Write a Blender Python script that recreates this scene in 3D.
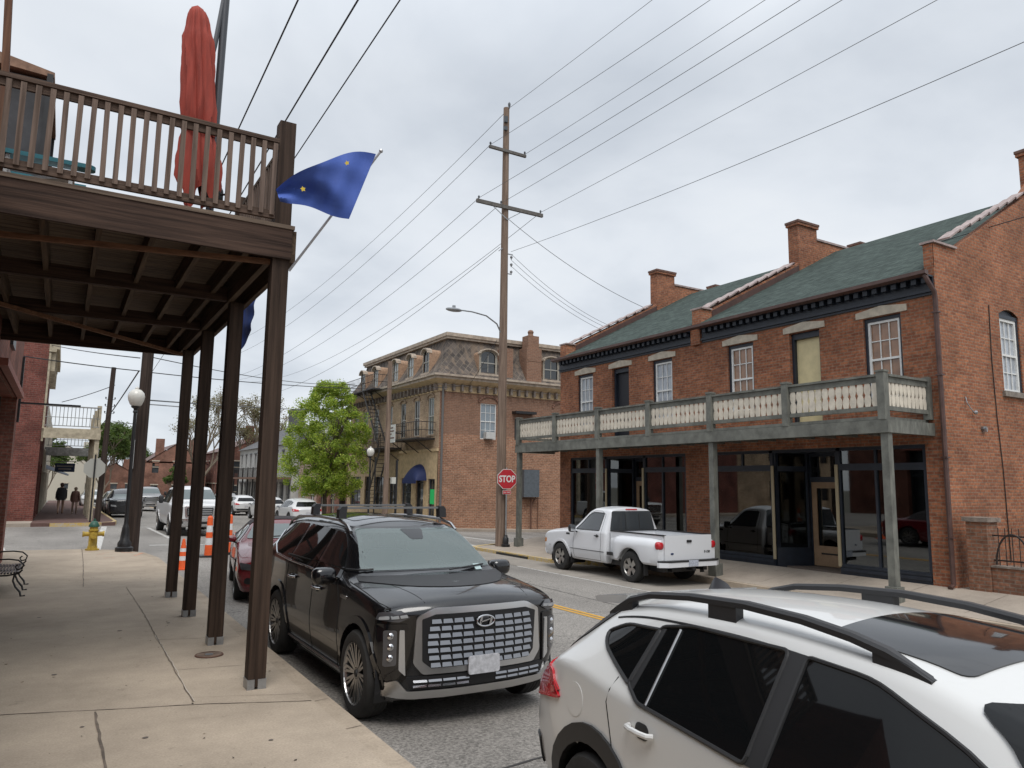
import bpy, bmesh, math, random
import numpy as np
from mathutils import Vector, Matrix
from mathutils.bvhtree import BVHTree
for o in list(bpy.data.objects): bpy.data.objects.remove(o)
S = bpy.context.scene
COL = S.collection
random.seed(7)
R = math.radians
# ------------------------------------------------------------------ camera
CAMH = 1.92
rot = Matrix(((0.8552, -0.0810, -0.5119), (-0.5181, -0.1077, -0.8485), (0.0136, 0.9909, -0.1341)))
rot = rot.to_quaternion().normalized().to_matrix()
cd = bpy.data.cameras.new('camera'); cam = bpy.data.objects.new('camera', cd); COL.objects.link(cam)
cam.matrix_world = Matrix.Translation((0, 0, CAMH)) @ rot.to_4x4()
cd.sensor_width = 36; cd.lens = 36*739.1/1024; cd.clip_end = 3000; cd.clip_start = 0.05
S.camera = cam
# ------------------------------------------------------------------ sky, sun, exposure
SUN_EL, SUN_AZ = R(58), R(200)
w = bpy.data.worlds.new('World'); S.world = w; w.use_nodes = True
nt = w.node_tree; nt.nodes.clear()
def wn(t, **k):
    n = nt.nodes.new(t)
    for a, b in k.items(): setattr(n, a, b)
    return n
out = wn('ShaderNodeOutputWorld'); bg1 = wn('ShaderNodeBackground'); bg2 = wn('ShaderNodeBackground'); mixs = wn('ShaderNodeMixShader')
sky = wn('ShaderNodeTexSky', sky_type='NISHITA'); sky.sun_disc = False; sky.sun_elevation = SUN_EL; sky.sun_rotation = SUN_AZ
nt.links.new(sky.outputs[0], bg1.inputs[0]); bg1.inputs[1].default_value = 0.08
tc = wn('ShaderNodeTexCoord'); sep = wn('ShaderNodeSeparateXYZ'); nt.links.new(tc.outputs['Generated'], sep.inputs[0])
# project the direction on a flat cloud deck so that clouds shrink towards the horizon
add = wn('ShaderNodeMath', operation='ADD'); add.inputs[1].default_value = 0.25
mx = wn('ShaderNodeMath', operation='MAXIMUM'); mx.inputs[1].default_value = 0.0
nt.links.new(sep.outputs[2], mx.inputs[0]); nt.links.new(mx.outputs[0], add.inputs[0])
dx = wn('ShaderNodeMath', operation='DIVIDE'); dy = wn('ShaderNodeMath', operation='DIVIDE')
nt.links.new(sep.outputs[0], dx.inputs[0]); nt.links.new(add.outputs[0], dx.inputs[1])
nt.links.new(sep.outputs[1], dy.inputs[0]); nt.links.new(add.outputs[0], dy.inputs[1])
cmb = wn('ShaderNodeCombineXYZ'); nt.links.new(dx.outputs[0], cmb.inputs[0]); nt.links.new(dy.outputs[0], cmb.inputs[1])
nz = wn('ShaderNodeTexNoise'); nz.inputs['Scale'].default_value = 1.5; nz.inputs['Detail'].default_value = 6; nz.inputs['Roughness'].default_value = 0.5; nz.inputs['Distortion'].default_value = 0.25
nt.links.new(cmb.outputs[0], nz.inputs[0])
cr = wn('ShaderNodeValToRGB'); nt.links.new(nz.outputs[0], cr.inputs[0])
e = cr.color_ramp.elements
e[0].position = 0.30; e[0].color = (0.46, 0.50, 0.555, 1); e[1].position = 0.72; e[1].color = (0.72, 0.745, 0.77, 1)
m = cr.color_ramp.elements.new(0.52); m.color = (0.62, 0.655, 0.70, 1)
gr = wn('ShaderNodeMapRange'); gr.inputs[1].default_value = 0.5; gr.inputs[2].default_value = 1.0; gr.inputs[3].default_value = .98; gr.inputs[4].default_value = 1.75
nt.links.new(sep.outputs[2], gr.inputs[0])
ml = wn('ShaderNodeVectorMath', operation='SCALE'); nt.links.new(cr.outputs[0], ml.inputs[0]); nt.links.new(gr.outputs[0], ml.inputs['Scale'])
nt.links.new(ml.outputs[0], bg2.inputs[0]); bg2.inputs[1].default_value = 1.16
mixs.inputs[0].default_value = 0.92
nt.links.new(bg1.outputs[0], mixs.inputs[1]); nt.links.new(bg2.outputs[0], mixs.inputs[2]); nt.links.new(mixs.outputs[0], out.inputs[0])
sl = bpy.data.lights.new('sun', 'SUN'); sl.energy = 1.7; sl.angle = R(30); sl.color = (1, .97, .93)
so = bpy.data.objects.new('sun', sl); COL.objects.link(so)
sd = Vector((math.sin(SUN_AZ)*math.cos(SUN_EL), math.cos(SUN_AZ)*math.cos(SUN_EL), math.sin(SUN_EL)))
so.rotation_euler = sd.to_track_quat('Z', 'Y').to_euler()
S.view_settings.view_transform = 'Standard'; S.view_settings.look = 'None'; S.view_settings.gamma = 1
S.view_settings.exposure = 0.2; S.view_settings.use_curve_mapping = False
S.render.resolution_x = 1024; S.render.resolution_y = 768

# ------------------------------------------------------------------ helpers
def obj(name, me, parent=None, **props):
    o = bpy.data.objects.new(name, me); COL.objects.link(o)
    if parent: o.parent = parent
    for k, v in props.items(): o[k] = v
    return o
def thing(name, label, cat, loc=(0, 0, 0), rz=0, group=None, me=None):
    o = bpy.data.objects.new(name, me); COL.objects.link(o)
    o.location = loc; o.rotation_euler = (0, 0, rz); o['label'] = label; o['category'] = cat
    if group: o['group'] = group
    return o
def copy_tree(o, parent=None):
    c = o.copy(); COL.objects.link(c); c.parent = parent
    for ch in [k for k in bpy.data.objects if k.parent == o]: copy_tree(ch, c)
    return c
class MB:
    def __init__(s): s.v = []; s.f = []; s.m = []
    def face(s, pts, m=0):
        i = len(s.v); s.v += [tuple(p) for p in pts]; s.f.append(tuple(range(i, i+len(pts)))); s.m.append(m)
    def grid(s, P, m=0, closeu=False):
        n, k = len(P), len(P[0]); i = len(s.v)
        for r in P: s.v += [tuple(p) for p in r]
        for a in range(n-1):
            for b in range(k if closeu else k-1):
                b2 = (b+1) % k
                s.f.append((i+a*k+b, i+a*k+b2, i+(a+1)*k+b2, i+(a+1)*k+b)); s.m.append(m)
    def box(s, a, b, m=0, T=None):
        x0, y0, z0 = a; x1, y1, z1 = b
        V = [Vector(p) for p in ((x0,y0,z0),(x1,y0,z0),(x1,y1,z0),(x0,y1,z0),(x0,y0,z1),(x1,y0,z1),(x1,y1,z1),(x0,y1,z1))]
        if T is not None: V = [T @ p for p in V]
        i = len(s.v); s.v += [tuple(p) for p in V]
        for q in ((0,3,2,1),(4,5,6,7),(0,1,5,4),(1,2,6,5),(2,3,7,6),(3,0,4,7)):
            s.f.append(tuple(i+k for k in q)); s.m.append(m)
    def bar(s, p, q, w, h, m=0, up=(0,0,1)):   # rectangular bar from p to q
        p = Vector(p); q = Vector(q); d = (q-p); L = d.length; d.normalize()
        up = Vector(up)
        if abs(d.dot(up)) > .98: up = Vector((0, 1, 0))
        sx = d.cross(up).normalized(); uz = sx.cross(d).normalized()
        T = Matrix(((sx.x, d.x, uz.x, p.x), (sx.y, d.y, uz.y, p.y), (sx.z, d.z, uz.z, p.z), (0, 0, 0, 1)))
        s.box((-w/2, 0, -h/2), (w/2, L, h/2), m, T)
    def tube(s, pts, r, n=8, m=0, cap=True):
        pts = [Vector(p) for p in pts]; rr = r if isinstance(r, (list, tuple)) else [r]*len(pts)
        rows = []; ref = None
        for i, p in enumerate(pts):
            d = (pts[min(i+1, len(pts)-1)]-pts[max(i-1, 0)]).normalized()
            if ref is None: ref = Vector((0, 0, 1)) if abs(d.z) < .9 else Vector((1, 0, 0))
            a = d.cross(ref).normalized(); b = a.cross(d).normalized(); ref = b
            rows.append([p+(a*math.cos(t)+b*math.sin(t))*rr[i] for t in [2*math.pi*k/n for k in range(n)]])
        s.grid(rows, m, True)
        if cap: s.face(rows[0][::-1], m); s.face(rows[-1], m)
    def lathe(s, prof, c=(0,0,0), axis='z', n=24, m=0):
        c = Vector(c); rows = []
        for r, h in prof:
            row = []
            for k in range(n):
                t = 2*math.pi*k/n; a, b = r*math.cos(t), r*math.sin(t)
                row.append(c+(Vector((a, b, h)) if axis == 'z' else Vector((h, a, b)) if axis == 'x' else Vector((b, h, a))))
            rows.append(row)
        s.grid(rows, m, True)
    def prism(s, poly, h0, h1, axis='z', m=0):   # poly in the two other axes
        def P(a, b, h): return (a, b, h) if axis == 'z' else (h, a, b) if axis == 'x' else (a, h, b)
        n = len(poly); A = [P(a, b, h0) for a, b in poly]; B = [P(a, b, h1) for a, b in poly]
        s.face(A[::-1], m); s.face(B, m)
        for i in range(n): s.face([A[i], A[(i+1) % n], B[(i+1) % n], B[i]], m)
    def sph(s, c, r, n=12, m=0, sc=(1, 1, 1)):
        rows = []
        for i in range(n//2+1):
            a = math.pi*i/(n//2)
            rows.append([(c[0]+r*sc[0]*math.sin(a)*math.cos(t), c[1]+r*sc[1]*math.sin(a)*math.sin(t), c[2]+r*sc[2]*math.cos(a)) for t in [2*math.pi*k/n for k in range(n)]])
        s.grid(rows, m, True)
    def mesh(s, name, mats, smooth=False, merge=True):
        me = bpy.data.meshes.new(name); me.from_pydata(s.v, [], s.f)
        for mt in (mats if isinstance(mats, (list, tuple)) else [mats]): me.materials.append(mt)
        me.polygons.foreach_set('material_index', s.m)
        bm = bmesh.new(); bm.from_mesh(me)
        if merge: bmesh.ops.remove_doubles(bm, verts=bm.verts, dist=1e-5)
        bmesh.ops.recalc_face_normals(bm, faces=bm.faces)
        bm.to_mesh(me); bm.free()
        if smooth:
            me.polygons.foreach_set('use_smooth', [True]*len(me.polygons))
            try: me.set_sharp_from_angle(angle=R(38))
            except Exception: pass
        me.update(); return me
    def build(s, name, mats, parent=None, smooth=False, **props):
        return obj(name, s.mesh(name, mats, smooth), parent, **props)
def build_each(mb, name, mats, parent=None, smooth=False):
    """one object for every loose piece gathered in mb"""
    key = {}; par = list(range(len(mb.v)))
    def find(i):
        while par[i] != i: par[i] = par[par[i]]; i = par[i]
        return i
    for i, v in enumerate(mb.v):
        k = (round(v[0], 4), round(v[1], 4), round(v[2], 4))
        if k in key: par[find(i)] = find(key[k])
        else: key[k] = i
    for f in mb.f:
        for q in f[1:]: par[find(q)] = find(f[0])
    groups = {}
    for f, m_ in zip(mb.f, mb.m): groups.setdefault(find(f[0]), []).append((f, m_))
    out = []
    for g in groups.values():
        k = MB()
        for f, m_ in g: k.face([mb.v[q] for q in f], m_)
        out.append(k.build(name, mats, parent, smooth))
    return out
def struct(o): o['kind'] = 'structure'; return o

# ------------------------------------------------------------------ materials
MATS = {}
def mat(name, col=(.5, .5, .5), rough=.6, metal=0, spec=.5, noise=0, nscale=8, bump=0, bscale=40, coat=0, col2=None, stretch=None, alpha=1, detail=6, emit=0, band=(.35,.65)):
    if name in MATS: return MATS[name]
    m = bpy.data.materials.new(name); m.use_nodes = True; nt = m.node_tree; b = nt.nodes['Principled BSDF']
    b.inputs['Base Color'].default_value = (*col, 1); b.inputs['Roughness'].default_value = rough; b.inputs['Metallic'].default_value = metal
    b.inputs['Specular IOR Level'].default_value = spec
    if coat: b.inputs['Coat Weight'].default_value = coat*.8; b.inputs['Coat Roughness'].default_value = .03; b.inputs['Specular IOR Level'].default_value = min(spec, .4)
    if emit: b.inputs['Emission Color'].default_value = (*col, 1); b.inputs['Emission Strength'].default_value = emit
    tc = nt.nodes.new('ShaderNodeTexCoord'); mp = nt.nodes.new('ShaderNodeMapping'); nt.links.new(tc.outputs['Object'], mp.inputs[0])
    if stretch: mp.inputs['Scale'].default_value = stretch
    if noise or col2:
        n = nt.nodes.new('ShaderNodeTexNoise'); n.inputs['Scale'].default_value = nscale; n.inputs['Detail'].default_value = detail; n.inputs['Roughness'].default_value = .62
        nt.links.new(mp.outputs[0], n.inputs[0])
        r = nt.nodes.new('ShaderNodeValToRGB'); nt.links.new(n.outputs[0], r.inputs[0])
        c2 = col2 if col2 else tuple(c*(1-noise) for c in col)
        c1 = col if col2 else tuple(min(1, c*(1+noise*.6)) for c in col)
        r.color_ramp.elements[0].position = band[0]; r.color_ramp.elements[1].position = band[1]
        r.color_ramp.elements[0].color = (*c2, 1); r.color_ramp.elements[1].color = (*c1, 1)
        nt.links.new(r.outputs[0], b.inputs['Base Color'])
    if bump:
        n2 = nt.nodes.new('ShaderNodeTexNoise'); n2.inputs['Scale'].default_value = bscale; n2.inputs['Detail'].default_value = 5
        nt.links.new(mp.outputs[0], n2.inputs[0])
        bp = nt.nodes.new('ShaderNodeBump'); bp.inputs['Strength'].default_value = bump; bp.inputs['Distance'].default_value = .02
        nt.links.new(n2.outputs[0], bp.inputs['Height']); nt.links.new(bp.outputs[0], b.inputs['Normal'])
    MATS[name] = m; return m
def wall_uv(nt):
    """(u,v) on upright walls whichever way they face, in metres"""
    tc = nt.nodes.new('ShaderNodeTexCoord'); sp = nt.nodes.new('ShaderNodeSeparateXYZ'); nt.links.new(tc.outputs['Object'], sp.inputs[0])
    g = nt.nodes.new('ShaderNodeNewGeometry'); sn = nt.nodes.new('ShaderNodeSeparateXYZ'); nt.links.new(g.outputs['Normal'], sn.inputs[0])
    ab = nt.nodes.new('ShaderNodeMath'); ab.operation = 'ABSOLUTE'; nt.links.new(sn.outputs[0], ab.inputs[0])
    gt = nt.nodes.new('ShaderNodeMath'); gt.operation = 'GREATER_THAN'; gt.inputs[1].default_value = .6; nt.links.new(ab.outputs[0], gt.inputs[0])
    mixf = nt.nodes.new('ShaderNodeMix'); mixf.data_type = 'FLOAT'
    nt.links.new(gt.outputs[0], mixf.inputs[0]); nt.links.new(sp.outputs[0], mixf.inputs[2]); nt.links.new(sp.outputs[1], mixf.inputs[3])
    cb = nt.nodes.new('ShaderNodeCombineXYZ'); nt.links.new(mixf.outputs[0], cb.inputs[0]); nt.links.new(sp.outputs[2], cb.inputs[1])
    return cb.outputs[0], tc
def brick(name, c1, c2, mortar, bw=.215, bh=.075, ms=.011, var=.45, dirt=.35, soot=None, grime=(.05,.04,.035)):
    if name in MATS: return MATS[name]
    m = bpy.data.materials.new(name); m.use_nodes = True; nt = m.node_tree; b = nt.nodes['Principled BSDF']; L = nt.links
    uv, tc = wall_uv(nt)
    bt = nt.nodes.new('ShaderNodeTexBrick'); L.new(uv, bt.inputs['Vector'])
    bt.inputs['Color1'].default_value = (*c1, 1); bt.inputs['Color2'].default_value = (*c2, 1); bt.inputs['Mortar'].default_value = (*mortar, 1)
    bt.inputs['Scale'].default_value = 1; bt.inputs['Brick Width'].default_value = bw; bt.inputs['Row Height'].default_value = bh; bt.inputs['Mortar Size'].default_value = ms; bt.inputs['Mortar Smooth'].default_value = .3; bt.inputs['Bias'].default_value = -.1
    n = nt.nodes.new('ShaderNodeTexNoise'); n.inputs['Scale'].default_value = .8; n.inputs['Detail'].default_value = 8; n.inputs['Roughness'].default_value = .65; L.new(tc.outputs['Object'], n.inputs[0])
    mr = nt.nodes.new('ShaderNodeMapRange'); mr.inputs[1].default_value = .35; mr.inputs[2].default_value = .7; mr.inputs[3].default_value = 1-var; mr.inputs[4].default_value = 1+var*.5
    L.new(n.outputs[0], mr.inputs[0])
    n3 = nt.nodes.new('ShaderNodeTexNoise'); n3.inputs['Scale'].default_value = 14; n3.inputs['Detail'].default_value = 3; L.new(tc.outputs['Object'], n3.inputs[0])
    mr3 = nt.nodes.new('ShaderNodeMapRange'); mr3.inputs[1].default_value = .3; mr3.inputs[2].default_value = .7; mr3.inputs[3].default_value = .72; mr3.inputs[4].default_value = 1.25
    L.new(n3.outputs[0], mr3.inputs[0])
    mm = nt.nodes.new('ShaderNodeMath'); mm.operation = 'MULTIPLY'; L.new(mr.outputs[0], mm.inputs[0]); L.new(mr3.outputs[0], mm.inputs[1])
    sc = nt.nodes.new('ShaderNodeVectorMath'); sc.operation = 'SCALE'; L.new(bt.outputs['Color'], sc.inputs[0]); L.new(mm.outputs[0], sc.inputs['Scale'])
    # grime patches
    n2 = nt.nodes.new('ShaderNodeTexNoise'); n2.inputs['Scale'].default_value = .35; n2.inputs['Detail'].default_value = 9; n2.inputs['Roughness'].default_value = .7; L.new(tc.outputs['Object'], n2.inputs[0])
    mr2 = nt.nodes.new('ShaderNodeMapRange'); mr2.inputs[1].default_value = .48; mr2.inputs[2].default_value = .75; mr2.inputs[3].default_value = 0; mr2.inputs[4].default_value = dirt; L.new(n2.outputs[0], mr2.inputs[0])
    fac = mr2.outputs[0]
    if soot:   # weathered band between heights soot=(z0,z1)
        sp = nt.nodes.new('ShaderNodeSeparateXYZ'); L.new(tc.outputs['Object'], sp.inputs[0])
        a = nt.nodes.new('ShaderNodeMapRange'); a.inputs[1].default_value = soot[0]; a.inputs[2].default_value = soot[0]+.05; a.inputs[3].default_value = 0; a.inputs[4].default_value = soot[1]; L.new(sp.outputs[2], a.inputs[0])
        q = nt.nodes.new('ShaderNodeMath'); q.operation = 'MULTIPLY_ADD'; L.new(n.outputs[0], q.inputs[0]); q.inputs[1].default_value = 1.4; q.inputs[2].default_value = -.1
        q2 = nt.nodes.new('ShaderNodeMath'); q2.operation = 'MULTIPLY'; q2.use_clamp = True; L.new(q.outputs[0], q2.inputs[0]); L.new(a.outputs[0], q2.inputs[1])
        q3 = nt.nodes.new('ShaderNodeMath'); q3.operation = 'MAXIMUM'; L.new(q2.outputs[0], q3.inputs[0]); L.new(mr2.outputs[0], q3.inputs[1]); fac = q3.outputs[0]
    mx = nt.nodes.new('ShaderNodeMix'); mx.data_type = 'RGBA'; L.new(fac, mx.inputs[0]); L.new(sc.outputs[0], mx.inputs[6]); mx.inputs[7].default_value = (*grime, 1)
    L.new(mx.outputs[2], b.inputs['Base Color']); b.inputs['Roughness'].default_value = .85; b.inputs['Specular IOR Level'].default_value = .25
    bp = nt.nodes.new('ShaderNodeBump'); bp.inputs['Strength'].default_value = .5; bp.inputs['Distance'].default_value = .008; bp.invert = True
    L.new(bt.outputs['Fac'], bp.inputs['Height']); L.new(bp.outputs[0], b.inputs['Normal'])
    MATS[name] = m; return m
def wood(name, c1, c2, axis='y', rough=.8, sc=3.0, peel=None, spec=.2):
    if name in MATS: return MATS[name]
    st = {'x': (.35, 9, 9), 'y': (9, .35, 9), 'z': (9, 9, .35)}[axis]
    m = mat(name, c1, rough, col2=c2, nscale=sc, stretch=st, bump=.25, bscale=sc*2, spec=spec)
    return m
def glass(name, tint=(.55, .6, .6), trans=.75, rough=.02):
    """window glass: see-through with a mirror share that grows at grazing angles"""
    if name in MATS: return MATS[name]
    m = bpy.data.materials.new(name); m.use_nodes = True; nt = m.node_tree; nt.nodes.clear(); L = nt.links
    o = nt.nodes.new('ShaderNodeOutputMaterial'); g = nt.nodes.new('ShaderNodeBsdfGlossy'); g.inputs['Roughness'].default_value = rough; g.inputs[0].default_value = (.9, .93, .93, 1)
    t = nt.nodes.new('ShaderNodeBsdfTransparent'); t.inputs[0].default_value = (*[trans*c for c in tint], 1)
    f = nt.nodes.new('ShaderNodeFresnel'); f.inputs[0].default_value = 2.1
    mx = nt.nodes.new('ShaderNodeMixShader'); L.new(f.outputs[0], mx.inputs[0]); L.new(t.outputs[0], mx.inputs[1]); L.new(g.outputs[0], mx.inputs[2]); L.new(mx.outputs[0], o.inputs[0])
    MATS[name] = m; return m
BRICK_R = brick('brick_orange', (.375, .143, .072), (.225, .080, .046), (.27, .175, .12), dirt=.25, var=.32)
BRICK_S = brick('brick_side', (.40, .158, .080), (.25, .092, .052), (.29, .19, .13), dirt=.25, var=.32)
BRICK_M = brick('brick_mansard_side', (.37, .185, .112), (.25, .118, .074), (.36, .26, .185), bw=.3, bh=.10, ms=.016, dirt=.3, var=.22, soot=(4.75, .8), grime=(.16, .10, .075))
BRICK_T = brick('brick_tan', (.52, .38, .25), (.40, .27, .18), (.40, .31, .22), dirt=.3, grime=(.12, .09, .07))
BRICK_L = brick('brick_red_old', (.22, .072, .055), (.145, .046, .038), (.19, .10, .08), bw=.3, bh=.1, ms=.016)
BRICK_N = brick('brick_near', (.27, .10, .07), (.2, .07, .05), (.22, .13, .1))
WD = wood('deck_wood_x', (.085, .052, .038), (.028, .017, .013), 'x'); WDB = wood('deck_boards', (.20, .15, .11), (.09, .065, .05), 'x')
WDZ = wood('deck_wood_z', (.072, .047, .034), (.028, .018, .013), 'z', sc=2)
WDY = wood('deck_wood_y', (.13, .088, .056), (.055, .037, .025), 'y')
RAILW = wood('rail_wood', (.20, .145, .115), (.09, .064, .05), 'z', sc=4)
RAILX = wood('rail_wood_x', (.13, .088, .066), (.055, .037, .028), 'x', sc=4)
BRACE = wood('brace_wood', (.22, .115, .065), (.13, .065, .038), 'x')
POLEW = wood('pole_wood', (.26, .19, .145), (.13, .09, .068), 'z', sc=2.2)
POLED = wood('pole_wood_dark', (.060, .042, .034), (.028, .020, .017), 'z', sc=2.2)
GREEN = mat('porch_green', (.150, .152, .132), .75, noise=.35, nscale=3, bump=.1, stretch=(3, 1, 1))
CREAMP = mat('baluster_cream', (.64, .58, .48), .7, noise=.18, nscale=5)
NAVY = mat('navy_paint', (.016, .022, .034), .45, noise=.25, nscale=6)
STONE = mat('lintel_stone', (.52, .46, .37), .85, noise=.18, nscale=6, bump=.1)
COPE = mat('coping_tile', (.36, .28, .26), .55, noise=.35, nscale=5)
BRN = mat('gutter_brown', (.085, .045, .037), .45, noise=.25, nscale=4)
WHITEF = mat('white_frame', (.74, .74, .72), .55, noise=.08, nscale=6)
CONC = mat('concrete', (.335, .275, .215), .88, noise=.2, nscale=1.3, bump=.12, bscale=90, detail=12, spec=.2, band=(.2,.8))
def shingles(name, c1, c2, c3=None, bw=.32, bh=.14):
    m = bpy.data.materials.new(name); m.use_nodes = True; nt = m.node_tree; b = nt.nodes['Principled BSDF']; L = nt.links
    tc = nt.nodes.new('ShaderNodeTexCoord'); sp = nt.nodes.new('ShaderNodeSeparateXYZ'); L.new(tc.outputs['Object'], sp.inputs[0])
    cb = nt.nodes.new('ShaderNodeCombineXYZ'); L.new(sp.outputs[1], cb.inputs[0]); L.new(sp.outputs[0], cb.inputs[1])
    bt = nt.nodes.new('ShaderNodeTexBrick'); L.new(cb.outputs[0], bt.inputs['Vector']); bt.inputs['Scale'].default_value = 1
    bt.inputs['Color1'].default_value = (*c1, 1); bt.inputs['Color2'].default_value = (*c2, 1); bt.inputs['Mortar'].default_value = (*[c*.6 for c in c2], 1)
    bt.inputs['Brick Width'].default_value = bw; bt.inputs['Row Height'].default_value = bh; bt.inputs['Mortar Size'].default_value = .008
    n = nt.nodes.new('ShaderNodeTexNoise'); n.inputs['Scale'].default_value = 5; n.inputs['Detail'].default_value = 8; L.new(tc.outputs['Object'], n.inputs[0])
    mr = nt.nodes.new('ShaderNodeMapRange'); mr.inputs[1].default_value = .3; mr.inputs[2].default_value = .7; mr.inputs[3].default_value = .7; mr.inputs[4].default_value = 1.3; L.new(n.outputs[0], mr.inputs[0])
    sc = nt.nodes.new('ShaderNodeVectorMath'); sc.operation = 'SCALE'; L.new(bt.outputs[0], sc.inputs[0]); L.new(mr.outputs[0], sc.inputs['Scale'])
    L.new(sc.outputs[0], b.inputs['Base Color']); b.inputs['Roughness'].default_value = .9; b.inputs['Specular IOR Level'].default_value = .2
    MATS[name] = m; return m
SHIN = shingles('green_shingles', (.064, .086, .076), (.038, .053, .047))
DARKIN = mat('dark_interior', (.06, .055, .05), .9)
BLACKM = mat('black_metal', (.012, .012, .013), .4, noise=.3, nscale=9)
GALV = mat('galvanised', (.35, .36, .37), .4, metal=.7, noise=.2)
PANE_D = mat('pane_dark', (.025, .028, .03), .04, spec=.9)
# ------------------------------------------------------------------ terrain
def lerp(a, b, t): return a+(b-a)*t
def sstep(t): t = max(0, min(1, t)); return t*t*(3-2*t)
def zroad(x, y):
    z = lerp(-.18, -.48, sstep((x-2.2)/9.8))
    if x > 13: z -= .03*(min(x, 45)-13)
    z -= .0088*max(0, min(y, 120)-27)
    return z
def road_mat():
    m = bpy.data.materials.new('asphalt_worn'); m.use_nodes = True; nt = m.node_tree; b = nt.nodes['Principled BSDF']; L = nt.links
    tc = nt.nodes.new('ShaderNodeTexCoord')
    n = nt.nodes.new('ShaderNodeTexNoise'); n.inputs['Scale'].default_value = 34; n.inputs['Detail'].default_value = 3; n.inputs['Roughness'].default_value = .8; L.new(tc.outputs['Object'], n.inputs[0])
    r = nt.nodes.new('ShaderNodeValToRGB'); L.new(n.outputs[0], r.inputs[0]); e = r.color_ramp.elements
    e[0].position = .36; e[0].color = (.125, .116, .105, 1); e[1].position = .66; e[1].color = (.35, .325, .295, 1)
    n2 = nt.nodes.new('ShaderNodeTexNoise'); n2.inputs['Scale'].default_value = .5; n2.inputs['Detail'].default_value = 8; mp = nt.nodes.new('ShaderNodeMapping'); mp.inputs['Scale'].default_value = (1, .3, 1); L.new(tc.outputs['Object'], mp.inputs[0]); L.new(mp.outputs[0], n2.inputs[0])
    mr = nt.nodes.new('ShaderNodeMapRange'); mr.inputs[1].default_value = .3; mr.inputs[2].default_value = .7; mr.inputs[3].default_value = .75; mr.inputs[4].default_value = 1.22; L.new(n2.outputs[0], mr.inputs[0])
    # cracks
    v = nt.nodes.new('ShaderNodeTexVoronoi'); v.feature = 'DISTANCE_TO_EDGE'; v.inputs['Scale'].default_value = .32
    nn = nt.nodes.new('ShaderNodeTexNoise'); nn.inputs['Scale'].default_value = 1.5; nn.inputs['Detail'].default_value = 5; L.new(tc.outputs['Object'], nn.inputs[0])
    ad = nt.nodes.new('ShaderNodeVectorMath'); ad.operation = 'ADD'; L.new(tc.outputs['Object'], ad.inputs[0]); L.new(nn.outputs[1], ad.inputs[1]); L.new(ad.outputs[0], v.inputs['Vector'])
    ck = nt.nodes.new('ShaderNodeMapRange'); ck.inputs[1].default_value = 0; ck.inputs[2].default_value = .006; ck.inputs[3].default_value = .45; ck.inputs[4].default_value = 1; L.new(v.outputs['Distance'], ck.inputs[0])
    mm = nt.nodes.new('ShaderNodeMath'); mm.operation = 'MULTIPLY'; L.new(mr.outputs[0], mm.inputs[0]); L.new(ck.outputs[0], mm.inputs[1])
    sc = nt.nodes.new('ShaderNodeVectorMath'); sc.operation = 'SCALE'; L.new(r.outputs[0], sc.inputs[0]); L.new(mm.outputs[0], sc.inputs['Scale'])
    L.new(sc.outputs[0], b.inputs['Base Color']); b.inputs['Roughness'].default_value = .85; b.inputs['Specular IOR Level'].default_value = .3
    bp = nt.nodes.new('ShaderNodeBump'); bp.inputs['Strength'].default_value = .4; bp.inputs['Distance'].default_value = .01; L.new(n.outputs[0], bp.inputs['Height']); L.new(bp.outputs[0], b.inputs['Normal'])
    return m
ROAD = road_mat()
def linspc(a, b, n): return [a+(b-a)*i/(n-1) for i in range(n)]
mb = MB()
xs = sorted(set([round(v, 3) for v in linspc(-30, 1.8, 12)+linspc(2, 14, 25)+linspc(16, 60, 20)])); ys = linspc(-40, 130, 171)
mb.grid([[(x, y, zroad(x, y)) for y in ys] for x in xs]); struct(mb.build('road', ROAD, smooth=True))
mb = MB(); mb.face([(-1500, -1500, -3.2), (1500, -1500, -3.2), (1500, 1500, -3.2), (-1500, 1500, -3.2)])
struct(mb.build('terrain', mat('dirt_grass', (.15, .135, .11), .95, col2=(.10, .10, .07), nscale=.05)))
def slab(name, poly_x, y0, y1, zf, m, thick=.5, ny=40):
    """strip between x0..x1 columns following height function zf(x,y); skirts down"""
    mb = MB(); Y = linspc(y0, y1, ny); X = poly_x
    mb.grid([[(x, y, zf(x, y)) for y in Y] for x in X])
    for x in (X[0], X[-1]): mb.grid([[(x, y, zf(x, y)) for y in Y], [(x, y, zf(x, y)-thick) for y in Y]])
    for y in (Y[0], Y[-1]): mb.grid([[(x, y, zf(x, y)) for x in X], [(x, y, zf(x, y)-thick) for x in X]])
    return struct(mb.build(name, m))
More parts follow.
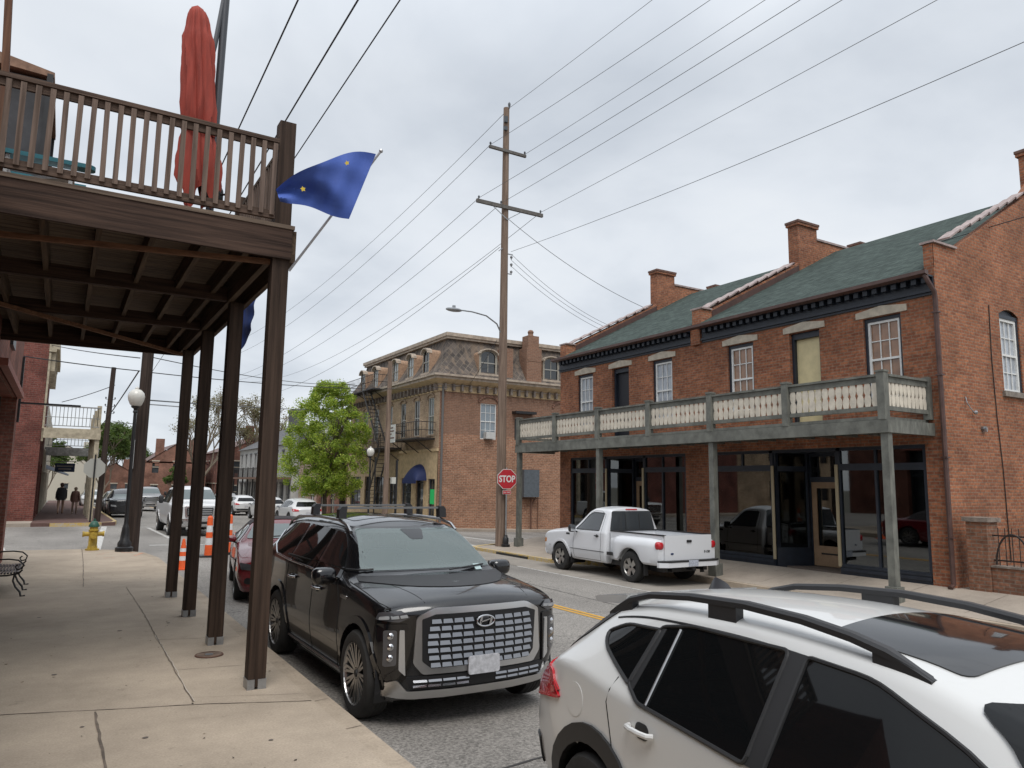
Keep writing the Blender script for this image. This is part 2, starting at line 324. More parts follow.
def concrete_mat(name, c, stain=.3):
    m = bpy.data.materials.new(name); m.use_nodes = True; nt = m.node_tree; b = nt.nodes['Principled BSDF']; L = nt.links
    tc = nt.nodes.new('ShaderNodeTexCoord')
    def nz(s, d, r=.6):
        n = nt.nodes.new('ShaderNodeTexNoise'); n.inputs['Scale'].default_value = s; n.inputs['Detail'].default_value = d; n.inputs['Roughness'].default_value = r; L.new(tc.outputs['Object'], n.inputs[0]); return n
    def mr(src, a, b_, c_, d_):
        q = nt.nodes.new('ShaderNodeMapRange'); q.inputs[1].default_value = a; q.inputs[2].default_value = b_; q.inputs[3].default_value = c_; q.inputs[4].default_value = d_; L.new(src, q.inputs[0]); return q.outputs[0]
    a = mr(nz(.7, 10, .7).outputs[0], .3, .7, 1-stain, 1+stain*.45); f = mr(nz(60, 4).outputs[0], .3, .7, .86, 1.12)
    s = mr(nz(4, 9, .8).outputs[0], .58, .70, 1, .66)
    m1 = nt.nodes.new('ShaderNodeMath'); m1.operation = 'MULTIPLY'; L.new(a, m1.inputs[0]); L.new(f, m1.inputs[1])
    m2 = nt.nodes.new('ShaderNodeMath'); m2.operation = 'MULTIPLY'; L.new(m1.outputs[0], m2.inputs[0]); L.new(s, m2.inputs[1])
    sc = nt.nodes.new('ShaderNodeVectorMath'); sc.operation = 'SCALE'; sc.inputs[0].default_value = c; L.new(m2.outputs[0], sc.inputs['Scale']); L.new(sc.outputs[0], b.inputs['Base Color'])
    b.inputs['Roughness'].default_value = .85; b.inputs['Specular IOR Level'].default_value = .2
    bp = nt.nodes.new('ShaderNodeBump'); bp.inputs['Strength'].default_value = .2; bp.inputs['Distance'].default_value = .004; L.new(f, bp.inputs['Height']); L.new(bp.outputs[0], b.inputs['Normal'])
    MATS[name] = m; return m
SW = concrete_mat('sidewalk_concrete', (.43, .355, .275)); SW2 = concrete_mat('far_concrete', (.37, .315, .26))
KERB = concrete_mat('kerb_concrete', (.42, .345, .265), .4)
flat = lambda x, y: 0.0
# near pavement, its corner rounded at the cross street
def pave(name, pts, z, m, thick=.45):
    mb = MB(); mb.prism(pts, z-thick, z, 'z'); return struct(mb.build(name, m))
pave('sidewalk', [(-1.0, -30), (2.07, -30), (2.07, 20.6), (1.9, 21.9), (1.35, 23.0), (.6, 23.6), (-1.0, 23.8)], 0, SW)
pave('sidewalk_side', [(-12, 21.0), (-1.003, 21.0), (-1.003, 23.8), (-12, 23.8)], 0, SW)
pave('kerb', [(2.073, -30), (2.22, -30), (2.24, 20.6), (2.06, 22.1), (1.45, 23.2), (.65, 23.8), (-1.0, 23.98), (-12, 24), (-12, 23.803), (-1.0, 23.803), (.6, 23.603), (1.352, 23.003), (1.903, 21.903), (2.073, 20.6)], -.008, KERB)
JM = mat('joint_dark', (.15, .118, .092), .95, noise=.5, nscale=4); JL = mat('joint_pale', (.55, .5, .43), .9)
def joint(pts, w=.012, m=JM, z=.004, name='pavement_joint', zf=None):
    mb = MB(); r = random.Random(len(pts)+int(pts[0][1]*10))
    P = []
    for i in range(len(pts)-1):
        a, b = pts[i], pts[i+1]; n = max(2, int(math.hypot(b[0]-a[0], b[1]-a[1])/.12))
        P += [(a[0]+(b[0]-a[0])*k/n, a[1]+(b[1]-a[1])*k/n) for k in range(n)]
    P.append(pts[-1]); rows = []
    for i, p in enumerate(P):
        q = P[min(i+1, len(P)-1)]; o = P[max(i-1, 0)]; d = Vector((q[0]-o[0], q[1]-o[1])).normalized(); ww = w*r.uniform(.35, .9); j = r.uniform(-.006, .006)
        zz = z if zf is None else zf(p[0], p[1])+z
        rows.append([(p[0]-d.y*(ww/2+j), p[1]+d.x*(ww/2+j), zz), (p[0]+d.y*(ww/2-j), p[1]-d.x*(ww/2-j), zz)])
    mb.grid(rows); return struct(mb.build(name, m))
joint([(1.16, 15.2), (1.18, 12.3), (1.15, 8.8), (1.14, 7.2)], .016); joint([(1.155, 10.4), (1.165, 8.8), (1.15, 7.9), (1.15, 7.2)], .007, JL, .008)
joint([(.44, 3.5), (.41, 5.9), (.40, 7.28)], .026); joint([(.5, 15.5), (.6, 20), (.65, 23.7)], .022)
joint([(-1, 7.9), (-.27, 7.55), (.5, 7.3), (1.13, 7.12), (2.05, 6.75)], .02); joint([(1.14, 7.35), (1.6, 7.18), (2.05, 7.0)], .006)
joint([(-1, 16.1), (1.2, 15.1)], .012); joint([(1.16, 15.05), (2.05, 14.7)], .012); joint([(1.16, 12.2), (2.05, 12)], .01); joint([(1.16, 10.1), (2.05, 9.85)], .014); joint([(1.16, 8.45), (2.05, 8.3)], .01)
joint([(-1, 11.7), (1.15, 11.6)], .006); joint([(-1, 20), (2, 19.7)], .008)
joint([(-1.0, 3.2), (2.05, 2.6)], .016)
for yy in (5.9, 6.75, 8.3, 10.2, 12.2, 14.6, 17, 19.4): joint([(2.08, yy), (2.215, yy+.02)], .012, JM, -.003)
# ------------------------------------------------------------------ far side pavement and parking lane
FX = 16.32
def zfar(x, y): return -.38+.26*max(0, min(1, (x-14.5)/(FX-14.5)))-.004*max(0, y-22)
X1 = linspc(14.42, FX-.02, 6)
slab('sidewalk_far', X1, -30, 19.0, zfar, SW2)
slab('sidewalk_corner', [13.27]+linspc(13.6, 14.4, 3)+X1[1:]+[18, 24], 23.41, 24.9, zfar, SW2)
slab('sidewalk_bulb', [13.27]+linspc(13.6, 14.4, 3)+X1[1:], 19.02, 23.39, zfar, SW2)
YKERB = mat('kerb_yellow_worn', (.50, .34, .08), .8, col2=(.42, .36, .28), nscale=9, band=(.4, .6))
mb = MB()
path = [(14.25, 18.0), (14.1, 18.55), (13.6, 19.1), (13.12, 19.4), (13.12, 22), (13.12, 24.2), (13.3, 24.75), (13.8, 25.05), (15, 25.1)]
inn = [(14.42, 18.0), (14.36, 18.9), (13.75, 19.25), (13.27, 19.5), (13.27, 22), (13.27, 24.1), (13.42, 24.6), (13.85, 24.89), (15, 24.93)]
mb.grid([[(x, y, -.9) for x, y in path], [(x, y, zfar(x, y)+.006) for x, y in path], [(x, y, zfar(x, y)+.006) for x, y in inn]])
struct(mb.build('kerb_yellow', YKERB))
slab('kerb_far', [14.25, 14.41], -30, 17.99, lambda x, y: -.385, KERB)
slab('parking_lane', linspc(11.75, 14.6, 6), -30, 26, lambda x, y: zroad(x, y)+.005, concrete_mat('lane_concrete', (.30, .27, .235)), .02)
# drain under the yellow kerb, painted lines
mb = MB(); mb.box((13.085, 20.6, -.5), (13.114, 22.6, -.41)); struct(mb.build('storm_drain_slot', BLACKM))
YEL = mat('yellow_line', (.56, .30, .035), .8, col2=(.40, .23, .06), nscale=12, band=(.3, .5)); WHL = mat('white_line', (.55, .54, .51), .8, col2=(.28, .26, .24), nscale=10, band=(.35, .55))
def paint(name, p, q, w, m):
    mb = MB(); n = max(2, int((Vector(q)-Vector(p)).length/1.0)); d = (Vector(q)-Vector(p)).normalized(); s = Vector((-d.y, d.x))*w/2; rows = []
    for i in range(n+1):
        c = Vector(p).lerp(Vector(q), i/n); a, b = c+s, c-s
        rows.append([(a.x, a.y, zroad(a.x, a.y)+.006), (b.x, b.y, zroad(b.x, b.y)+.006)])
    mb.grid(rows); return struct(mb.build(name, m))
paint('centre_line', (8.18, -20), (8.18, 22.8), .10, YEL); paint('centre_line', (8.34, -20), (8.34, 22.8), .10, YEL)
paint('centre_line', (7.9, 41), (7.9, 110), .12, YEL)
paint('lane_line', (11.72, -20), (11.72, 19), .07, WHL)
paint('crosswalk_line', (-1.2, 25.0), (-2.4, 39.4), .2, WHL); paint('crosswalk_line', (1.0, 24.2), (1.9, 39.4), .22, WHL)
paint('crosswalk_line', (2.6, 26.6), (12.8, 27.1), .2, WHL); paint('crosswalk_line', (2.6, 38.8), (13, 38.6), .2, WHL)
paint('crosswalk_line', (14.2, 25.8), (14.2, 37.4), .25, WHL); paint('crosswalk_line', (16.8, 25.8), (16.8, 37.6), .25, WHL)
paint('stop_line', (3.6, 30), (3.6, 38), .15, WHL)
TAR = mat('tar_seal', (.045, .042, .040), .6, noise=.3)
for P_ in ([(4.6, 3.2), (4.9, 6.5), (4.75, 9.4), (5.1, 13.0), (4.9, 18.5)], [(2.9, 5.0), (3.7, 5.15), (4.8, 5.0)], [(5.0, 11.0), (7.0, 11.3), (9.6, 11.1), (11.6, 11.4)], [(9.7, 4.0), (9.5, 9.0), (9.8, 15.5), (9.6, 21)], [(3.0, 17.6), (5.2, 17.9), (7.9, 17.5)]):
    joint(P_, .035, TAR, .004, 'tar_seam', zroad)
joint([(11.75, -20), (11.75, 26)], .03, JM, .006, 'tar_seam', zroad)
for yy in range(0, 26, 4): joint([(11.8, yy), (14.2, yy+.02)], .02, JM, .009, 'lane_joint', zroad)
for yy in [3+1.6*k for k in range(14)]: joint([(14.5, yy), (16.28, yy)], .014, JM, .004, 'pavement_joint', lambda x, y: -.38+.26*max(0, min(1, (x-14.5)/(16.32-14.5)))-.004*max(0, y-22))
# ------------------------------------------------------------------ building helpers
def fr(O, U, N):
    """frame: u along U, n outward along N, v up"""
    O, U, N = Vector(O), Vector(U), Vector(N)
    return Matrix(((U.x, N.x, 0, O.x), (U.y, N.y, 0, O.y), (U.z, N.z, 1, O.z), (0, 0, 0, 1)))
def fbox(mb, T, u0, u1, v0, v1, n0, n1, m=0): mb.box((u0, n0, v0), (u1, n1, v1), m, T)
def wall(mb, T, W, H, holes, depth=.18, m=0, u0=0, v0=0):
    us = sorted(set([u0, W]+[h[0] for h in holes]+[h[1] for h in holes])); vs = sorted(set([v0, H]+[h[2] for h in holes]+[h[3] for h in holes]))
    for i in range(len(us)-1):
        for j in range(len(vs)-1):
            cu, cv = (us[i]+us[i+1])/2, (vs[j]+vs[j+1])/2
            if any(h[0] < cu < h[1] and h[2] < cv < h[3] for h in holes): continue
            mb.face([T @ Vector(p) for p in ((us[i], 0, vs[j]), (us[i+1], 0, vs[j]), (us[i+1], 0, vs[j+1]), (us[i], 0, vs[j+1]))], m)
    for h in holes:
        a, b, c, d = h[:4]; q = [(a, c), (b, c), (b, d), (a, d)]
        for k in range(4):
            p, r = q[k], q[(k+1) % 4]
            mb.face([T @ Vector(x) for x in ((p[0], 0, p[1]), (r[0], 0, r[1]), (r[0], -depth, r[1]), (p[0], -depth, p[1]))], m)
def window(parent, T, u0, u1, v0, v1, fm=None, pm=None, rec=.12, fw=.055, grid=(3, 2), frame_dark=None, name='window', back=None):
    """sash window: frame with meeting rail and glazing bars, pane as its sub-part"""
    fm = fm or WHITEF; mb = MB()
    if frame_dark:
        for a, b, c, d in ((u0, u0+.07, v0, v1), (u1-.07, u1, v0, v1), (u0+.07, u1-.07, v1-.09, v1)): fbox(mb, T, a, b, c, d, -rec-.02, -rec+.07, 1)
        u0 += .07; u1 -= .07; v1 -= .09
    for a, b, c, d in ((u0, u0+fw, v0, v1), (u1-fw, u1, v0, v1), (u0+fw, u1-fw, v0, v0+fw), (u0+fw, u1-fw, v1-fw, v1)): fbox(mb, T, a, b, c, d, -rec, -rec+.05)
    vm = (v0+v1)/2; fbox(mb, T, u0+fw, u1-fw, vm-.025, vm+.025, -rec+.003, -rec+.045)
    nu, nv = grid
    for k in range(1, nu):
        u = u0+fw+(u1-u0-2*fw)*k/nu; fbox(mb, T, u-.011, u+.011, v0+fw, vm-.025, -rec+.005, -rec+.03); fbox(mb, T, u-.011, u+.011, vm+.025, v1-fw, -rec+.005, -rec+.03)
    for half in ((v0+fw, vm-.025), (vm+.025, v1-fw)):
        for k in range(1, nv):
            v = half[0]+(half[1]-half[0])*k/nv; fbox(mb, T, u0+fw, u1-fw, v-.011, v+.011, -rec+.007, -rec+.028)
    f = mb.build(name, [fm, frame_dark or fm], parent)
    p = MB(); fbox(p, T, u0+.01, u1-.01, v0+.01, v1-.01, -rec-.03, -rec+.001); p.build('pane', pm or PANE_D, f)
    return f
# ------------------------------------------------------------------ the brick corner building with a porch
B = thing('brick_building', 'orange brick building with green shingle roof and long porch on the right', 'building', (0, 0, 0))
Y0, Y1, YM = 8.86, 23.4, 16.1
ZE = 6.36
TF = fr((FX, Y0, 0), (0, 1, 0), (-1, 0, 0))          # front: u = Y-Y0
ups = [(10.16, 4.05, .47, 'w'), (12.31, 3.46, .46, 'd'), (14.45, 4.05, .47, 'w'), (17.68, 4.05, .46, 'w'), (19.78, 3.46, .45, 'd'), (21.8, 4.05, .46, 'w')]
holes = [(c-h-Y0, c+h-Y0, z, 5.98) for c, z, h, k in ups]
shops = [(9.3, 15.6), (16.7, 22.73)]
holes += [(a-Y0, b-Y0, -.2, 2.92) for a, b in shops]
mb = MB(); wall(mb, TF, Y1-Y0, ZE+.5, holes, .24, v0=-1.0)
RX, RZ, BX = 23.0, 10.3, 29.9
# south gable end wall with its window
TS = fr((FX, Y0, 0), (1, 0, 0), (0, -1, 0))
swh = [(19.02-FX, 19.95-FX, 4.27, 6.3), (24.4-FX, 25.3-FX, 4.27, 6.3)]
wall(mb, TS, BX-FX, 6.86, swh, .2, m=1, v0=-1.2)
gab = [(FX, 6.86), (FX, 7.42), (17.2, 7.42), (20.8, 9.5), (20.8, 9.55), (21.9, 10.55), (24.6, 10.55), (25.2, 9.5), (29.0, 7.42), (BX, 7.42), (BX, 6.86)]
mb.face([(x, Y0, z) for x, z in gab], 1)
for i in range(1, len(gab)-2): a, b = gab[i], gab[i+1]; mb.face([(a[0], Y0, a[1]), (b[0], Y0, b[1]), (b[0], Y0+.22, b[1]), (a[0], Y0+.22, a[1])], 1)
mb.face([(x, Y0+.22, z) for x, z in gab], 1)
mb.box((FX, Y0, 6.86), (FX+.02, Y0+.22, 7.42), 0)
# north gable, back wall and the dividing wall above the roof
wall(mb, fr((FX, Y1, 0), (1, 0, 0), (0, 1, 0)), BX-FX, 6.86, [], .2, m=1, v0=-1.2)
wall(mb, fr((BX, Y0, 0), (0, 1, 0), (1, 0, 0)), Y1-Y0, 6.9, [], .2, v0=-1.4)
def parapet(y, t=.19):
    P = [(FX-.02, 6.5), (FX-.02, 7.3), (16.62, 7.3), (20.8, 9.44), (21.2, 9.7), (21.2, 10.5), (25.2, 10.5), (25.2, 9.44), (29, 7.2), (29, 6.5)]
    mb.prism([(x, z) for x, z in P], y-t, y+t, 'y', 1)
    for sg in (-1, 1):
        fl = MB(); fl.prism([(16.75, 7.0), (16.75, 7.30), (20.97, 9.46), (20.97, 9.15)], y+sg*(t+.002), y+sg*(t+.02), 'y'); fl.build('flashing', BRN, B)
parapet(YM); parapet(Y1-.2)
mb.build('wall', [BRICK_R, BRICK_S], B)
# roof
mb = MB()
for a, b in ((Y0+.22, YM-.19), (YM+.19, Y1-.39)):
    for (x0, z0, x1, z1) in ((FX-.32, 6.72, RX, RZ), (BX+.3, 6.72, RX, RZ)):
        mb.face([(x0, a, z0), (x0, b, z0), (x1, b, z1), (x1, a, z1)]); mb.face([(x0, a, z0-.06), (x0, b, z0-.06), (x1, b, z1-.06), (x1, a, z1-.06)])
        mb.face([(x0, a, z0), (x0, b, z0), (x0, b, z0-.06), (x0, a, z0-.06)])
roof = mb.build('roof', SHIN, B)
# overlapping coping tiles up the parapets
for y in (Y0+.11, YM, Y1-.2):
    mb = MB(); n = 9; tw_ = .30 if y < 9.5 else .44
    for side in (1, -1):
        for k in range(n):
            p = Vector((16.55+(20.7-16.55)*k/n, y, 7.33+(9.42-7.33)*k/n)); q = Vector((16.55+(20.7-16.55)*(k+1.06)/n, y, 7.33+(9.42-7.33)*(k+1.06)/n+.0))
            if y < 9.5: p.z += .08; q.z += .08; 
            if y < 9.5 and k == 0: continue
            if side < 0: p.x = 2*RX-p.x; q.x = 2*RX-q.x
            d_ = (q-p); mb.bar(p+Vector((0, 0, .03)), p+d_*.97+Vector((0, 0, .075)), tw_, .04); mb.bar(p+d_*.90+Vector((0, 0, .035)), p+d_*1.0+Vector((0, 0, .045)), tw_+.02, .06, 1)
    mb.box((FX-.04, y-tw_*.55, 7.31 if y > 9.5 else 7.43), (16.72 if y > 9.5 else 17.25, y+tw_*.55, 7.36 if y > 9.5 else 7.48))
    mb.bar((21.95, y, 10.55 if y > 9.5 else 10.6), (24.4, y, 10.55 if y > 9.5 else 10.6), .46, .07)
    mb.build('coping', [COPE, BRN], B)
def chimney(x, y, top=10.9, w=1.0, dpt=.42):
    mb = MB(); mb.box((x, y-dpt/2, 8.7), (x+w, y+dpt/2, top))
    mb.box((x-.05, y-dpt/2-.05, top), (x+w+.05, y+dpt/2+.05, top+.09)); mb.box((x-.07, y-dpt/2-.07, top+.093), (x+w+.07, y+dpt/2+.07, top+.17), 1)
    mb.build('chimney', [BRICK_R, mat('chimney_cap', (.16, .09, .07), .9, noise=.3)], B)
for y in (Y0+.19, YM, Y1-.22):
    chimney(20.98 if y > 10 else 21.55, y); chimney(24.45, y, 10.75)
# cornice: navy frieze, dentils, brown gutter
for a, b in ((Y0+.02, YM-.22), (YM+.22, Y1+.02)):
    mb = MB()
    mb.box((FX-.045, a, 6.24), (FX+.01, b, 6.66)); mb.box((FX-.09, a, 6.30), (FX-.047, b, 6.36))
    n = int((b-a)/.24)
    for k in range(n):
        y = a+.05+(b-a-.1)*k/n; mb.box((FX-.2, y, 6.50), (FX-.047, y+.12, 6.63))
    mb.box((FX-.26, a, 6.631), (FX-.047, b, 6.67)); mb.build('cornice', NAVY, B)
mb = MB()
mb.prism([(FX-.40, 6.74), (FX-.40, 6.66), (FX-.27, 6.62), (FX-.265, 6.74)], Y0-.02, Y1+.1, 'y'); mb.build('gutter', BRN, B)
mb = MB(); mb.box((FX-.10, YM-.19, 6.2), (FX+.0, YM+.19, 6.70)); mb.build('corbel', BRICK_R, B)
mb = MB(); mb.tube([(FX-.3, Y0+.05, 6.64), (FX-.28, Y0+.0, 6.5), (FX-.1, Y0-.03, 6.28), (FX-.06, Y0-.02, 6.1), (FX-.06, Y0-.02, 3.5), (FX-.06, Y0-.02, -.05), (FX-.2, Y0-.02, -.12)], .055, 8)
for z in (.9, 2.6, 4.4, 5.8): mb.box((FX-.125, Y0-.09, z), (FX+.005, Y0+.05, z+.03))
mb.build('downspout', BRN, B, True)
# lintels, windows, upper doors
refl_pane = mat('pane_brown_reflection', (.27, .14, .075), .06, spec=.8, noise=.3, nscale=3); curt2 = mat('pane_pale_curtain', (.38, .41, .45), .06, spec=.8, noise=.35, nscale=6, stretch=(1, 6, .4))  # brown pane colour stands for reflections in the glass; pale pane is a curtain
mb = MB()
for c, z, h, k in ups:
    a, b = c-h-.17, c+h+.17
    mb.prism([(a, 6.0), (b, 6.0), (b, 6.15), (c, 6.235), (a, 6.15)], FX-.03, FX+.1, 'x')
build_each(mb, 'lintel', STONE, B)
for i, (c, z, h, k) in enumerate(ups):
    if k == 'w': window(B, TF, c-h-Y0, c+h-Y0, z, 5.98, pm=refl_pane if i < 3 else curt2, rec=.13, frame_dark=NAVY, grid=(3, 2))
    else:
        mb = MB()
        fbox(mb, TF, c-h-Y0, c-h-Y0+.08, z, 5.98, -.24, -.1, 0); fbox(mb, TF, c+h-Y0-.08, c+h-Y0, z, 5.98, -.24, -.1, 0); fbox(mb, TF, c-h-Y0+.08, c+h-Y0-.08, 5.82, 5.98, -.24, -.1, 0)
        fbox(mb, TF, c-h-Y0+.08, c+h-Y0-.08, z, 5.82, -.28, -.2, 1 if i == 1 else 2)
        mb.build('door', [NAVY, mat('door_cream_panel', (.66, .56, .32), .6, noise=.1, nscale=4), mat('door_dark', (.012, .014, .02), .5)], B)
mb = MB()
for c, z, h, k in ups:
    if k == 'w': fbox(mb, TF, c-h-.08-Y0, c+h+.08-Y0, z-.1, z, -.1, .06)
build_each(mb, 'window_sill', NAVY, B)
for a, b, c, d in swh:
    window(B, TS, a, b, c, d-.14, pm=curt2, rec=.10, frame_dark=NAVY, grid=(3, 2), fw=.07)
    mb = MB(); n = 10
    P = [(a, d-.14)]+[(a+(b-a)*k/n, d-.14+.14*math.sin(math.pi*k/n)) for k in range(n+1)]+[(b, d-.14)]
    # brick shoulders above the arch and dark arched head
    mb.prism([(FX+u, v) for u, v in P], Y0+.07, Y0+.11, 'y', 0)
    mb.build('window_head', NAVY, B)
    mb = MB()
    for k in range(n):
        u0, u1 = a+(b-a)*k/n, a+(b-a)*(k+1)/n; v0_, v1_ = d-.14+.14*math.sin(math.pi*k/n), d-.14+.14*math.sin(math.pi*(k+1)/n)
        mb.face([(FX+u0, Y0-.001, v0_), (FX+u1, Y0-.001, v1_), (FX+u1, Y0-.001, d), (FX+u0, Y0-.001, d)])
    mb.build('arch_brickwork', BRICK_S, B)
    mb = MB(); mb.box((FX+a-.1, Y0-.07, c-.13), (FX+b+.1, Y0+.1, c)); mb.build('window_sill', mat('sill_grey', (.22, .19, .16), .8, noise=.3), B)
# thin cable and small fittings on the side wall
mb = MB(); mb.tube([(18.55, Y0-.02, 6.3), (18.5, Y0-.02, 5.0), (18.55, Y0-.02, 3.6), (18.65, Y0-.02, 2.4), (18.7, Y0-.02, .3)], .011, 5); mb.build('cable', BLACKM, B)
mb = MB(); mb.tube([(17.25, Y0-.01, 4.0), (17.2, Y0-.06, 3.86), (17.3, Y0-.09, 3.72), (17.45, Y0-.07, 3.66)], .012, 5); mb.sph((17.5, Y0-.08, 3.66), .05, 8); mb.box((17.83, Y0-.06, 3.3), (17.98, Y0, 3.36)); mb.box((17.88, Y0-.1, 3.24), (17.92, Y0, 3.34))
mb.build('wall_fitting', GALV, B)
# shop fronts
GL = glass('shop_glass', (.50, .52, .50), .62)
TAN = mat('tan_door', (.30, .195, .115), .55, noise=.15, nscale=5); JAMB = mat('cream_jamb', (.36, .30, .19), .6)
def shop(a, b, flip):
    """display windows left and right of a recessed entry; u runs from the first to the second end"""
    W = b-a
    def Y(u): return (b-u) if not flip else (a+u)
    mb = MB(); g = MB(); jm = MB()
    def P(u0, u1, v0, v1, x0, x1, M=mb): M.box((x0, min(Y(u0), Y(u1)), v0), (x1, max(Y(u0), Y(u1)), v1))
    e0, e1, dep = 2.12, 4.05, .95
    for (u0, u1, muls) in ((0.0, e0, (.5,)), (e1, W, (.45,))):
        P(u0, u1, -.2, .12, FX+.03, FX+.3); P(u0+.02, u1-.02, -.05, .02, FX-.0, FX+.028); P(u0+.02, u1-.02, .05, .09, FX+.01, FX+.028)
        P(u0, u1, 2.36, 2.52, FX+.03, FX+.16); P(u0, u1, 2.84, 2.92, FX+.03, FX+.16)
        P(u0, u0+.09, .12, 2.84, FX+.04, FX+.15); P(u1-.09, u1, .12, 2.84, FX+.04, FX+.15)
        for mq in muls:
            u = u0+(u1-u0)*mq; P(u-.025, u+.025, 2.52, 2.84, FX+.05, FX+.14)
            if u0 > 1: P(u-.03, u+.03, .12, 2.36, FX+.045, FX+.145)
        P(u0+.05, u1-.05, .1, 2.86, FX+.088, FX+.096, g)
    # angled entry sides
    for (ua, ub) in ((e0, e0+.42), (e1, e1-.42)):
        p0 = Vector((FX+.09, Y(ua), 0)); p1 = Vector((FX+dep, Y(ub), 0)); d = (p1-p0)
        for (v0, v1, w) in ((-.2, .35, .08), (2.36, 2.5, .08), (2.84, 2.92, .08)): mb.bar(p0+Vector((0, 0, (v0+v1)/2)), p1+Vector((0, 0, (v0+v1)/2)), w, v1-v0)
        for t in (.04, .96):
            q = p0+d*t; mb.box((q.x-.05, q.y-.05, .35), (q.x+.05, q.y+.05, 2.84))
        g.bar(p0+Vector((0, 0, 1.6)), p1+Vector((0, 0, 1.6)), .008, 2.5)
        jm.box((FX+.0, Y(ua)-.04, .05), (FX+.029, Y(ua)+.04, 2.5))
    # door, its transom
    u0, u1 = e0+.42, e1-.42; x = FX+dep
    P(u0, u0+.07, -.12, 2.84, x, x+.1); P(u1-.07, u1, -.12, 2.84, x, x+.1); P(u0+.07, u1-.07, 2.08, 2.22, x, x+.1); P(u0+.07, u1-.07, 2.76, 2.84, x, x+.1)
    P(u0+.07, u1-.07, 2.22, 2.76, x+.04, x+.048, g)
    P(e0-.1, e1+.1, 2.84, 2.92, FX+.03, x+.15)
    mb.build('shop_front', NAVY, B); build_each(g, 'shop_glass', GL, B); build_each(jm, 'door_jamb', JAMB, B)
    dm = MB(); P(u0+.07, u0+.22, -.1, 2.08, x+.02, x+.07, dm); P(u1-.22, u1-.07, -.1, 2.08, x+.02, x+.07, dm); P(u0+.22, u1-.22, -.1, .42, x+.02, x+.07, dm); P(u0+.22, u1-.22, 1.92, 2.08, x+.02, x+.07, dm)
    d = dm.build('door', TAN if not flip else NAVY, B)
    k = MB(); P(u0+.22, u1-.22, .42, 1.92, x+.04, x+.048, k); k.build('pane', GL, d)
    k = MB(); k.sph((x-.02, Y(u1-.14), .95), .035, 8); k.box((x+.008, Y(u1-.14)-.025, .85), (x+.019, Y(u1-.14)+.025, 1.1)); k.box((x+.01, min(Y(u0+.3), Y(u1-.3)), .2), (x+.019, max(Y(u0+.3), Y(u1-.3)), .24)); k.build('handle', BLACKM, d)
    # room behind
    r = MB(); xa, xb = FX+.241, FX+5; r.box((xb, a-.2, -.2), (xb+.1, b+.2, 3.1)); r.box((xa, a-.22, -.2), (xb, a-.02, 3.1)); r.box((xa, b+.02, -.2), (xb, b+.22, 3.1)); r.box((xa, a, 3.1), (xb, b, 3.2)); r.box((FX+.3, a, -.25), (xb, b, -.12), 1)
    rr = random.Random(int(a))
    r.box((xb-1.6, a+1.0, -.12), (xb-.8, a+2.6, .9), 2); r.box((xb-.5, b-2.2, -.12), (xb-.1, b-1.0, 2.0), 2); r.box((FX+1.6, a+.6, -.12), (FX+2.4, a+1.5, .75), 2)
    r.build('room', [mat('room_wall', (.52, .44, .34), .9), mat('room_floor', (.14, .11, .09), .7), mat('room_goods', (.22, .17, .12), .8, noise=.4)], B)
shop(9.3, 15.6, False); shop(16.7, 22.73, False)
# porch: floor, fascia, posts, railings
PX = 14.63
mb = MB(); mb.box((PX-.02, Y0-.02+.35, 3.37), (FX-.003, 23.85, 3.44)); mb.build('porch_floor', GREEN, B)
mb = MB()
mb.box((PX-.06, 9.05, 3.09), (PX+.04, 23.86, 3.362)); mb.box((PX+.042, 9.05, 3.09), (FX-.004, 9.15, 3.362)); mb.box((PX+.042, 23.75, 3.09), (FX-.004, 23.86, 3.362))
for k in range(24):
    y = 9.7+k*.6; mb.box((PX+.042, y, 3.15), (FX-.005, y+.05, 3.36))
mb.build('porch_beam', GREEN, B)
ry = [9.17+2.425*k for k in range(7)]
for k in (0, 2, 4, 6):
    y = ry[k] if k != 6 else 23.72
    mb = MB(); mb.box((PX-.02, y-.08, zfar(PX, y)-.02), (PX+.14, y+.08, 3.088)); mb.box((PX-.07, y-.13, zfar(PX, y)-.02), (PX+.19, y+.13, zfar(PX, y)+.32)); mb.build('porch_post', GREEN, B)
def railing(p, q, nb, name='railing'):
    p = Vector(p); q = Vector(q); d = (q-p).normalized(); L = (q-p).length
    mb = MB(); mb.bar(p+Vector((0, 0, 4.31)), q+Vector((0, 0, 4.31)), .13, .05); mb.bar(p+Vector((0, 0, 4.22)), q+Vector((0, 0, 4.22)), .05, .12); mb.bar(p+Vector((0, 0, 3.61)), q+Vector((0, 0, 3.61)), .07, .09)
    r_ = mb.build(name, GREEN, B)
    b = MB(); w = L/nb
    for k in range(nb):
        c = p+d*(w*(k+.5)); prof = [(.30, .0), (.36, .06), (.42, .16), (.45, .27), (.40, .38), (.27, .5), (.36, .58), (.45, .70), (.43, .84), (.34, .94), (.28, 1)]
        P = [(-a*w, 3.65+t*.515) for a, t in prof]+[(a*w, 3.65+t*.515) for a, t in reversed(prof)]
        A = [c+d*u+Vector((0, 0, v)) for u, v in P]; nrm = d.cross(Vector((0, 0, 1)))*.012
        b.face([x+nrm for x in A]); b.face([x-nrm for x in A][::-1])
        for i in range(len(A)): j = (i+1) % len(A); b.face([A[i]+nrm, A[i]-nrm, A[j]-nrm, A[j]+nrm])
    b.build('balusters', CREAMP, r_)
for k in range(6): railing((PX+.02, ry[k]+.09, 0), (PX+.02, ry[k+1]-.09, 0), 13)
railing((PX+.12, 9.15, 0), (FX-.12, 9.15, 0), 10); railing((PX+.12, 23.7, 0), (FX-.12, 23.7, 0), 10)
mb = MB()
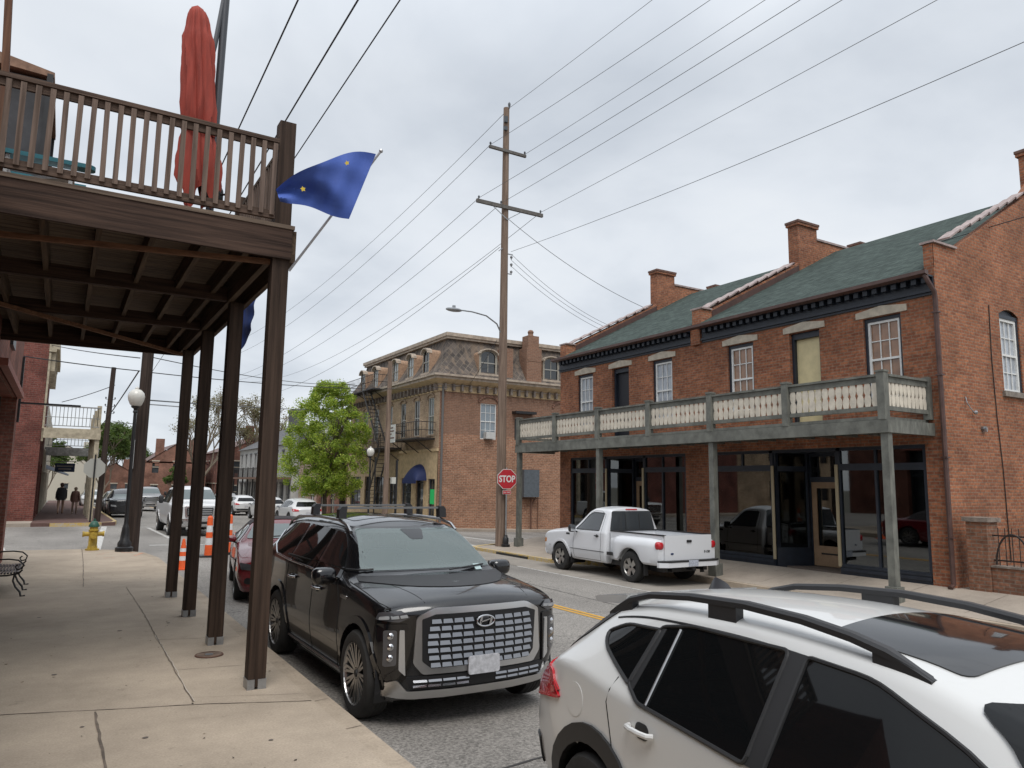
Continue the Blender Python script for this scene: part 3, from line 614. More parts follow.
for k in range(7):
    y = ry[k]; mb = MB(); mb.box((PX-.075, y-.085, 3.365), (PX+.095, y+.085, 4.37)); mb.box((PX-.09, y-.1, 4.37), (PX+.11, y+.1, 4.41)); mb.build('railing_post', GREEN, B)
for y in (9.15, 23.7): mb = MB(); mb.box((FX-.12, y-.08, 3.445), (FX-.004, y+.08, 4.39)); mb.build('railing_post', GREEN, B)
# ------------------------------------------------------------------ low brick wall with iron fence, right of the brick building
Fn = thing('brick_wall', 'low weathered brick wall with capped pillar and rusty iron fence at the right edge', 'wall', (16.45, 8.4, 0))
def loc(o): return o
WB = brick('brick_low_wall', (.33, .15, .09), (.22, .10, .06), (.27, .2, .15), dirt=.7)
def rel(mbx, name, m, parent, sm=False):
    o = parent.location; mbx.v = [(v[0]-o[0], v[1]-o[1], v[2]-o[2]) for v in mbx.v]; return mbx.build(name, m, parent, sm)
mb = MB(); mb.box((16.5, 2.0, -.6), (16.78, 8.18, .36)); rel(mb, 'wall', WB, Fn)
mb = MB(); mb.box((16.42, 8.19, -.6), (16.86, 8.6, 1.27)); rel(mb, 'pillar', WB, Fn)
mb = MB(); mb.box((16.36, 8.14, 1.272), (16.92, 8.65, 1.36)); mb.box((16.46, 2.0, .362), (16.82, 8.17, .40)); rel(mb, 'cap', mat('cap_stone', (.22, .18, .15), .9, noise=.4, nscale=6), Fn)
mb = MB()
for k in range(46):
    y = 8.08-k*.13; mb.tube([(16.64, y, .4), (16.64, y, 1.16)], .009, 5)
mb.bar((16.64, 8.19, .5), (16.64, 2.1, .5), .02, .03); mb.bar((16.64, 8.19, 1.0), (16.64, 2.1, 1.0), .02, .03)
mb.tube([(16.55, 7.78+.32*math.cos(t), .42+.62*math.sin(t)) for t in linspc(0, math.pi, 14)], .02, 6)
rel(mb, 'iron_fence', mat('rusty_iron', (.03, .02, .017), .7, noise=.5), Fn)
mb = MB(); mb.face([(16.8, -30, -.35), (45, -30, -1.0), (45, 8.85, -1.0), (16.8, 8.85, -.35)]); struct(mb.build('yard', mat('yard_dirt', (.16, .13, .09), .95, noise=.4, nscale=2)))
mb = MB(); mb.face([(16.3, -30, -.14), (16.8, -30, -.14), (16.8, 8.85, -.14), (16.3, 8.85, -.14)]); struct(mb.build('sidewalk_edge', SW2))

# ------------------------------------------------------------------ mansard building across the side street
MX, MY, MB0 = 18.5, 38.75, -.75
Mn = thing('mansard_building', 'corner building with slate mansard roof, iron fire escape and tan brick front', 'building', (0, 0, 0))
ME = 8.15; MYE = 54.3; MXE = 31.5
TMF = fr((MX, MY, 0), (0, 1, 0), (-1, 0, 0)); TMS = fr((MX, MY, 0), (1, 0, 0), (0, -1, 0))
fw = [39.95, 42.0, 44.15, 46.4, 48.9, 51.0, 53.0]
fholes = [(y-.42-MY, y+.42-MY, 4.75, 6.95) for y in fw]
gh = [(39.05, 40.0, .0, 2.15, 'green'), (40.6, 41.7, -.2, 2.3, 'door'), (42.4, 44.0, .45, 2.2, 'w'), (44.9, 46.1, .45, 2.2, 'w'), (47.0, 48.6, .2, 2.3, 'w'), (49.4, 50.6, .2, 2.3, 'w'), (51.4, 53.6, .2, 2.3, 'w')]
fholes += [(a-MY, b-MY, c, d) for a, b, c, d, k in gh]
mb = MB(); wall(mb, TMF, MYE-MY, 7.7, fholes, .22, 0, v0=-1.2)
msh = [(21.2-MX, 22.3-MX, 4.55, 6.7), (23.6-MX, 24.2-MX, 4.6, 5.9)]
wall(mb, TMS, MXE-MX, 7.7, msh, .18, 1, v0=-1.6)
wall(mb, fr((MX, MYE, 0), (1, 0, 0), (0, 1, 0)), MXE-MX, 7.7, [], .1, 1, v0=-1.6); wall(mb, fr((MXE, MY, 0), (0, 1, 0), (1, 0, 0)), MYE-MY, 7.7, [], .1, 1, v0=-1.6)
mb.box((MX+.6, MY+.5, 3.3), (MXE-.3, MYE-.3, 3.5), 0); 
mb.build('wall', [BRICK_T, BRICK_M], Mn)
TANP = mat('tan_paint', (.52, .39, .23), .75, noise=.2, nscale=4); TRIM = mat('cornice_trim', (.40, .33, .26), .7, noise=.3, nscale=4); WEA = mat('weathered_trim', (.20, .165, .14), .8, noise=.5, nscale=3)
mb = MB()     # painted ground floor on the front, with openings
wall(mb, fr((MX-.05, MY+.02, 0), (0, 1, 0), (-1, 0, 0)), MYE-MY-.02, 3.75, [(a-.02, b-.02, c, d) for a, b, c, d in [(h[0], h[1], h[2], h[3]) for h in fholes if h[3] < 3]], .06, 0, v0=-1.2)
mb.box((MX-.12, MY-.02, 3.75), (MX+.0, MYE, 3.9)); mb.build('ground_floor_facing', TANP, Mn)
mb = MB()     # cornice band + bracket + soffit on both sides
def run(x0, y0, x1, y1):   # outline rectangles offset
    pass
for (z0, z1, o, mi) in ((7.25, 7.62, .06, 0), (7.92, 8.08, .55, 1), (8.08, 8.2, .68, 1), (7.60, 7.66, .12, 1)):
    mb.box((MX-o, MY-o, z0), (MX, MYE, z1), mi); mb.box((MX, MY-o, z0), (MXE, MY, z1), mi)
mb.face([(MX-.55, MY-.55, 7.921), (MX-.55, MYE, 7.921), (MX-.06, MYE, 7.66), (MX-.06, MY-.06, 7.66)], 0); mb.face([(MX-.55, MY-.55, 7.921), (MXE, MY-.55, 7.921), (MXE, MY-.06, 7.66), (MX-.06, MY-.06, 7.66)], 0)
for k in range(28): y = MY+.15+k*.56; mb.box((MX-.3, y, 7.3), (MX-.061, y+.13, 7.68), 2)
for k in range(23): x = MX+.15+k*.56; mb.box((x, MY-.3, 7.3), (x+.13, MY-.061, 7.68), 2)
mb.build('cornice', [TANP, TRIM, WEA], Mn)
# slate mansard
def slate():
    m = bpy.data.materials.new('old_slate'); m.use_nodes = True; nt = m.node_tree; b = nt.nodes['Principled BSDF']; L = nt.links
    uv, tc = wall_uv(nt)
    mp = nt.nodes.new('ShaderNodeMapping'); mp.inputs['Rotation'].default_value = (0, 0, R(45)); mp.inputs['Scale'].default_value = (1.0, 1.0, 1); L.new(uv, mp.inputs[0])
    ck = nt.nodes.new('ShaderNodeTexBrick'); ck.offset = 0; ck.inputs['Scale'].default_value = 1; ck.inputs['Brick Width'].default_value = .30; ck.inputs['Row Height'].default_value = .30; ck.inputs['Mortar Size'].default_value = .022; ck.inputs['Mortar Smooth'].default_value = .6
    ck.inputs['Color1'].default_value = (.105, .085, .072, 1); ck.inputs['Color2'].default_value = (.045, .037, .033, 1); ck.inputs['Mortar'].default_value = (.135, .11, .085, 1); L.new(mp.outputs[0], ck.inputs['Vector'])
    n = nt.nodes.new('ShaderNodeTexNoise'); n.inputs['Scale'].default_value = .9; n.inputs['Detail'].default_value = 9; n.inputs['Roughness'].default_value = .7; L.new(tc.outputs['Object'], n.inputs[0])
    mr = nt.nodes.new('ShaderNodeMapRange'); mr.inputs[1].default_value = .35; mr.inputs[2].default_value = .65; mr.inputs[3].default_value = .55; mr.inputs[4].default_value = 1.5; L.new(n.outputs[0], mr.inputs[0])
    sc = nt.nodes.new('ShaderNodeVectorMath'); sc.operation = 'SCALE'; L.new(ck.outputs[0], sc.inputs[0]); L.new(mr.outputs[0], sc.inputs['Scale'])
    w_ = nt.nodes.new('ShaderNodeTexNoise'); w_.inputs['Scale'].default_value = 1; w_.inputs['Detail'].default_value = 6
    m2 = nt.nodes.new('ShaderNodeMapping'); m2.inputs['Scale'].default_value = (3, 3, .35); L.new(tc.outputs['Object'], m2.inputs[0]); L.new(m2.outputs[0], w_.inputs[0])
    q = nt.nodes.new('ShaderNodeMapRange'); q.inputs[1].default_value = .5; q.inputs[2].default_value = .65; q.inputs[3].default_value = 0; q.inputs[4].default_value = .7; L.new(w_.outputs[0], q.inputs[0])
    mx = nt.nodes.new('ShaderNodeMix'); mx.data_type = 'RGBA'; L.new(q.outputs[0], mx.inputs[0]); L.new(sc.outputs[0], mx.inputs[6]); mx.inputs[7].default_value = (.19, .14, .10, 1)
    L.new(mx.outputs[2], b.inputs['Base Color']); b.inputs['Roughness'].default_value = .85
    return m
SLATE = slate()
zt, ins = 10.75, .95
mb = MB()
A = [(MX-.35, MY-.35), (MXE, MY-.35), (MXE, MYE), (MX-.35, MYE)]; C = [(MX+ins, MY+ins), (MXE-.3, MY+ins), (MXE-.3, MYE-.6), (MX+ins, MYE-.6)]
lv = []
for t in linspc(0, 1, 7):       # slightly concave slope
    s = t**1.0+.16*math.sin(math.pi*t)
    lv.append([(lerp(A[k][0], C[k][0], min(1, s)), lerp(A[k][1], C[k][1], min(1, s)), lerp(8.2, zt, t)) for k in range(4)])
mb.grid(lv, 0, True); mb.face([(x, y, zt+.005) for x, y in C]); rf = mb.build('roof', SLATE, Mn)
mb = MB()
mb.box((C[0][0]-.3, C[0][1]-.3, zt-.02), (C[0][0]-.0, C[3][1]+.2, zt+.2)); mb.box((C[0][0], C[0][1]-.3, zt-.02), (C[1][0]+.2, C[0][1], zt+.2)); mb.box((C[0][0]-.22, C[0][1]-.22, zt-.16), (C[0][0]+.1, C[3][1]+.1, zt-.022)); mb.box((C[0][0]+.1, C[0][1]-.22, zt-.16), (C[1][0]+.1, C[0][1]+.1, zt-.022))
mb.build('roof_edge', TRIM, Mn)
def dormer(T, u, w, v0, v1, pale):
    """arched dormer standing out of the mansard slope"""
    mb = MB(); n = 8; h = w/2
    arc = [(u+h*math.cos(t)*1.0, v1+.32*math.sin(t)) for t in linspc(0, math.pi, n+1)]
    outer = [(u-h-.0, v0)]+[(a, b) for a, b in reversed(arc)]+[(u+h, v0)]
    # cheeks and vaulted top going back
    for i in range(len(outer)-1):
        a, b = outer[i], outer[i+1]; mb.face([T @ Vector((a[0], .12, a[1])), T @ Vector((b[0], .12, b[1])), T @ Vector((b[0], -1.1, b[1])), T @ Vector((a[0], -1.1, a[1]))], 0)
    inner = [(u+(a-u)*.78, v0+.08+(b-v0-.08)*.93) for a, b in outer]
    for i in range(len(outer)-1):
        mb.face([T @ Vector((p[0], .12, p[1])) for p in (outer[i], outer[i+1], inner[i+1], inner[i])], 1)
    mb.face([T @ Vector((p[0], .12, p[1])) for p in (outer[0], inner[0], inner[-1], outer[-1])], 1)
    for i in range(len(arc)-1):       # hood moulding
        mb.bar(T @ Vector((arc[i][0], .12, arc[i][1]+.03)), T @ Vector((arc[i+1][0], .12, arc[i+1][1]+.03)), .34, .07, 2)
    fbox(mb, T, u-h-.08, u+h+.08, v0-.12, v0, -.1, .22, 2)
    d = mb.build('dormer', [mat('dormer_cheek', (.36, .23, .15), .8, noise=.3), mat('dormer_frame', (.30, .27, .22), .7, noise=.3), TRIM], Mn)
    p = MB(); p.face([T @ Vector((a, .06, b)) for a, b in inner]); fbox(p, T, u-h*.78, u+h*.78, (v0+v1)/2+.05, (v0+v1)/2+.12, .07, .1, 1); fbox(p, T, u-.02, u+.02, v0+.1, v1+.1, .065, .09, 1)
    p.build('pane', [mat('pane_pale', (.32, .34, .34), .1, spec=.8) if pale else PANE_D, mat('sash_grey', (.3, .29, .26), .6)], d)
for y, pl in ((40.6, False), (42.9, True), (45.4, True), (49.0, True), (51.6, True)): dormer(fr((MX, MY, 0), (0, 1, 0), (-1, 0, 0)), y-MY, .95, 8.5, 9.65, pl)
for x in (21.6, 26.2): dormer(fr((MX, MY, 0), (1, 0, 0), (0, -1, 0)), x-MX, 1.25, 8.5, 9.65, False)
mb = MB(); mb.box((24.25, MY-.3, 8.2), (25.35, MY+.6, 10.4)); mb.box((24.4, MY-.22, 10.4), (25.2, MY+.5, 11.2)); mb.box((24.3, MY-.32, 9.55), (25.3, MY+.4, 9.66)); mb.lathe([(.0, 11.2), (.2, 11.2), (.16, 11.35), (.2, 11.5), (.14, 11.6), (0, 11.65)], (24.8, MY+.15, 0)); mb.build('chimney', BRICK_M, Mn)
mb = MB(); mb.box((22.65, MY-.22, 8.2), (23.3, MY+.6, 10.2)); mb.build('chimney', BRICK_M, Mn)
# windows with arched hoods (front), ground floor openings
arched = mat('window_arch', (.30, .22, .15), .8)
for i, y in enumerate(fw):
    window(Mn, TMF, y-.42-MY, y+.42-MY, 4.75, 6.95, fm=mat('old_white_frame', (.46, .45, .41), .6), pm=mat('pane_grey_green', (.13, .15, .15), .08, spec=.8) if i not in (1, 2) else PANE_D, rec=.1, grid=(2, 1))
    mb = MB(); arc = [(y+.5*math.cos(t), 6.93+.26*math.sin(t)) for t in linspc(0, math.pi, 9)]
    for k in range(8): mb.bar((MX-.02, arc[k][0], arc[k][1]), (MX-.02, arc[k+1][0], arc[k+1][1]), .12, .1)
    mb.build('window_hood', arched, Mn); k2 = MB(); k2.box((MX-.06, y-.5, 4.65), (MX+.02, y+.5, 4.75)); k2.build('window_sill', arched, Mn)
window(Mn, TMS, 21.2-MX, 22.3-MX, 4.55, 6.7, pm=mat('pane_blue_grey', (.20, .24, .27), .08, spec=.8), rec=.1, grid=(3, 2))
mb = MB(); mb.box((21.45, MY-.32, 4.58), (22.05, MY+.05, 4.98)); mb.build('air_conditioner', mat('ac_white', (.5, .5, .48), .5, noise=.1), Mn)
mb = MB(); fbox(mb, TMS, 23.6-MX, 24.2-MX, 4.6, 5.9, -.15, -.1, 0); mb.box((23.4, MY-.5, 6.2), (24.9, MY, 6.35), 0); build_each(mb, 'window_board', BLACKM, Mn)
mb = MB()
for x in (21.75, 27.1): 
    arc = [(x+.68*math.cos(t), 6.75+.4*math.sin(t)) for t in linspc(0, math.pi, 11)]
    for k in range(10): mb.bar((arc[k][0], MY-.03, arc[k][1]), (arc[k+1][0], MY-.03, arc[k+1][1]), .08, .14)
build_each(mb, 'window_hood', brick('brick_arch', (.24, .12, .08), (.2, .1, .07), (.22, .15, .12)), Mn)
STORE = mat('shop_pane', (.05, .055, .055), .05, spec=.9, noise=.6, nscale=2.5)
for a, b, c, d, k in gh:
    if k == 'door':
        mb = MB(); fbox(mb, TMF, a-MY, a-MY+.09, c, d, -.2, -.05); fbox(mb, TMF, b-MY-.09, b-MY, c, d, -.2, -.05); fbox(mb, TMF, a-MY+.09, b-MY-.09, d-.4, d-.33, -.2, -.05); fbox(mb, TMF, a-MY+.09, b-MY-.09, c, .1, -.2, -.08); f = mb.build('door', mat('dark_door', (.03, .03, .035), .5), Mn)
        p = MB(); fbox(p, TMF, a-MY+.05, b-MY-.05, c+.05, d-.03, -.17, -.12); p.build('pane', STORE, f)
    else: window(Mn, TMF, a-MY, b-MY, c, d, fm=mat('shop_frame_dark', (.05, .055, .07), .6), pm=STORE, rec=.12, grid=(2 if b-a > 1.2 else 1, 1))
mb = MB(); mb.box((MX+.045, 39.2, .7), (MX+.06, 39.85, 1.55)); mb.build('green_poster', mat('green_poster', (.02, .62, .16), .5), Mn)
mb = MB(); n = 12       # quarter-barrel awning
rows = []
for t in linspc(0, math.pi, 15):
    y = 41.15+.98*math.cos(t); s = math.sin(t)
    rows.append([(MX-.06-.70*math.sin(q), y, 2.05+(.98*s)*math.cos(q)) for q in linspc(0, math.pi/2, 8)])
mb.grid(rows); mb.box((MX-.77, 40.17, 1.87), (MX-.73, 42.13, 2.06)); mb.build('awning', mat('awning_navy', (.010, .020, .085), .7), Mn, True)
# iron balcony and fire escape
IRON = mat('iron_black', (.03, .024, .022), .6, noise=.4)
mb = MB()
def irail(p, q, h=.95, n=12):
    p = Vector(p); q = Vector(q)
    for zz in (0, h*.5, h): mb.tube([p+Vector((0, 0, zz)), q+Vector((0, 0, zz))], .022, 4)
    for k in range(n+1): c = p.lerp(q, k/n); mb.tube([c, c+Vector((0, 0, h))], .012, 4)
bx = MX-1.15
for a, b, z in ((39.3, 43.6, 4.5), (44.2, 53.4, 4.1), (46.6, 53.2, 8.15)):
    mb.box((bx-.02 if z < 8 else bx-.1, a, z-.08), (MX-.02, b, z)); irail((bx, a, z), (bx, b, z), n=int((b-a)*4)); irail((bx, a, z), (MX, a, z), n=4); irail((bx, b, z), (MX, b, z), n=4)
    for y in linspc(a+.3, b-.3, 3): mb.tube([(bx, y, z-.05), (MX-.02, y, z-.8)], .03, 4)
for (p, q) in (((MX-.9, 45.2, 4.2), (MX-.9, 48.6, 8.1)), ((MX-.9, 47.2, .4), (MX-.9, 44.9, 4.1))):
    for s in (-.28, .28): mb.bar((p[0]+s, p[1], p[2]), (q[0]+s, q[1], q[2]), .04, .16)
    for k in range(16): c = Vector(p).lerp(Vector(q), k/15); mb.box((c.x-.28, c.y-.1, c.z-.015), (c.x+.28, c.y+.1, c.z+.015))
    for k in range(9): c = Vector(p).lerp(Vector(q), k/8)+Vector((-.3, 0, 0)); mb.tube([c, c+Vector((0, 0, .9))], .012, 4)
    mb.tube([Vector(p)+Vector((-.3, 0, .9)), Vector(q)+Vector((-.3, 0, .9))], .02, 4)
mb.build('fire_escape', IRON, Mn)
mb = MB(); mb.tube([(MX+.15, MY-.09, 7.6), (MX+.15, MY-.09, -.5)], .07, 8); mb.build('downspout', mat('lead_pipe', (.12, .115, .11), .6), Mn)
sb = thing('sign_board', 'white sign board hung on the iron balcony of the mansard building', 'sign', (bx-.06, 43.0, 0))
mb = MB(); mb.box((-.03, -.62, 4.35), (.0, .62, 5.45)); mb.build('board', mat('sign_white', (.62, .62, .6), .6), sb)
mb = MB()
for z, a, b in ((5.22, -.3, .3), (5.02, -.45, .42), (4.84, -.1, .2), (4.6, -.5, .5)): mb.box((-.036, a, z), (-.0305, b, z+.07))
mb.build('lettering', mat('sign_dark', (.12, .05, .05), .6), sb)
eb = thing('electric_meter_box', 'grey electric cabinet on iron bracket against the orange brick side wall behind the stop sign', 'cabinet', (24.6, MY, 0))
mb = MB(); mb.box((-.6, -.55, 1.15), (.5, -.05, 2.8)); mb.build('cabinet', mat('cabinet_grey', (.09, .105, .12), .5, noise=.2), eb)
mb = MB(); mb.bar((-.5, -.05, 1.05), (.75, -.4, 1.05), .06, .06); mb.tube([(.1, -.25, 1.1), (.1, -.25, -.9)], .05, 6); mb.tube([(.7, -.1, 1.4), (.1, -.25, .6)], .035, 6); mb.tube([(.72, -.06, -.9), (.72, -.06, 1.5)], .02, 5); mb.build('bracket', mat('rust', (.12, .06, .04), .8), eb)
mb = MB(); mb.tube([(27.6, MY-.08, -.9), (27.6, MY-.08, 2.2)], .06, 8); mb.build('conduit', GALV, Mn)
slab('sidewalk_side', [17.2, 20, 24, 28, 34], 37.7, MY-.003, lambda x, y: zroad(x, 36)+.12, SW2, .5, 4)
slab('sidewalk_far_block', [14.2, 14.35, 16, MX-.003], 37.7, 100, lambda x, y: zroad(13.5, y)+.12, SW2, .5, 40)
# ------------------------------------------------------------------ vehicles
def pchip(x, y, xi):
    x = np.asarray(x, float); y = np.asarray(y, float); h = np.diff(x); d = np.diff(y)/h; m = np.zeros_like(y)
    for i in range(1, len(x)-1):
        if d[i-1]*d[i] > 0:
            w1, w2 = 2*h[i]+h[i-1], h[i]+2*h[i-1]; m[i] = (w1+w2)/(w1/d[i-1]+w2/d[i])
    m[0], m[-1] = d[0], d[-1]
    k = np.clip(np.searchsorted(x, xi)-1, 0, len(x)-2); t = (xi-x[k])/h[k]
    return (2*t**3-3*t**2+1)*y[k]+(t**3-2*t**2+t)*h[k]*m[k]+(-2*t**3+3*t**2)*y[k+1]+(t**3-t**2)*h[k]*m[k+1]
def section(p, fil):
    """half cross-section from the six control points, rounded at the corners, fixed number of points"""
    out = [Vector((0, p[0][1]))]
    n = len(p)
    for i in range(1, n-1):
        P = Vector(p[i]); A = Vector(p[i-1])-P; Bv = Vector(p[i+1])-P
        ra, rb = min(fil[i], A.length*.45), min(fil[i], Bv.length*.45)
        a = P+A.normalized()*ra if A.length > 1e-6 else P; b = P+Bv.normalized()*rb if Bv.length > 1e-6 else P
        last = out[-1]; k = {1: 2, 2: 2, 3: 5, 4: 6}.get(i, 3)
        for j in range(1, k): out.append(last.lerp(a, j/k))
        for t in (0, .25, .5, .75, 1): out.append(a*(1-t)**2+P*2*t*(1-t)+b*t*t)
    last = out[-1]; zc = p[-1][1]; x0 = last.x
    for j in range(1, 16):
        t = j/16; x = x0*(1-t); out.append(Vector((x, zc-(zc-last.y)*(x/x0)**2 if x0 > 1e-6 else zc)))
    out.append(Vector((0, zc)))
    return out
class Car:
    """vehicle whose front looks towards -Y in its own space; body lofted through stations
    station: y, zb, wb, zm, wm, zbelt, wbelt, zr, wr, zc"""
    def __init__(s, name, label, cat, st, mats, axles, tyre=(.37, .24), arch=.43, bow=(.16, .10), fil=(0, .08, .12, .05, .07), group=None, crn=.10, track=None, step=.055, hole=None):
        s.root = thing(name, label, cat, group=group); s.mats = mats; s.st = st = np.array(st, float)
        y0, y1 = st[0, 0], st[-1, 0]; r = crn
        ys = np.arange(y0+r, y1-r, step); ends = [r*(1-math.sin(a)) for a in linspc(0, math.pi/2, 6)][::-1]
        ys = np.concatenate([[y0+e for e in ends[:-1]], ys, [y1-e for e in ends[::-1][1:]]]); ys = np.unique(np.round(np.clip(ys, y0, y1), 4))
        cols = [pchip(st[:, 0], st[:, c], ys) for c in range(1, 10)]
        W = st[:, 4].max(); s.W = W; rows = []
        for i, y in enumerate(ys):
            zb, wb, zm, wm, zt, wt, zr, wr, zc = [c[i] for c in cols]
            e = min(y-y0, y1-y); q = 0
            if e < r: q = r*(1-math.sqrt(max(0, 1-((r-e)/r)**2)))
            wb -= q; wm -= q; wt -= q; wr = max(.05, min(wr, wt)-q*.6 if wr > .1 else wr); zc -= q*.8; zr -= q*.8; zt = min(zt, zr)-q*.2; zb += q*.8
            h = section([(0, zb), (wb, zb), (wm, zm), (wt, zt), (wr, zr), (0, zc)], fil)
            ring = [(v.x, v.y) for v in h]+[(-v.x, v.y) for v in h[-2:0:-1]]
            rows.append((y, ring))
        s.y0, s.y1 = y0, y1
        def bend(x, y, z):
            u = abs(x)/W; yy = y
            yy += bow[0]*u**2.6*max(0, 1-(y-y0)/1.0); yy -= bow[1]*u**2.6*max(0, 1-(y1-y)/.8); return (x, yy, z)
        s.bend = bend
        V = []; F = []; n = len(rows[0][1])
        for y, ring in rows: V += [bend(x, y, z) for x, z in ring]
        for a in range(len(rows)-1):
            for b in range(n): F.append((a*n+b, a*n+(b+1) % n, (a+1)*n+(b+1) % n, (a+1)*n+b))
        # end caps as rows of quads across the car
        hn = n//2
        for (ri, flip) in ((0, False), (len(rows)-1, True)):
            y, ring = rows[ri]; NC = 10; base = len(V); idx = []
            for k in range(0, hn+1):
                L_ = ring[k]; R_ = ring[(n-k) % n]; row = []
                for c in range(NC+1):
                    t = c/NC; x = lerp(L_[0], R_[0], t); V.append(bend(x, y, L_[1])); row.append(len(V)-1)
                idx.append(row)
            for k in range(hn):
                for c in range(NC): F.append((idx[k][c], idx[k][c+1], idx[k+1][c+1], idx[k+1][c]))
        s.bvh = BVHTree.FromPolygons([Vector(v) for v in V], F)
        me = bpy.data.meshes.new('body')
        tr, tw = tyre; keep = []
        for f in F:
            c = sum((Vector(V[i]) for i in f), Vector())/len(f)
            if abs(c.x) > W*.45 and any((c.y-a)**2+(c.z-tr)**2 < (arch+.01)**2 for a in axles) and c.z < tr+arch+.02: continue
            if hole and hole(c): continue
            keep.append(f)
        me.from_pydata(V, [], keep); me.materials.append(mats['body'])
        bm = bmesh.new(); bm.from_mesh(me); bmesh.ops.remove_doubles(bm, verts=bm.verts, dist=1e-4); bmesh.ops.recalc_face_normals(bm, faces=bm.faces)
        bmesh.ops.delete(bm, geom=[v for v in bm.verts if not v.link_faces], context='VERTS'); bm.to_mesh(me); bm.free()
        me.polygons.foreach_set('use_smooth', [True]*len(me.polygons)); me.set_sharp_from_angle(angle=R(50))
        s.body = obj('body', me, s.root)
        s.axles = axles; s.tyre = tyre; s.arch = arch
        mb = MB()
        for a in axles:
            for sx in (-1, 1):
                rr = [[(sx*x, a+arch*1.03*math.cos(t), tr+arch*1.03*math.sin(t)) for t in linspc(-.35, math.pi+.35, 22)] for x in (W*.40, W-.03)]
                mb.grid(rr); mb.face([(sx*W*.40, a+arch*1.03*math.cos(t), tr+arch*1.03*math.sin(t)) for t in linspc(-.35, math.pi+.35, 22)])
        build_each(mb, 'wheel_well', BLACKM, s.body)
    DIR = {'x+': (Vector((-1, 0, 0)), lambda a, b: Vector((4, a, b))), 'x-': (Vector((1, 0, 0)), lambda a, b: Vector((-4, a, b))),
           'y-': (Vector((0, 1, 0)), lambda a, b: Vector((a, -6, b))), 'y+': (Vector((0, -1, 0)), lambda a, b: Vector((a, 6, b))), 'z': (Vector((0, 0, -1)), lambda a, b: Vector((a, b, 4)))}
    def hit(s, axis, a, b):
        d, f = s.DIR[axis]; p = f(a, b); h = s.bvh.ray_cast(p, d)
        if h[0] is None:
            q = s.bvh.find_nearest(Vector((0, a, b)) if axis[0] == 'x' else Vector((a, s.y0 if axis == 'y-' else s.y1, b)) if axis[0] == 'y' else Vector((a, b, 1.0)))
            return q[0], q[1] if q[1].dot(d) < 0 else -q[1]
        n = h[1]; n = -n if n.dot(d) > 0 else n
        return h[0], n
    def patch(s, name, polys, axis, m, off=.006, res=.09, parent=None, thick=.012, build=True, along=False):
        """flat outline(s) laid on the body's skin"""
        bmm = bmesh.new()
        for poly in polys:
            try: bmm.faces.new([bmm.verts.new((p[0], p[1], 0)) for p in poly])
            except Exception: pass
        allp = [p for q in polys for p in q]
        for ax in (0, 1):
            lo, hi = min(p[ax] for p in allp), max(p[ax] for p in allp); k = int((hi-lo)/res)
            for i in range(1, k+1):
                co = [0, 0, 0]; no = [0, 0, 0]; co[ax] = lo+(hi-lo)*i/(k+1); no[ax] = 1
                bmesh.ops.bisect_plane(bmm, geom=bmm.verts[:]+bmm.edges[:]+bmm.faces[:], plane_co=co, plane_no=no)
        bmesh.ops.triangulate(bmm, faces=[f for f in bmm.faces if len(f.verts) > 4])
        bmm.verts.ensure_lookup_table(); bmm.verts.index_update()
        d, _ = s.DIR[axis]; top = []; bot = []
        for v in bmm.verts:
            p, n = s.hit(axis, v.co.x, v.co.y); o = -d if along else n
            top.append(p+o*off); bot.append(p+o*(off-thick))
        F = [[v.index for v in f.verts] for f in bmm.faces]; N = len(top)
        for e in bmm.edges:
            if len(e.link_faces) == 1: a, b = e.verts[0].index, e.verts[1].index; F.append([a, b, b+N, a+N])
        bmm.free(); me = bpy.data.meshes.new(name); me.from_pydata(top+bot, [], F); me.materials.append(m)
        bm = bmesh.new(); bm.from_mesh(me); bmesh.ops.delete(bm, geom=[v for v in bm.verts if not v.link_faces], context='VERTS'); bmesh.ops.recalc_face_normals(bm, faces=bm.faces); bm.to_mesh(me); bm.free()
        # recalc may flip open sheets: make them face outwards
        me.polygons.foreach_set('use_smooth', [True]*len(me.polygons)); me.set_sharp_from_angle(angle=R(40))
        return obj(name, me, parent or s.root)
    def line(s, name, pts, axis, r, m, off=.0, parent=None, closed=False, dens=.06, mbx=None):
        P = []; pts = list(pts)+([pts[0]] if closed else [])
        for i in range(len(pts)-1):
            a, b = pts[i], pts[i+1]; n = max(1, int(math.hypot(b[0]-a[0], b[1]-a[1])/dens))
            for k in range(n): P.append((lerp(a[0], b[0], k/n), lerp(a[1], b[1], k/n)))
        P.append(pts[-1]); Q = []
        for a, b in P:
            p, n = s.hit(axis, a, b); Q.append(p+n*off)
        mb = mbx or MB(); mb.tube(Q, r, 6)
        if mbx is None: return mb.build(name, m, parent or s.body, True)
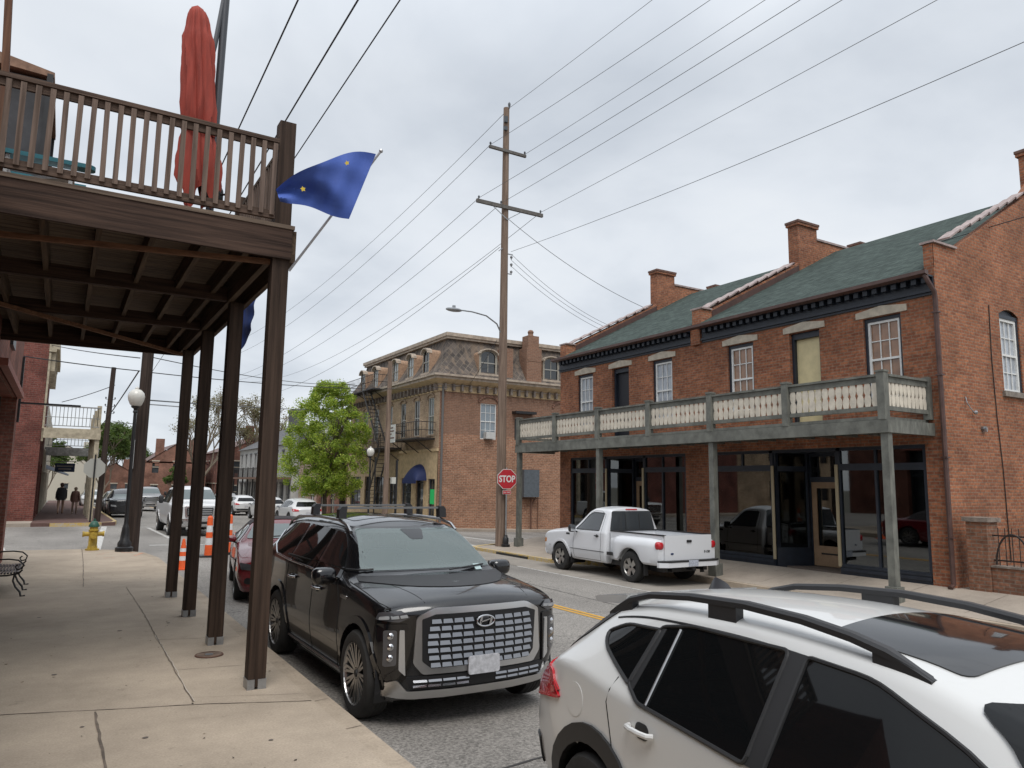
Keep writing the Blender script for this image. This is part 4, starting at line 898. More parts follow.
    def wheels(s, rimm, spokes=5, style='slim', inset=.02, hub=None, trackx=None, rimr=.68):
        tr, tw = s.tyre; X = trackx or (s.W-inset)
        T = MATS['tyre_rubber'] if 'tyre_rubber' in MATS else mat('tyre_rubber', (.022, .021, .02), .8, noise=.3, nscale=10)
        proto = None; k = rimr
        for a in s.axles:
            for sx in (-1, 1):
                mb = MB(); mb.lathe([(tr*k, 0), (tr*.8, -.006), (tr*.93, .004), (tr*.985, .03), (tr, .07), (tr, tw-.07), (tr*.985, tw-.03), (tr*.8, tw), (tr*k, tw-.01)], (0, 0, 0), 'x', 36)
                for j in range(3): mb.lathe([(tr+.001, .07+j*(tw-.14)/3+.005), (tr+.003, .07+j*(tw-.14)/3+.008), (tr+.003, .07+j*(tw-.14)/3+.03), (tr+.001, .07+j*(tw-.14)/3+.034)], (0, 0, 0), 'x', 36)
                if proto is None:
                    tm = mb.mesh('tyre', T, True); rb = MB(); rm = tr*k
                    rb.lathe([(rm, .0), (rm*.985, .012), (rm*.93, .03), (rm*.9, .12), (rm*.9, tw-.02)], (0, 0, 0), 'x', 36, 0)
                    rb.lathe([(0, .11), (rm*.92, .11)], (0, 0, 0), 'x', 30, 1)
                    rb.lathe([(0, .035), (rm*.16, .03), (rm*.24, .045), (rm*.27, .09)], (0, 0, 0), 'x', 20, 0)
                    for q in range(spokes):
                        t = 2*math.pi*q/spokes
                        for dt in ((-.10, .10) if style == 'twin' else (0,)):
                            wI, wO = {'slim': (.025, .022), 'wide': (.05, .075), 'twin': (.012, .011)}[style]
                            def pt(rr, ang, xx): return (xx, rr*math.cos(ang), rr*math.sin(ang))
                            for (w0, w1, x0, x1) in ((wI, wO, .032, .012),):
                                c0, c1 = t+dt*.4, t+dt; r0, r1 = rm*.2, rm*.97
                                a0, a1 = w0/r0/2*2, w1/r1
                                A = [pt(r0, c0-a0, x0), pt(r0, c0+a0, x0), pt(r1, c1+a1, x1), pt(r1, c1-a1, x1)]
                                Bq = [(p[0]+.045, p[1], p[2]) for p in A]
                                rb.face(A, 0); rb.face([A[0], A[3], Bq[3], Bq[0]], 2); rb.face([A[1], Bq[1], Bq[2], A[2]], 2)
                    rb.lathe([(0, .018), (rm*.11, .02), (rm*.13, .032)], (0, 0, 0), 'x', 16, 2)
                    dk = mat('rim_recess', (.02, .02, .02), .6)
                    rmsh = rb.mesh('rim', [rimm, dk, hub or dk]); proto = (tm, rmsh)
                wme = bpy.data.objects.new('wheel', None); COL.objects.link(wme); wme.parent = s.root
                wme.location = (sx*X, a, tr); wme.rotation_euler = (0, 0, 0 if sx < 0 else math.pi)
                obj('tyre', proto[0], wme); obj('rim', proto[1], wme)
    def arch_lip(s, m, w=.05, off=.012, bottom=None):
        tr = s.tyre[0]; zlow = bottom if bottom is not None else .24
        for ax in ('x+', 'x-'):
            for a in s.axles:
                polys = []; r0, r1 = s.arch-.012, s.arch+w; t0 = math.asin(max(-1, (zlow-tr)/r1)); n = 18
                for i in range(n):
                    p, q = lerp(t0, math.pi-t0, i/n), lerp(t0, math.pi-t0, (i+1)/n)
                    polys.append([(a+r0*math.cos(p), tr+r0*math.sin(p)), (a+r1*math.cos(p), tr+r1*math.sin(p)), (a+r1*math.cos(q), tr+r1*math.sin(q)), (a+r0*math.cos(q), tr+r0*math.sin(q))])
                s.patch('wheel_arch', polys, ax, m, off, .5, thick=.04)
    def place(s, x, y, z, rz=0): s.root.location = (x, y, z); s.root.rotation_euler = (0, 0, rz)
def rrect(x0, y0, x1, y1, r=.03, n=4):
    P = []
    for cx, cy, a in ((x1-r, y1-r, 0), (x0+r, y1-r, 90), (x0+r, y0+r, 180), (x1-r, y0+r, 270)):
        for k in range(n+1): t = R(a+90*k/n); P.append((cx+r*math.cos(t), cy+r*math.sin(t)))
    return P
def rpoly(pts, r=.03, n=3):
    out = []
    for i, p in enumerate(pts):
        P = Vector(p[:2]); A = Vector(pts[i-1][:2])-P; Bv = Vector(pts[(i+1) % len(pts)][:2])-P; rr = p[2] if len(p) > 2 else r
        a = P+A.normalized()*min(rr, A.length*.45); b = P+Bv.normalized()*min(rr, Bv.length*.45)
        for k in range(n+1): t = k/n; q = a*(1-t)**2+P*2*t*(1-t)+b*t*t; out.append((q.x, q.y))
    return out
def mir(poly): return [(-p[0], p[1]) for p in poly]
def paintm(name, col, rough=.25, metal=0., coat=1): 
    m = mat(name, col, rough, metal=metal, coat=coat); return m
CHR = mat('chrome', (.62, .62, .63), .13, metal=1); CHRD = mat('satin_chrome', (.60, .60, .60), .32, metal=1)
BLKP = mat('black_plastic', (.018, .018, .019), .5); GLK = mat('gloss_black', (.006, .006, .007), .08, coat=.6)
CARG = mat('car_glass_dark', (.005, .0055, .006), .025, spec=.28); WSG = mat('windscreen', (.10, .125, .125), .03, spec=.9)  # windscreen: its grey-green base colour stands in for reflected sky
LAMP = mat('lamp_lens', (.33, .34, .35), .06, spec=1, coat=1); LAMPD = mat('lamp_lens_dark', (.06, .06, .065), .05, spec=1, coat=1)
REDL = mat('tail_red', (.45, .012, .02), .12, coat=1); PLATE = mat('plate_white', (.50, .50, .52), .5, noise=.25, nscale=20)
AMB = mat('amber_lens', (.5, .18, .03), .2)
SEAM = mat('panel_gap', (.004, .004, .004), .8)
def wedges(c, name, quads, m, off, out_, parent):
    """small bright bars whose faces lean up towards the sky"""
    mb = MB()
    for q in quads:
        P = []
        for (a, b), o in zip(q, (out_, out_, 0, 0)):
            p, n = c.hit('y-', a, b); P.append(Vector((a, p.y-off-o, b)))
        mb.face(P); z = Vector((0, .03, -.004)); mb.face([P[0], P[1], P[1]+z, P[0]+z]); mb.face([P[0], P[3], P[3]+Vector((0, .02, 0)), P[0]+z]); mb.face([P[1], P[2], P[2]+Vector((0, .02, 0)), P[1]+z])
    return mb.build(name, m, parent)
def sidewin(c, poly, m=None, names='window', trim=None, trimr=.008, both=True):
    for ax in (('x+', 'x-') if both else ('x-',)):
        w_ = c.patch(names, [poly], ax, m or CARG, .004, .08)
        if trim: c.line('trim', poly, ax, trimr, trim, .006, w_, True)
def mirror(c, x, y, z, m, capm=None, size=(.12, .09, .085)):
    for sx in (-1, 1):
        mb = MB(); mb.sph((0, 0, 0), 1, 14, 0)
        mb.v = [tuple(math.copysign(abs(v[i])**.6, v[i])*size[i] for i in range(3)) for v in mb.v]
        mb.v = [(v[0]+sx*x, v[1]+y-(.03 if v[0]*sx > 0 else 0)*0, v[2]+z) for v in mb.v]
        o = mb.build('mirror', m, c.root, True)
        k = MB(); k.bar((sx*(x-size[0]*.4), y, z-.05), (sx*(x-size[0]-.10), y, z-.11), .05, .03); k.build('mirror_arm', BLKP, o)
        g = MB(); g.box((sx*x-size[0]*.8, y+size[1]*.9, z-size[2]*.75), (sx*x+size[0]*.8, y+size[1]+.004, z+size[2]*.75)); g.build('mirror_glass', CHR, o)
def handle(c, y, z, m, ax='x-', L=.2):
    p, n = c.hit(ax, y, z); mb = MB()
    pts = []
    for t, o in ((-.5, .008), (-.42, .035), (-.2, .045), (.2, .045), (.42, .035), (.5, .008)):
        q, nn = c.hit(ax, y+t*L, z); pts.append(q+nn*o)
    mb.tube(pts, .014, 8); h = mb.build('door_handle', m, c.root, True)
    c.patch('handle_recess', [rrect(y-.055, z-.04, y+.055, z+.035, .034)], ax, BLKP, .003, .05, h)
def txt(body, size, m, parent=None, name='lettering', sx=1, bold=.0, extr=.002, mat_world=None):
    cu = bpy.data.curves.new('t', 'FONT'); cu.body = body; cu.size = size; cu.align_x = 'CENTER'; cu.align_y = 'CENTER'; cu.offset = bold; cu.extrude = extr
    o = bpy.data.objects.new('t', cu); COL.objects.link(o); dg = bpy.context.evaluated_depsgraph_get(); me = bpy.data.meshes.new_from_object(o.evaluated_get(dg)); bpy.data.objects.remove(o); bpy.data.curves.remove(cu)
    me.materials.clear(); me.materials.append(m); me.transform(Matrix.Diagonal((sx, 1, 1, 1)))
    if mat_world: me.transform(mat_world)
    return obj(name, me, parent)

# ---- black three-row SUV at the near kerb
BP = paintm('paint_black', (.005, .005, .006), .2, coat=1)
# y, zb, wb, zm, wm, zbelt, wbelt, zr, wr, zc
PAL = [(-2.46, .34, .78, .62, .94, .98, .92, 1.02, .74, 1.05),
       (-2.30, .24, .86, .62, .975, 1.02, .94, 1.07, .74, 1.11),
       (-1.80, .22, .90, .60, .985, 1.07, .945, 1.13, .72, 1.165),
       (-1.22, .22, .91, .60, .985, 1.12, .945, 1.17, .74, 1.205),
       (-1.10, .22, .91, .60, .985, 1.125, .945, 1.23, .73, 1.27),
       (-.80, .22, .91, .60, .985, 1.13, .945, 1.42, .69, 1.475),
       (-.50, .22, .91, .60, .985, 1.135, .945, 1.56, .665, 1.625),
       (-.28, .22, .91, .60, .985, 1.14, .945, 1.62, .655, 1.685),
       (.3, .22, .91, .60, .985, 1.15, .95, 1.655, .66, 1.725),
       (1.2, .22, .91, .60, .985, 1.17, .95, 1.65, .65, 1.715),
       (1.9, .24, .91, .62, .98, 1.19, .94, 1.605, .63, 1.66),
       (2.15, .27, .90, .62, .975, 1.20, .93, 1.52, .62, 1.58),
       (2.38, .32, .88, .66, .965, 1.10, .92, 1.18, .66, 1.23),
       (2.50, .38, .84, .70, .93, .98, .89, 1.02, .70, 1.05)]
PAL = [((r_[0] if r_[0] > -1.7 else -1.7+(r_[0]+1.7)*.72), r_[1], r_[2]*.955, r_[3], r_[4]*.955, r_[5], r_[6]*.955, r_[7], r_[8]*.955, r_[9]) for r_ in PAL]
c = Car('parked_car', 'glossy black SUV with big chrome grille and roof bars, parked beside the wooden posts', 'car', PAL, {'body': BP}, (-1.54, 1.36), tyre=(.385, .245), arch=.45, bow=(.20, .12), crn=.07, step=.03, hole=lambda p: p.y < -.2 and 1.245 < p.z < 1.585 and abs(p.x) < .735-(p.z-1.2)*.42)
# side glass
sidewin(c, rpoly([(-.88, 1.155, .02), (-.10, 1.165), (-.10, 1.575), (-.36, 1.555, .06), (-.62, 1.40, .08)], .03), trim=None)
sidewin(c, rpoly([(-.02, 1.165), (.92, 1.18), (.92, 1.595), (-.02, 1.58)], .03))
sidewin(c, rpoly([(1.0, 1.185), (1.72, 1.21, .05), (1.95, 1.34, .08), (1.80, 1.56, .08), (1.0, 1.595)], .03))
for ax in ('x+', 'x-'):
    c.line('chrome_strip', [(-.92, 1.145), (0, 1.155), (1.0, 1.165), (1.6, 1.19), (1.9, 1.28), (2.02, 1.45)], ax, .011, CHR, .006)
    c.line('door_gap', [(-.86, 1.13), (-.98, .9), (-1.0, .5), (-.93, .30), (-.08, .28), (-.06, .7), (-.06, 1.14)], ax, .006, SEAM, -.002)
    c.line('door_gap', [(-.06, .28), (.78, .29), (.93, .55), (1.0, .9), (.98, 1.16)], ax, .006, SEAM, -.002)
    c.line('sill_trim', [(-1.05, .32), (.85, .32)], ax, .012, CHRD, .012)
    c.patch('fender_badge', [rrect(-1.18, .985, -1.0, 1.02, .01)], ax, CHR, .006, .1)
    handle(c, -.24, .985, CHR, ax, .24); handle(c, .72, 1.0, CHR, ax, .24)
    c.patch('side_cladding', [[(-1.02, .225), (.86, .225), (.84, .33), (-1.0, .33)]], ax, BLKP, .010, .12)
c.arch_lip(GLK, .055, .014)
# windscreen and scuttle
WSC = bpy.data.materials.new('windscreen_sky_tint'); WSC.use_nodes = True
n_ = WSC.node_tree; pb = n_.nodes['Principled BSDF']; pb.inputs['Base Color'].default_value = (.19, .235, .23, 1); pb.inputs['Roughness'].default_value = .03; pb.inputs['Specular IOR Level'].default_value = 1  # pale base colour imitates the sky mirrored in the screen
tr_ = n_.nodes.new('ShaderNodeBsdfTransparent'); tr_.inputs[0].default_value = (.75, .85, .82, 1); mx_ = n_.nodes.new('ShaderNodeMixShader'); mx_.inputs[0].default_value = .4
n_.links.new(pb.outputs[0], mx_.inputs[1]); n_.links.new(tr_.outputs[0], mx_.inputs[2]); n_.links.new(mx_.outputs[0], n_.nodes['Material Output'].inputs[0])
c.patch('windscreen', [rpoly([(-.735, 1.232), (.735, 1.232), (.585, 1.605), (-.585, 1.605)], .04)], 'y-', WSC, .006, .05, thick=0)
CAB = mat('cabin_dark', (.035, .034, .033), .8); TRM = mat('cabin_trim', (.16, .14, .12), .7)
mb = MB(); mb.box((-.80, -.95, .9), (.80, -.62, 1.10)); mb.box((-.55, -.78, 1.10), (-.10, -.60, 1.16)); mb.build('dashboard', CAB, c.root)
mb = MB(); mb.tube([(.38+.18*math.cos(t), -.52+.05*math.sin(t), 1.06+.17*math.sin(t)) for t in linspc(0, 2*math.pi, 25)], .016, 6); mb.tube([(.38, -.52, 1.06), (.38, -.75, 1.0)], .03, 6); mb.build('steering_wheel', CAB, c.root, True)
for sx in (-1, 1):
    mb = MB(); mb.prism(rrect(sx*.38-.25, .60, sx*.38+.25, 1.28, .10), .02, .16, 'y'); st_ = mb.build('seat', TRM, c.root); k = MB(); k.prism(rrect(sx*.38-.13, 1.30, sx*.38+.13, 1.50, .06), .04, .14, 'y'); k.build('headrest', TRM, st_)
    mb = MB(); mb.prism(rrect(sx*.38-.25, .60, sx*.38+.25, 1.25, .10), .98, 1.12, 'y'); st_ = mb.build('seat', TRM, c.root); k = MB(); k.prism(rrect(sx*.38-.12, 1.27, sx*.38+.12, 1.45, .06), 1.0, 1.1, 'y'); k.build('headrest', TRM, st_)
mb = MB(); mb.prism(rrect(-.12, 1.46, .12, 1.53, .03), -.45, -.42, 'y'); mb.build('inner_mirror', CAB, c.root)
mb = MB(); mb.box((-.88, -1.0, .5), (.88, 1.9, .6)); mb.build('cabin_floor', CAB, c.root)
c.patch('windscreen_edge', [[(-.76, 1.222), (.76, 1.222), (.74, 1.262), (-.74, 1.262)], [(-.60, 1.565), (.60, 1.565), (.62, 1.625), (-.62, 1.625)], [(-.76, 1.232), (-.68, 1.232), (-.545, 1.62), (-.62, 1.62)], [(.68, 1.232), (.76, 1.232), (.62, 1.62), (.545, 1.62)]], 'y-', GLK, .003, .06, thick=.004)
c.patch('sensor_housing', [rpoly([(-.13, 1.60), (.13, 1.60), (.07, 1.50), (-.07, 1.50)], .02)], 'y-', GLK, .0085, .06)
c.patch('sticker', [rrect(.50, 1.20, .58, 1.25, .005)], 'y-', mat('sticker_pale', (.4, .5, .5), .5), .008, .1)
c.patch('scuttle', [[(-.80, 1.15), (.80, 1.15), (.79, 1.19), (-.79, 1.19)]], 'y-', BLKP, .006, .1)
c.patch('sunroof', [rrect(-.47, -.05, .47, .75, .06)], 'z', GLK, .004, .1)
c.patch('sunroof', [rrect(-.45, .95, .45, 1.5, .06)], 'z', GLK, .004, .1)
c.patch('rear_window', [rpoly([(-.74, 1.2), (.74, 1.2), (.60, 1.5), (-.60, 1.5)], .05)], 'y+', CARG, .005, .1)
for sx in (-1, 1):
    mb = MB(); mb.tube([(sx*.10-.02, -1.13, 1.25), (sx*.45, -1.06, 1.27), (sx*.05+.0 if sx < 0 else .68, -.99, 1.30)], .009, 5)
    c.line('wiper', [(.62*sx-.45, 1.205), (.62*sx, 1.235)], 'y-', .009, BLKP, .02)
    c.line('hood_crease', [(sx*.66, -1.2), (sx*.56, -1.9), (sx*.50, -2.38)], 'z', .004, SEAM, -.0015)
    c.line('hood_gap', [(sx*.86, -1.12), (sx*.86, -1.9), (sx*.76, -2.34)], 'z', .005, SEAM, -.001)
# grille: bright frame, black mesh, chrome bricks
SHD = mat('grille_void', (.008, .008, .009), .5)
outer = rpoly([(-.56, .475), (.56, .475), (.64, .57), (.62, .955, .03), (.46, 1.02, .04), (-.46, 1.02, .04), (-.62, .955, .03), (-.64, .57)], .025)
gs = c.patch('grille', [outer], 'y-', CHRD, .022, .08, thick=.05)
inner = rpoly([(-.49, .525), (.49, .525), (.55, .585), (.575, .935), (.46, .975), (-.46, .975), (-.575, .935), (-.565, .585)], .01)
g2 = c.patch('grille_opening', [inner], 'y-', SHD, .026, .08, gs, thick=.02)
q = []
rowsz = linspc(.53, .955, 8)
for r_ in range(7):
    z0, z1 = rowsz[r_], rowsz[r_+1]; h = (z1-z0)
    lim = .50+.04*math.sin(math.pi*(r_+.5)/7)
    cols_ = linspc(-lim, lim, 11)
    for k in range(10):
        a, b = cols_[k]+.006, cols_[k+1]-.006
        if r_ >= 5 and abs((a+b)/2) < .09: continue
        sk = .02*(1 if (a+b) > 0 else -1)
        q.append([(a, z0+.004), (b, z0+.004), (b-.006, z0+h*.62), (a+.006, z0+h*.62)])
mbg = wedges(c, 'grille_bars', q, mat('bar_chrome', (.30, .30, .31), .18, metal=1), .028, .014, g2)
# lower grille and skid lip
c.patch('lower_grille', [rpoly([(-.66, .355), (.66, .355), (.70, .46), (-.70, .46)], .02)], 'y-', SHD, .016, .1, thick=.03)
q = []
for r_ in range(2):
    for k in range(10):
        a = -.64+k*.129; q.append([(a, .37+r_*.043), (a+.115, .37+r_*.043), (a+.115, .388+r_*.043), (a, .388+r_*.043)])
q = [p for p in q if not (-.13 < (p[0][0]+p[1][0])/2 < .13)]
wedges(c, 'lower_grille_bars', q, MATS['bar_chrome'], .018, .010, c.root)
c.patch('front_bumper', [rpoly([(-.60, .27), (.60, .27), (.85, .30), (.91, .385), (.76, .44, .02), (.68, .345), (-.68, .345), (-.76, .44, .02), (-.91, .385), (-.85, .30)], .02)], 'y-', CHRD, .020, .08, thick=.04)
for sx in (-1, 1):
    f = (lambda P: P) if sx > 0 else mir
    dl = c.patch('day_light', [f(rpoly([(.67, .955), (.76, .915), (.905, .93), (.89, .985), (.74, 1.0)], .01))], 'y-', LAMPD, .022, .04)
    c.patch('lamp_segment', [f(rpoly([(.69+k*.07, .955-.008*k), (.75+k*.07, .948-.008*k), (.755+k*.066, .968-.006*k), (.70+k*.066, .976-.006*k)], .004)) for k in range(3)], 'y-', LAMP, .028, .04, dl)
    c.patch('headlight_surround', [f(rpoly([(.69, .44), (.895, .43), (.905, .90), (.69, .90)], .02))], 'y-', GLK, .014, .05)
    hl = c.patch('headlight', [f(rpoly([(.775, .56), (.865, .55), (.87, .85), (.775, .85)], .02))], 'y-', LAMPD, .022, .05, thick=.03)
    for zz in (.62, .71, .80):
        p, n = c.hit('y-', sx*.82, zz); k = MB(); k.sph(p+n*.014, .034, 10, 0, (1, .6, 1)); k.build('lens', CHR, hl, True)
    c.patch('headlight_chrome', [f(rpoly([(.70, .47), (.755, .52), (.755, .85), (.715, .85)], .01))], 'y-', mat('bezel_pale', (.5, .5, .5), .25, metal=.6), .024, .06, thick=.03)
pl = c.patch('license_plate', [rrect(-.155, .445, .155, .60, .02)], 'y-', PLATE, .05, .3, thick=.02)
# badge: ring with a slanted H
p, n = c.hit('y-', 0, .90); y_ = p.y-.052
mb = MB(); mb.tube([(.088*math.cos(t), y_, .895+.046*math.sin(t)) for t in linspc(0, 2*math.pi, 33)], .0085, 8, 0, False)
for sx in (-1, 1): mb.prism([(sx*.052-.016+.012*0, .862), (sx*.052+.004, .862), (sx*.052+.022, .930), (sx*.052+.002, .930)], y_-.006, y_+.006, 'y')
mb.prism([(-.05, .882), (.0, .892), (.058, .908), (.05, .914), (.0, .903), (-.055, .89)], y_-.006, y_+.006, 'y')
mb.build('emblem', CHR, c.root, True)
k = MB(); k.sph((0, 0, 0), 1, 16); k.v = [(v[0]*.088, y_+.016+v[1]*.008, .895+v[2]*.046) for v in k.v]; k.build('emblem_back', GLK, c.root, True)
mirror(c, 1.02, -.78, 1.17, BP, size=(.12, .085, .085))
# roof rails and cross bars
for sx in (-1, 1):
    P = []
    for y, o in ((-.42, .005), (-.3, .045), (0, .06), (.8, .06), (1.6, .06), (1.95, .04), (2.05, .0)):
        h, n = c.hit('z', sx*.63, y); P.append(h+Vector((0, 0, o)))
    mb = MB(); mb.tube(P, .018, 8); mb.build('roof_rail', mat('rail_satin', (.5, .5, .5), .3, metal=1), c.root, True)
for y in (-.05, .95):
    mb = MB(); mb.bar((-.58, y, 1.815), (.58, y, 1.815), .06, .022); cb_ = mb.build('cross_bar', mat('bar_grey', (.22, .22, .22), .3, metal=.8), c.root)
    for sx in (-1, 1):
        mb = MB(); mb.prism([(sx*.58, 1.70), (sx*.665, 1.70), (sx*.66, 1.80), (sx*.63, 1.835), (sx*.57, 1.835)], y-.05, y+.05, 'y'); mb.build('foot', mat('rack_black', (.02, .02, .022), .4), cb_)
c.wheels(mat('rim_machined', (.42, .41, .40), .28, metal=.9), 12, 'twin', inset=-.005, rimr=.70)
c.place(3.36, 8.27, -.19, 0)
PALC = c

# ---- white crossover, nearest
WP = paintm('paint_white_pearl', (.64, .64, .625), .3)
SUB = [(-2.22, .30, .72, .55, .84, .72, .82, .80, .60, .83),
       (-2.05, .24, .78, .55, .87, .80, .85, .88, .62, .91),
       (-1.7, .22, .83, .55, .895, .90, .86, .97, .62, 1.0),
       (-1.40, .22, .84, .55, .90, .95, .86, 1.02, .66, 1.05),
       (-1.28, .22, .84, .55, .90, .96, .86, 1.06, .66, 1.095),
       (-.95, .22, .84, .55, .90, .98, .86, 1.26, .60, 1.31),
       (-.68, .22, .84, .55, .90, 1.0, .86, 1.395, .575, 1.455),
       (-.3, .22, .84, .55, .90, 1.01, .865, 1.475, .565, 1.54),
       (.4, .22, .84, .55, .90, 1.025, .87, 1.505, .56, 1.575),
       (1.1, .24, .84, .56, .90, 1.06, .87, 1.48, .55, 1.545),
       (1.6, .28, .84, .58, .895, 1.10, .86, 1.40, .53, 1.47),
       (1.83, .32, .83, .62, .89, 1.10, .845, 1.29, .52, 1.35),
       (2.05, .36, .81, .66, .87, 1.02, .82, 1.10, .56, 1.14),
       (2.24, .42, .78, .70, .84, .90, .80, .95, .60, .98)]
c = Car('parked_car', 'white crossover with black roof rails and tinted windows, cropped at the bottom right corner', 'car', SUB, {'body': WP}, (-1.335, 1.33), tyre=(.35, .225), arch=.41, bow=(.2, .18), crn=.07, fil=(0, .08, .14, .035, .06))
sidewin(c, rpoly([(-1.14, .985, .02), (.07, 1.02), (.07, 1.435), (-.25, 1.42, .08), (-.68, 1.28, .14)], .02), trim=BLKP, trimr=.010)
sidewin(c, rpoly([(.17, 1.022), (.93, 1.06), (1.06, 1.12), (1.04, 1.39, .04), (.8, 1.43), (.17, 1.44)], .03), trim=BLKP, trimr=.010)
sidewin(c, rpoly([(1.05, 1.115, .02), (1.42, 1.235, .05), (1.49, 1.29, .04), (1.34, 1.355, .06), (1.03, 1.375, .02)], .03), trim=BLKP, trimr=.010)
for ax in ('x+', 'x-'):
    c.patch('pillar_trim', [[(.06, 1.02), (.18, 1.022), (.18, 1.44), (.06, 1.435)]], ax, BLKP, .008, .1)
    c.line('window_divider', [(.86, 1.065), (.88, 1.40)], ax, .007, CHRD, .008)
    c.patch('pillar_trim', [[(1.0, 1.10), (1.07, 1.12), (1.06, 1.375), (.99, 1.385)]], ax, BLKP, .0078, .1)
    c.line('door_gap', [(-1.0, .98), (-1.08, .8), (-1.05, .45), (-.95, .27), (.05, .27), (.12, .5), (.12, 1.01)], ax, .005, SEAM, -.002)
    c.line('door_gap', [(.12, .28), (.75, .3), (.88, .5), (1.13, .80), (1.20, 1.0), (1.16, 1.13)], ax, .005, SEAM, -.002)
    c.patch('side_cladding', [[(-.92, .225), (.90, .225), (.90, .36), (-.92, .34)]], ax, BLKP, .012, .12)
    handle(c, -.15, .90, WP, ax, .2); handle(c, .87, .95, WP, ax, .2)
    c.patch('fuel_flap' if ax == 'x-' else 'flap', [rrect(1.44, .84, 1.62, 1.02, .085, 5)], ax, WP, .0025, .06)
c.arch_lip(BLKP, .085, .016, bottom=.24)
c.patch('windscreen', [rpoly([(-.76, 1.05), (.76, 1.05), (.56, 1.42), (-.56, 1.42)], .05)], 'y-', CARG, .012, .05)
for sx in (-1, 1):
    f = (lambda P: P) if sx > 0 else mir
    tl = c.patch('tail_light', [f(rpoly([(.50, .86), (.82, .82), (.87, .88), (.84, 1.03), (.72, 1.03), (.50, .96)], .02))], 'y+', REDL, .016, .05, thick=.03)
    c.patch('tail_light_wrap', [rpoly([(1.72, .93), (2.0, .83), (2.16, .82), (2.18, 1.02), (2.0, 1.07)], .02)], 'x+' if sx > 0 else 'x-', REDL, .012, .04, tl)
    c.patch('headlight', [f(rpoly([(.45, .70), (.80, .72), (.82, .82), (.60, .80)], .02))], 'y-', LAMP, .012, .05)
    # rear side spoiler wing beside the rear glass
    c.patch('rear_wing', [rpoly([(1.52, 1.40), (1.74, 1.40), (1.98, 1.15), (1.96, 1.08), (1.72, 1.25)], .02)], 'x+' if sx > 0 else 'x-', BLKP, .008, .05)
c.patch('rear_window', [rpoly([(-.64, 1.05), (.64, 1.05), (.52, 1.34), (-.52, 1.34)], .05)], 'y+', CARG, .006, .08)
c.patch('rear_bumper', [rpoly([(-.80, .42), (.80, .42), (.84, .60), (-.84, .60)], .03)], 'y+', BLKP, .014, .08)
c.patch('sunroof', [rrect(-.44, -.50, .44, .10, .05)], 'z', GLK, .006, .06)
# spoiler lip over the rear glass
mb = MB(); mb.prism([(1.55, 1.478), (1.90, 1.43), (1.93, 1.415), (1.90, 1.39), (1.60, 1.42)], -.50, .50, 'x'); mb.build('spoiler', WP, c.root)
# shark fin aerial
mb = MB(); rows = []
for t in linspc(0, 1, 8):
    h = .085*(t**.6) if t < .75 else .085*(.75**.6)*(1-(t-.75)/.25*.9); ww = .032*(math.sin(math.pi*min(1, t*.9+.05)))
    yy = 1.22+t*.20; p, _ = c.hit('z', 0, yy); rows.append([(-ww, yy, p.z-.004), (-ww*.4, yy, p.z+h*.6), (0, yy, p.z+h), (ww*.4, yy, p.z+h*.6), (ww, yy, p.z-.004)])
mb.grid(rows); mb.build('antenna', mat('aerial_grey', (.05, .05, .055), .3), c.root, True)
for sx in (-1, 1):
    rows = []
    for y, o in ((-.44, -.01), (-.36, .014), (-.26, .036), (-.1, .055), (.15, .068), (.5, .074), (.9, .07), (1.25, .06), (1.45, .045), (1.60, .015), (1.68, -.012)):
        h, n = c.hit('z', sx*.535, y); p = h+Vector((0, 0, o)); k = 1 if -.35 < y < 1.6 else .6
        rows.append([(p.x+a*k, p.y, p.z+b*k) for a, b in ((-.026, -.016), (-.026, .008), (-.016, .02), (.016, .02), (.026, .008), (.026, -.016))])
    mb = MB(); mb.grid(rows, 0, True)
    for y0_, y1_ in ((-.44, -.20), (.55, .75), (1.42, 1.66)):
        rr = []
        for y in linspc(y0_, y1_, 5):
            h, n = c.hit('z', sx*.535, y); t = h.z+.055*max(.0, min(1, (y+.44)/.26))*max(0, min(1, (1.7-y)/.25)); rr.append([(sx*.535-.023, y, h.z-.02), (sx*.535-.023, y, t), (sx*.535+.023, y, t), (sx*.535+.023, y, h.z-.02)])
        mb.grid(rr); mb.face(rr[0]); mb.face(rr[-1])
    mb.build('roof_rail', mat('rail_black', (.028, .028, .03), .45), c.root, True)
for sx in (-1, 1): c.line('roof_ditch', [(sx*.603, .0), (sx*.60, .4), (sx*.595, 1.5)], 'z', .007, BLKP, .0)
for sx in (-1, 1): c.line('tailgate_gap', [(sx*.70, .62), (sx*.76, .9), (sx*.62, 1.08)], 'y+', .005, SEAM, -.001)
mirror(c, .98, -.85, 1.03, WP, size=(.11, .08, .075))
c.wheels(mat('rim_grey', (.2, .2, .21), .35, metal=.9), 5, 'wide', inset=-.005)
c.place(3.275, 1.925, -.205, R(-6.5))
SUBC = c

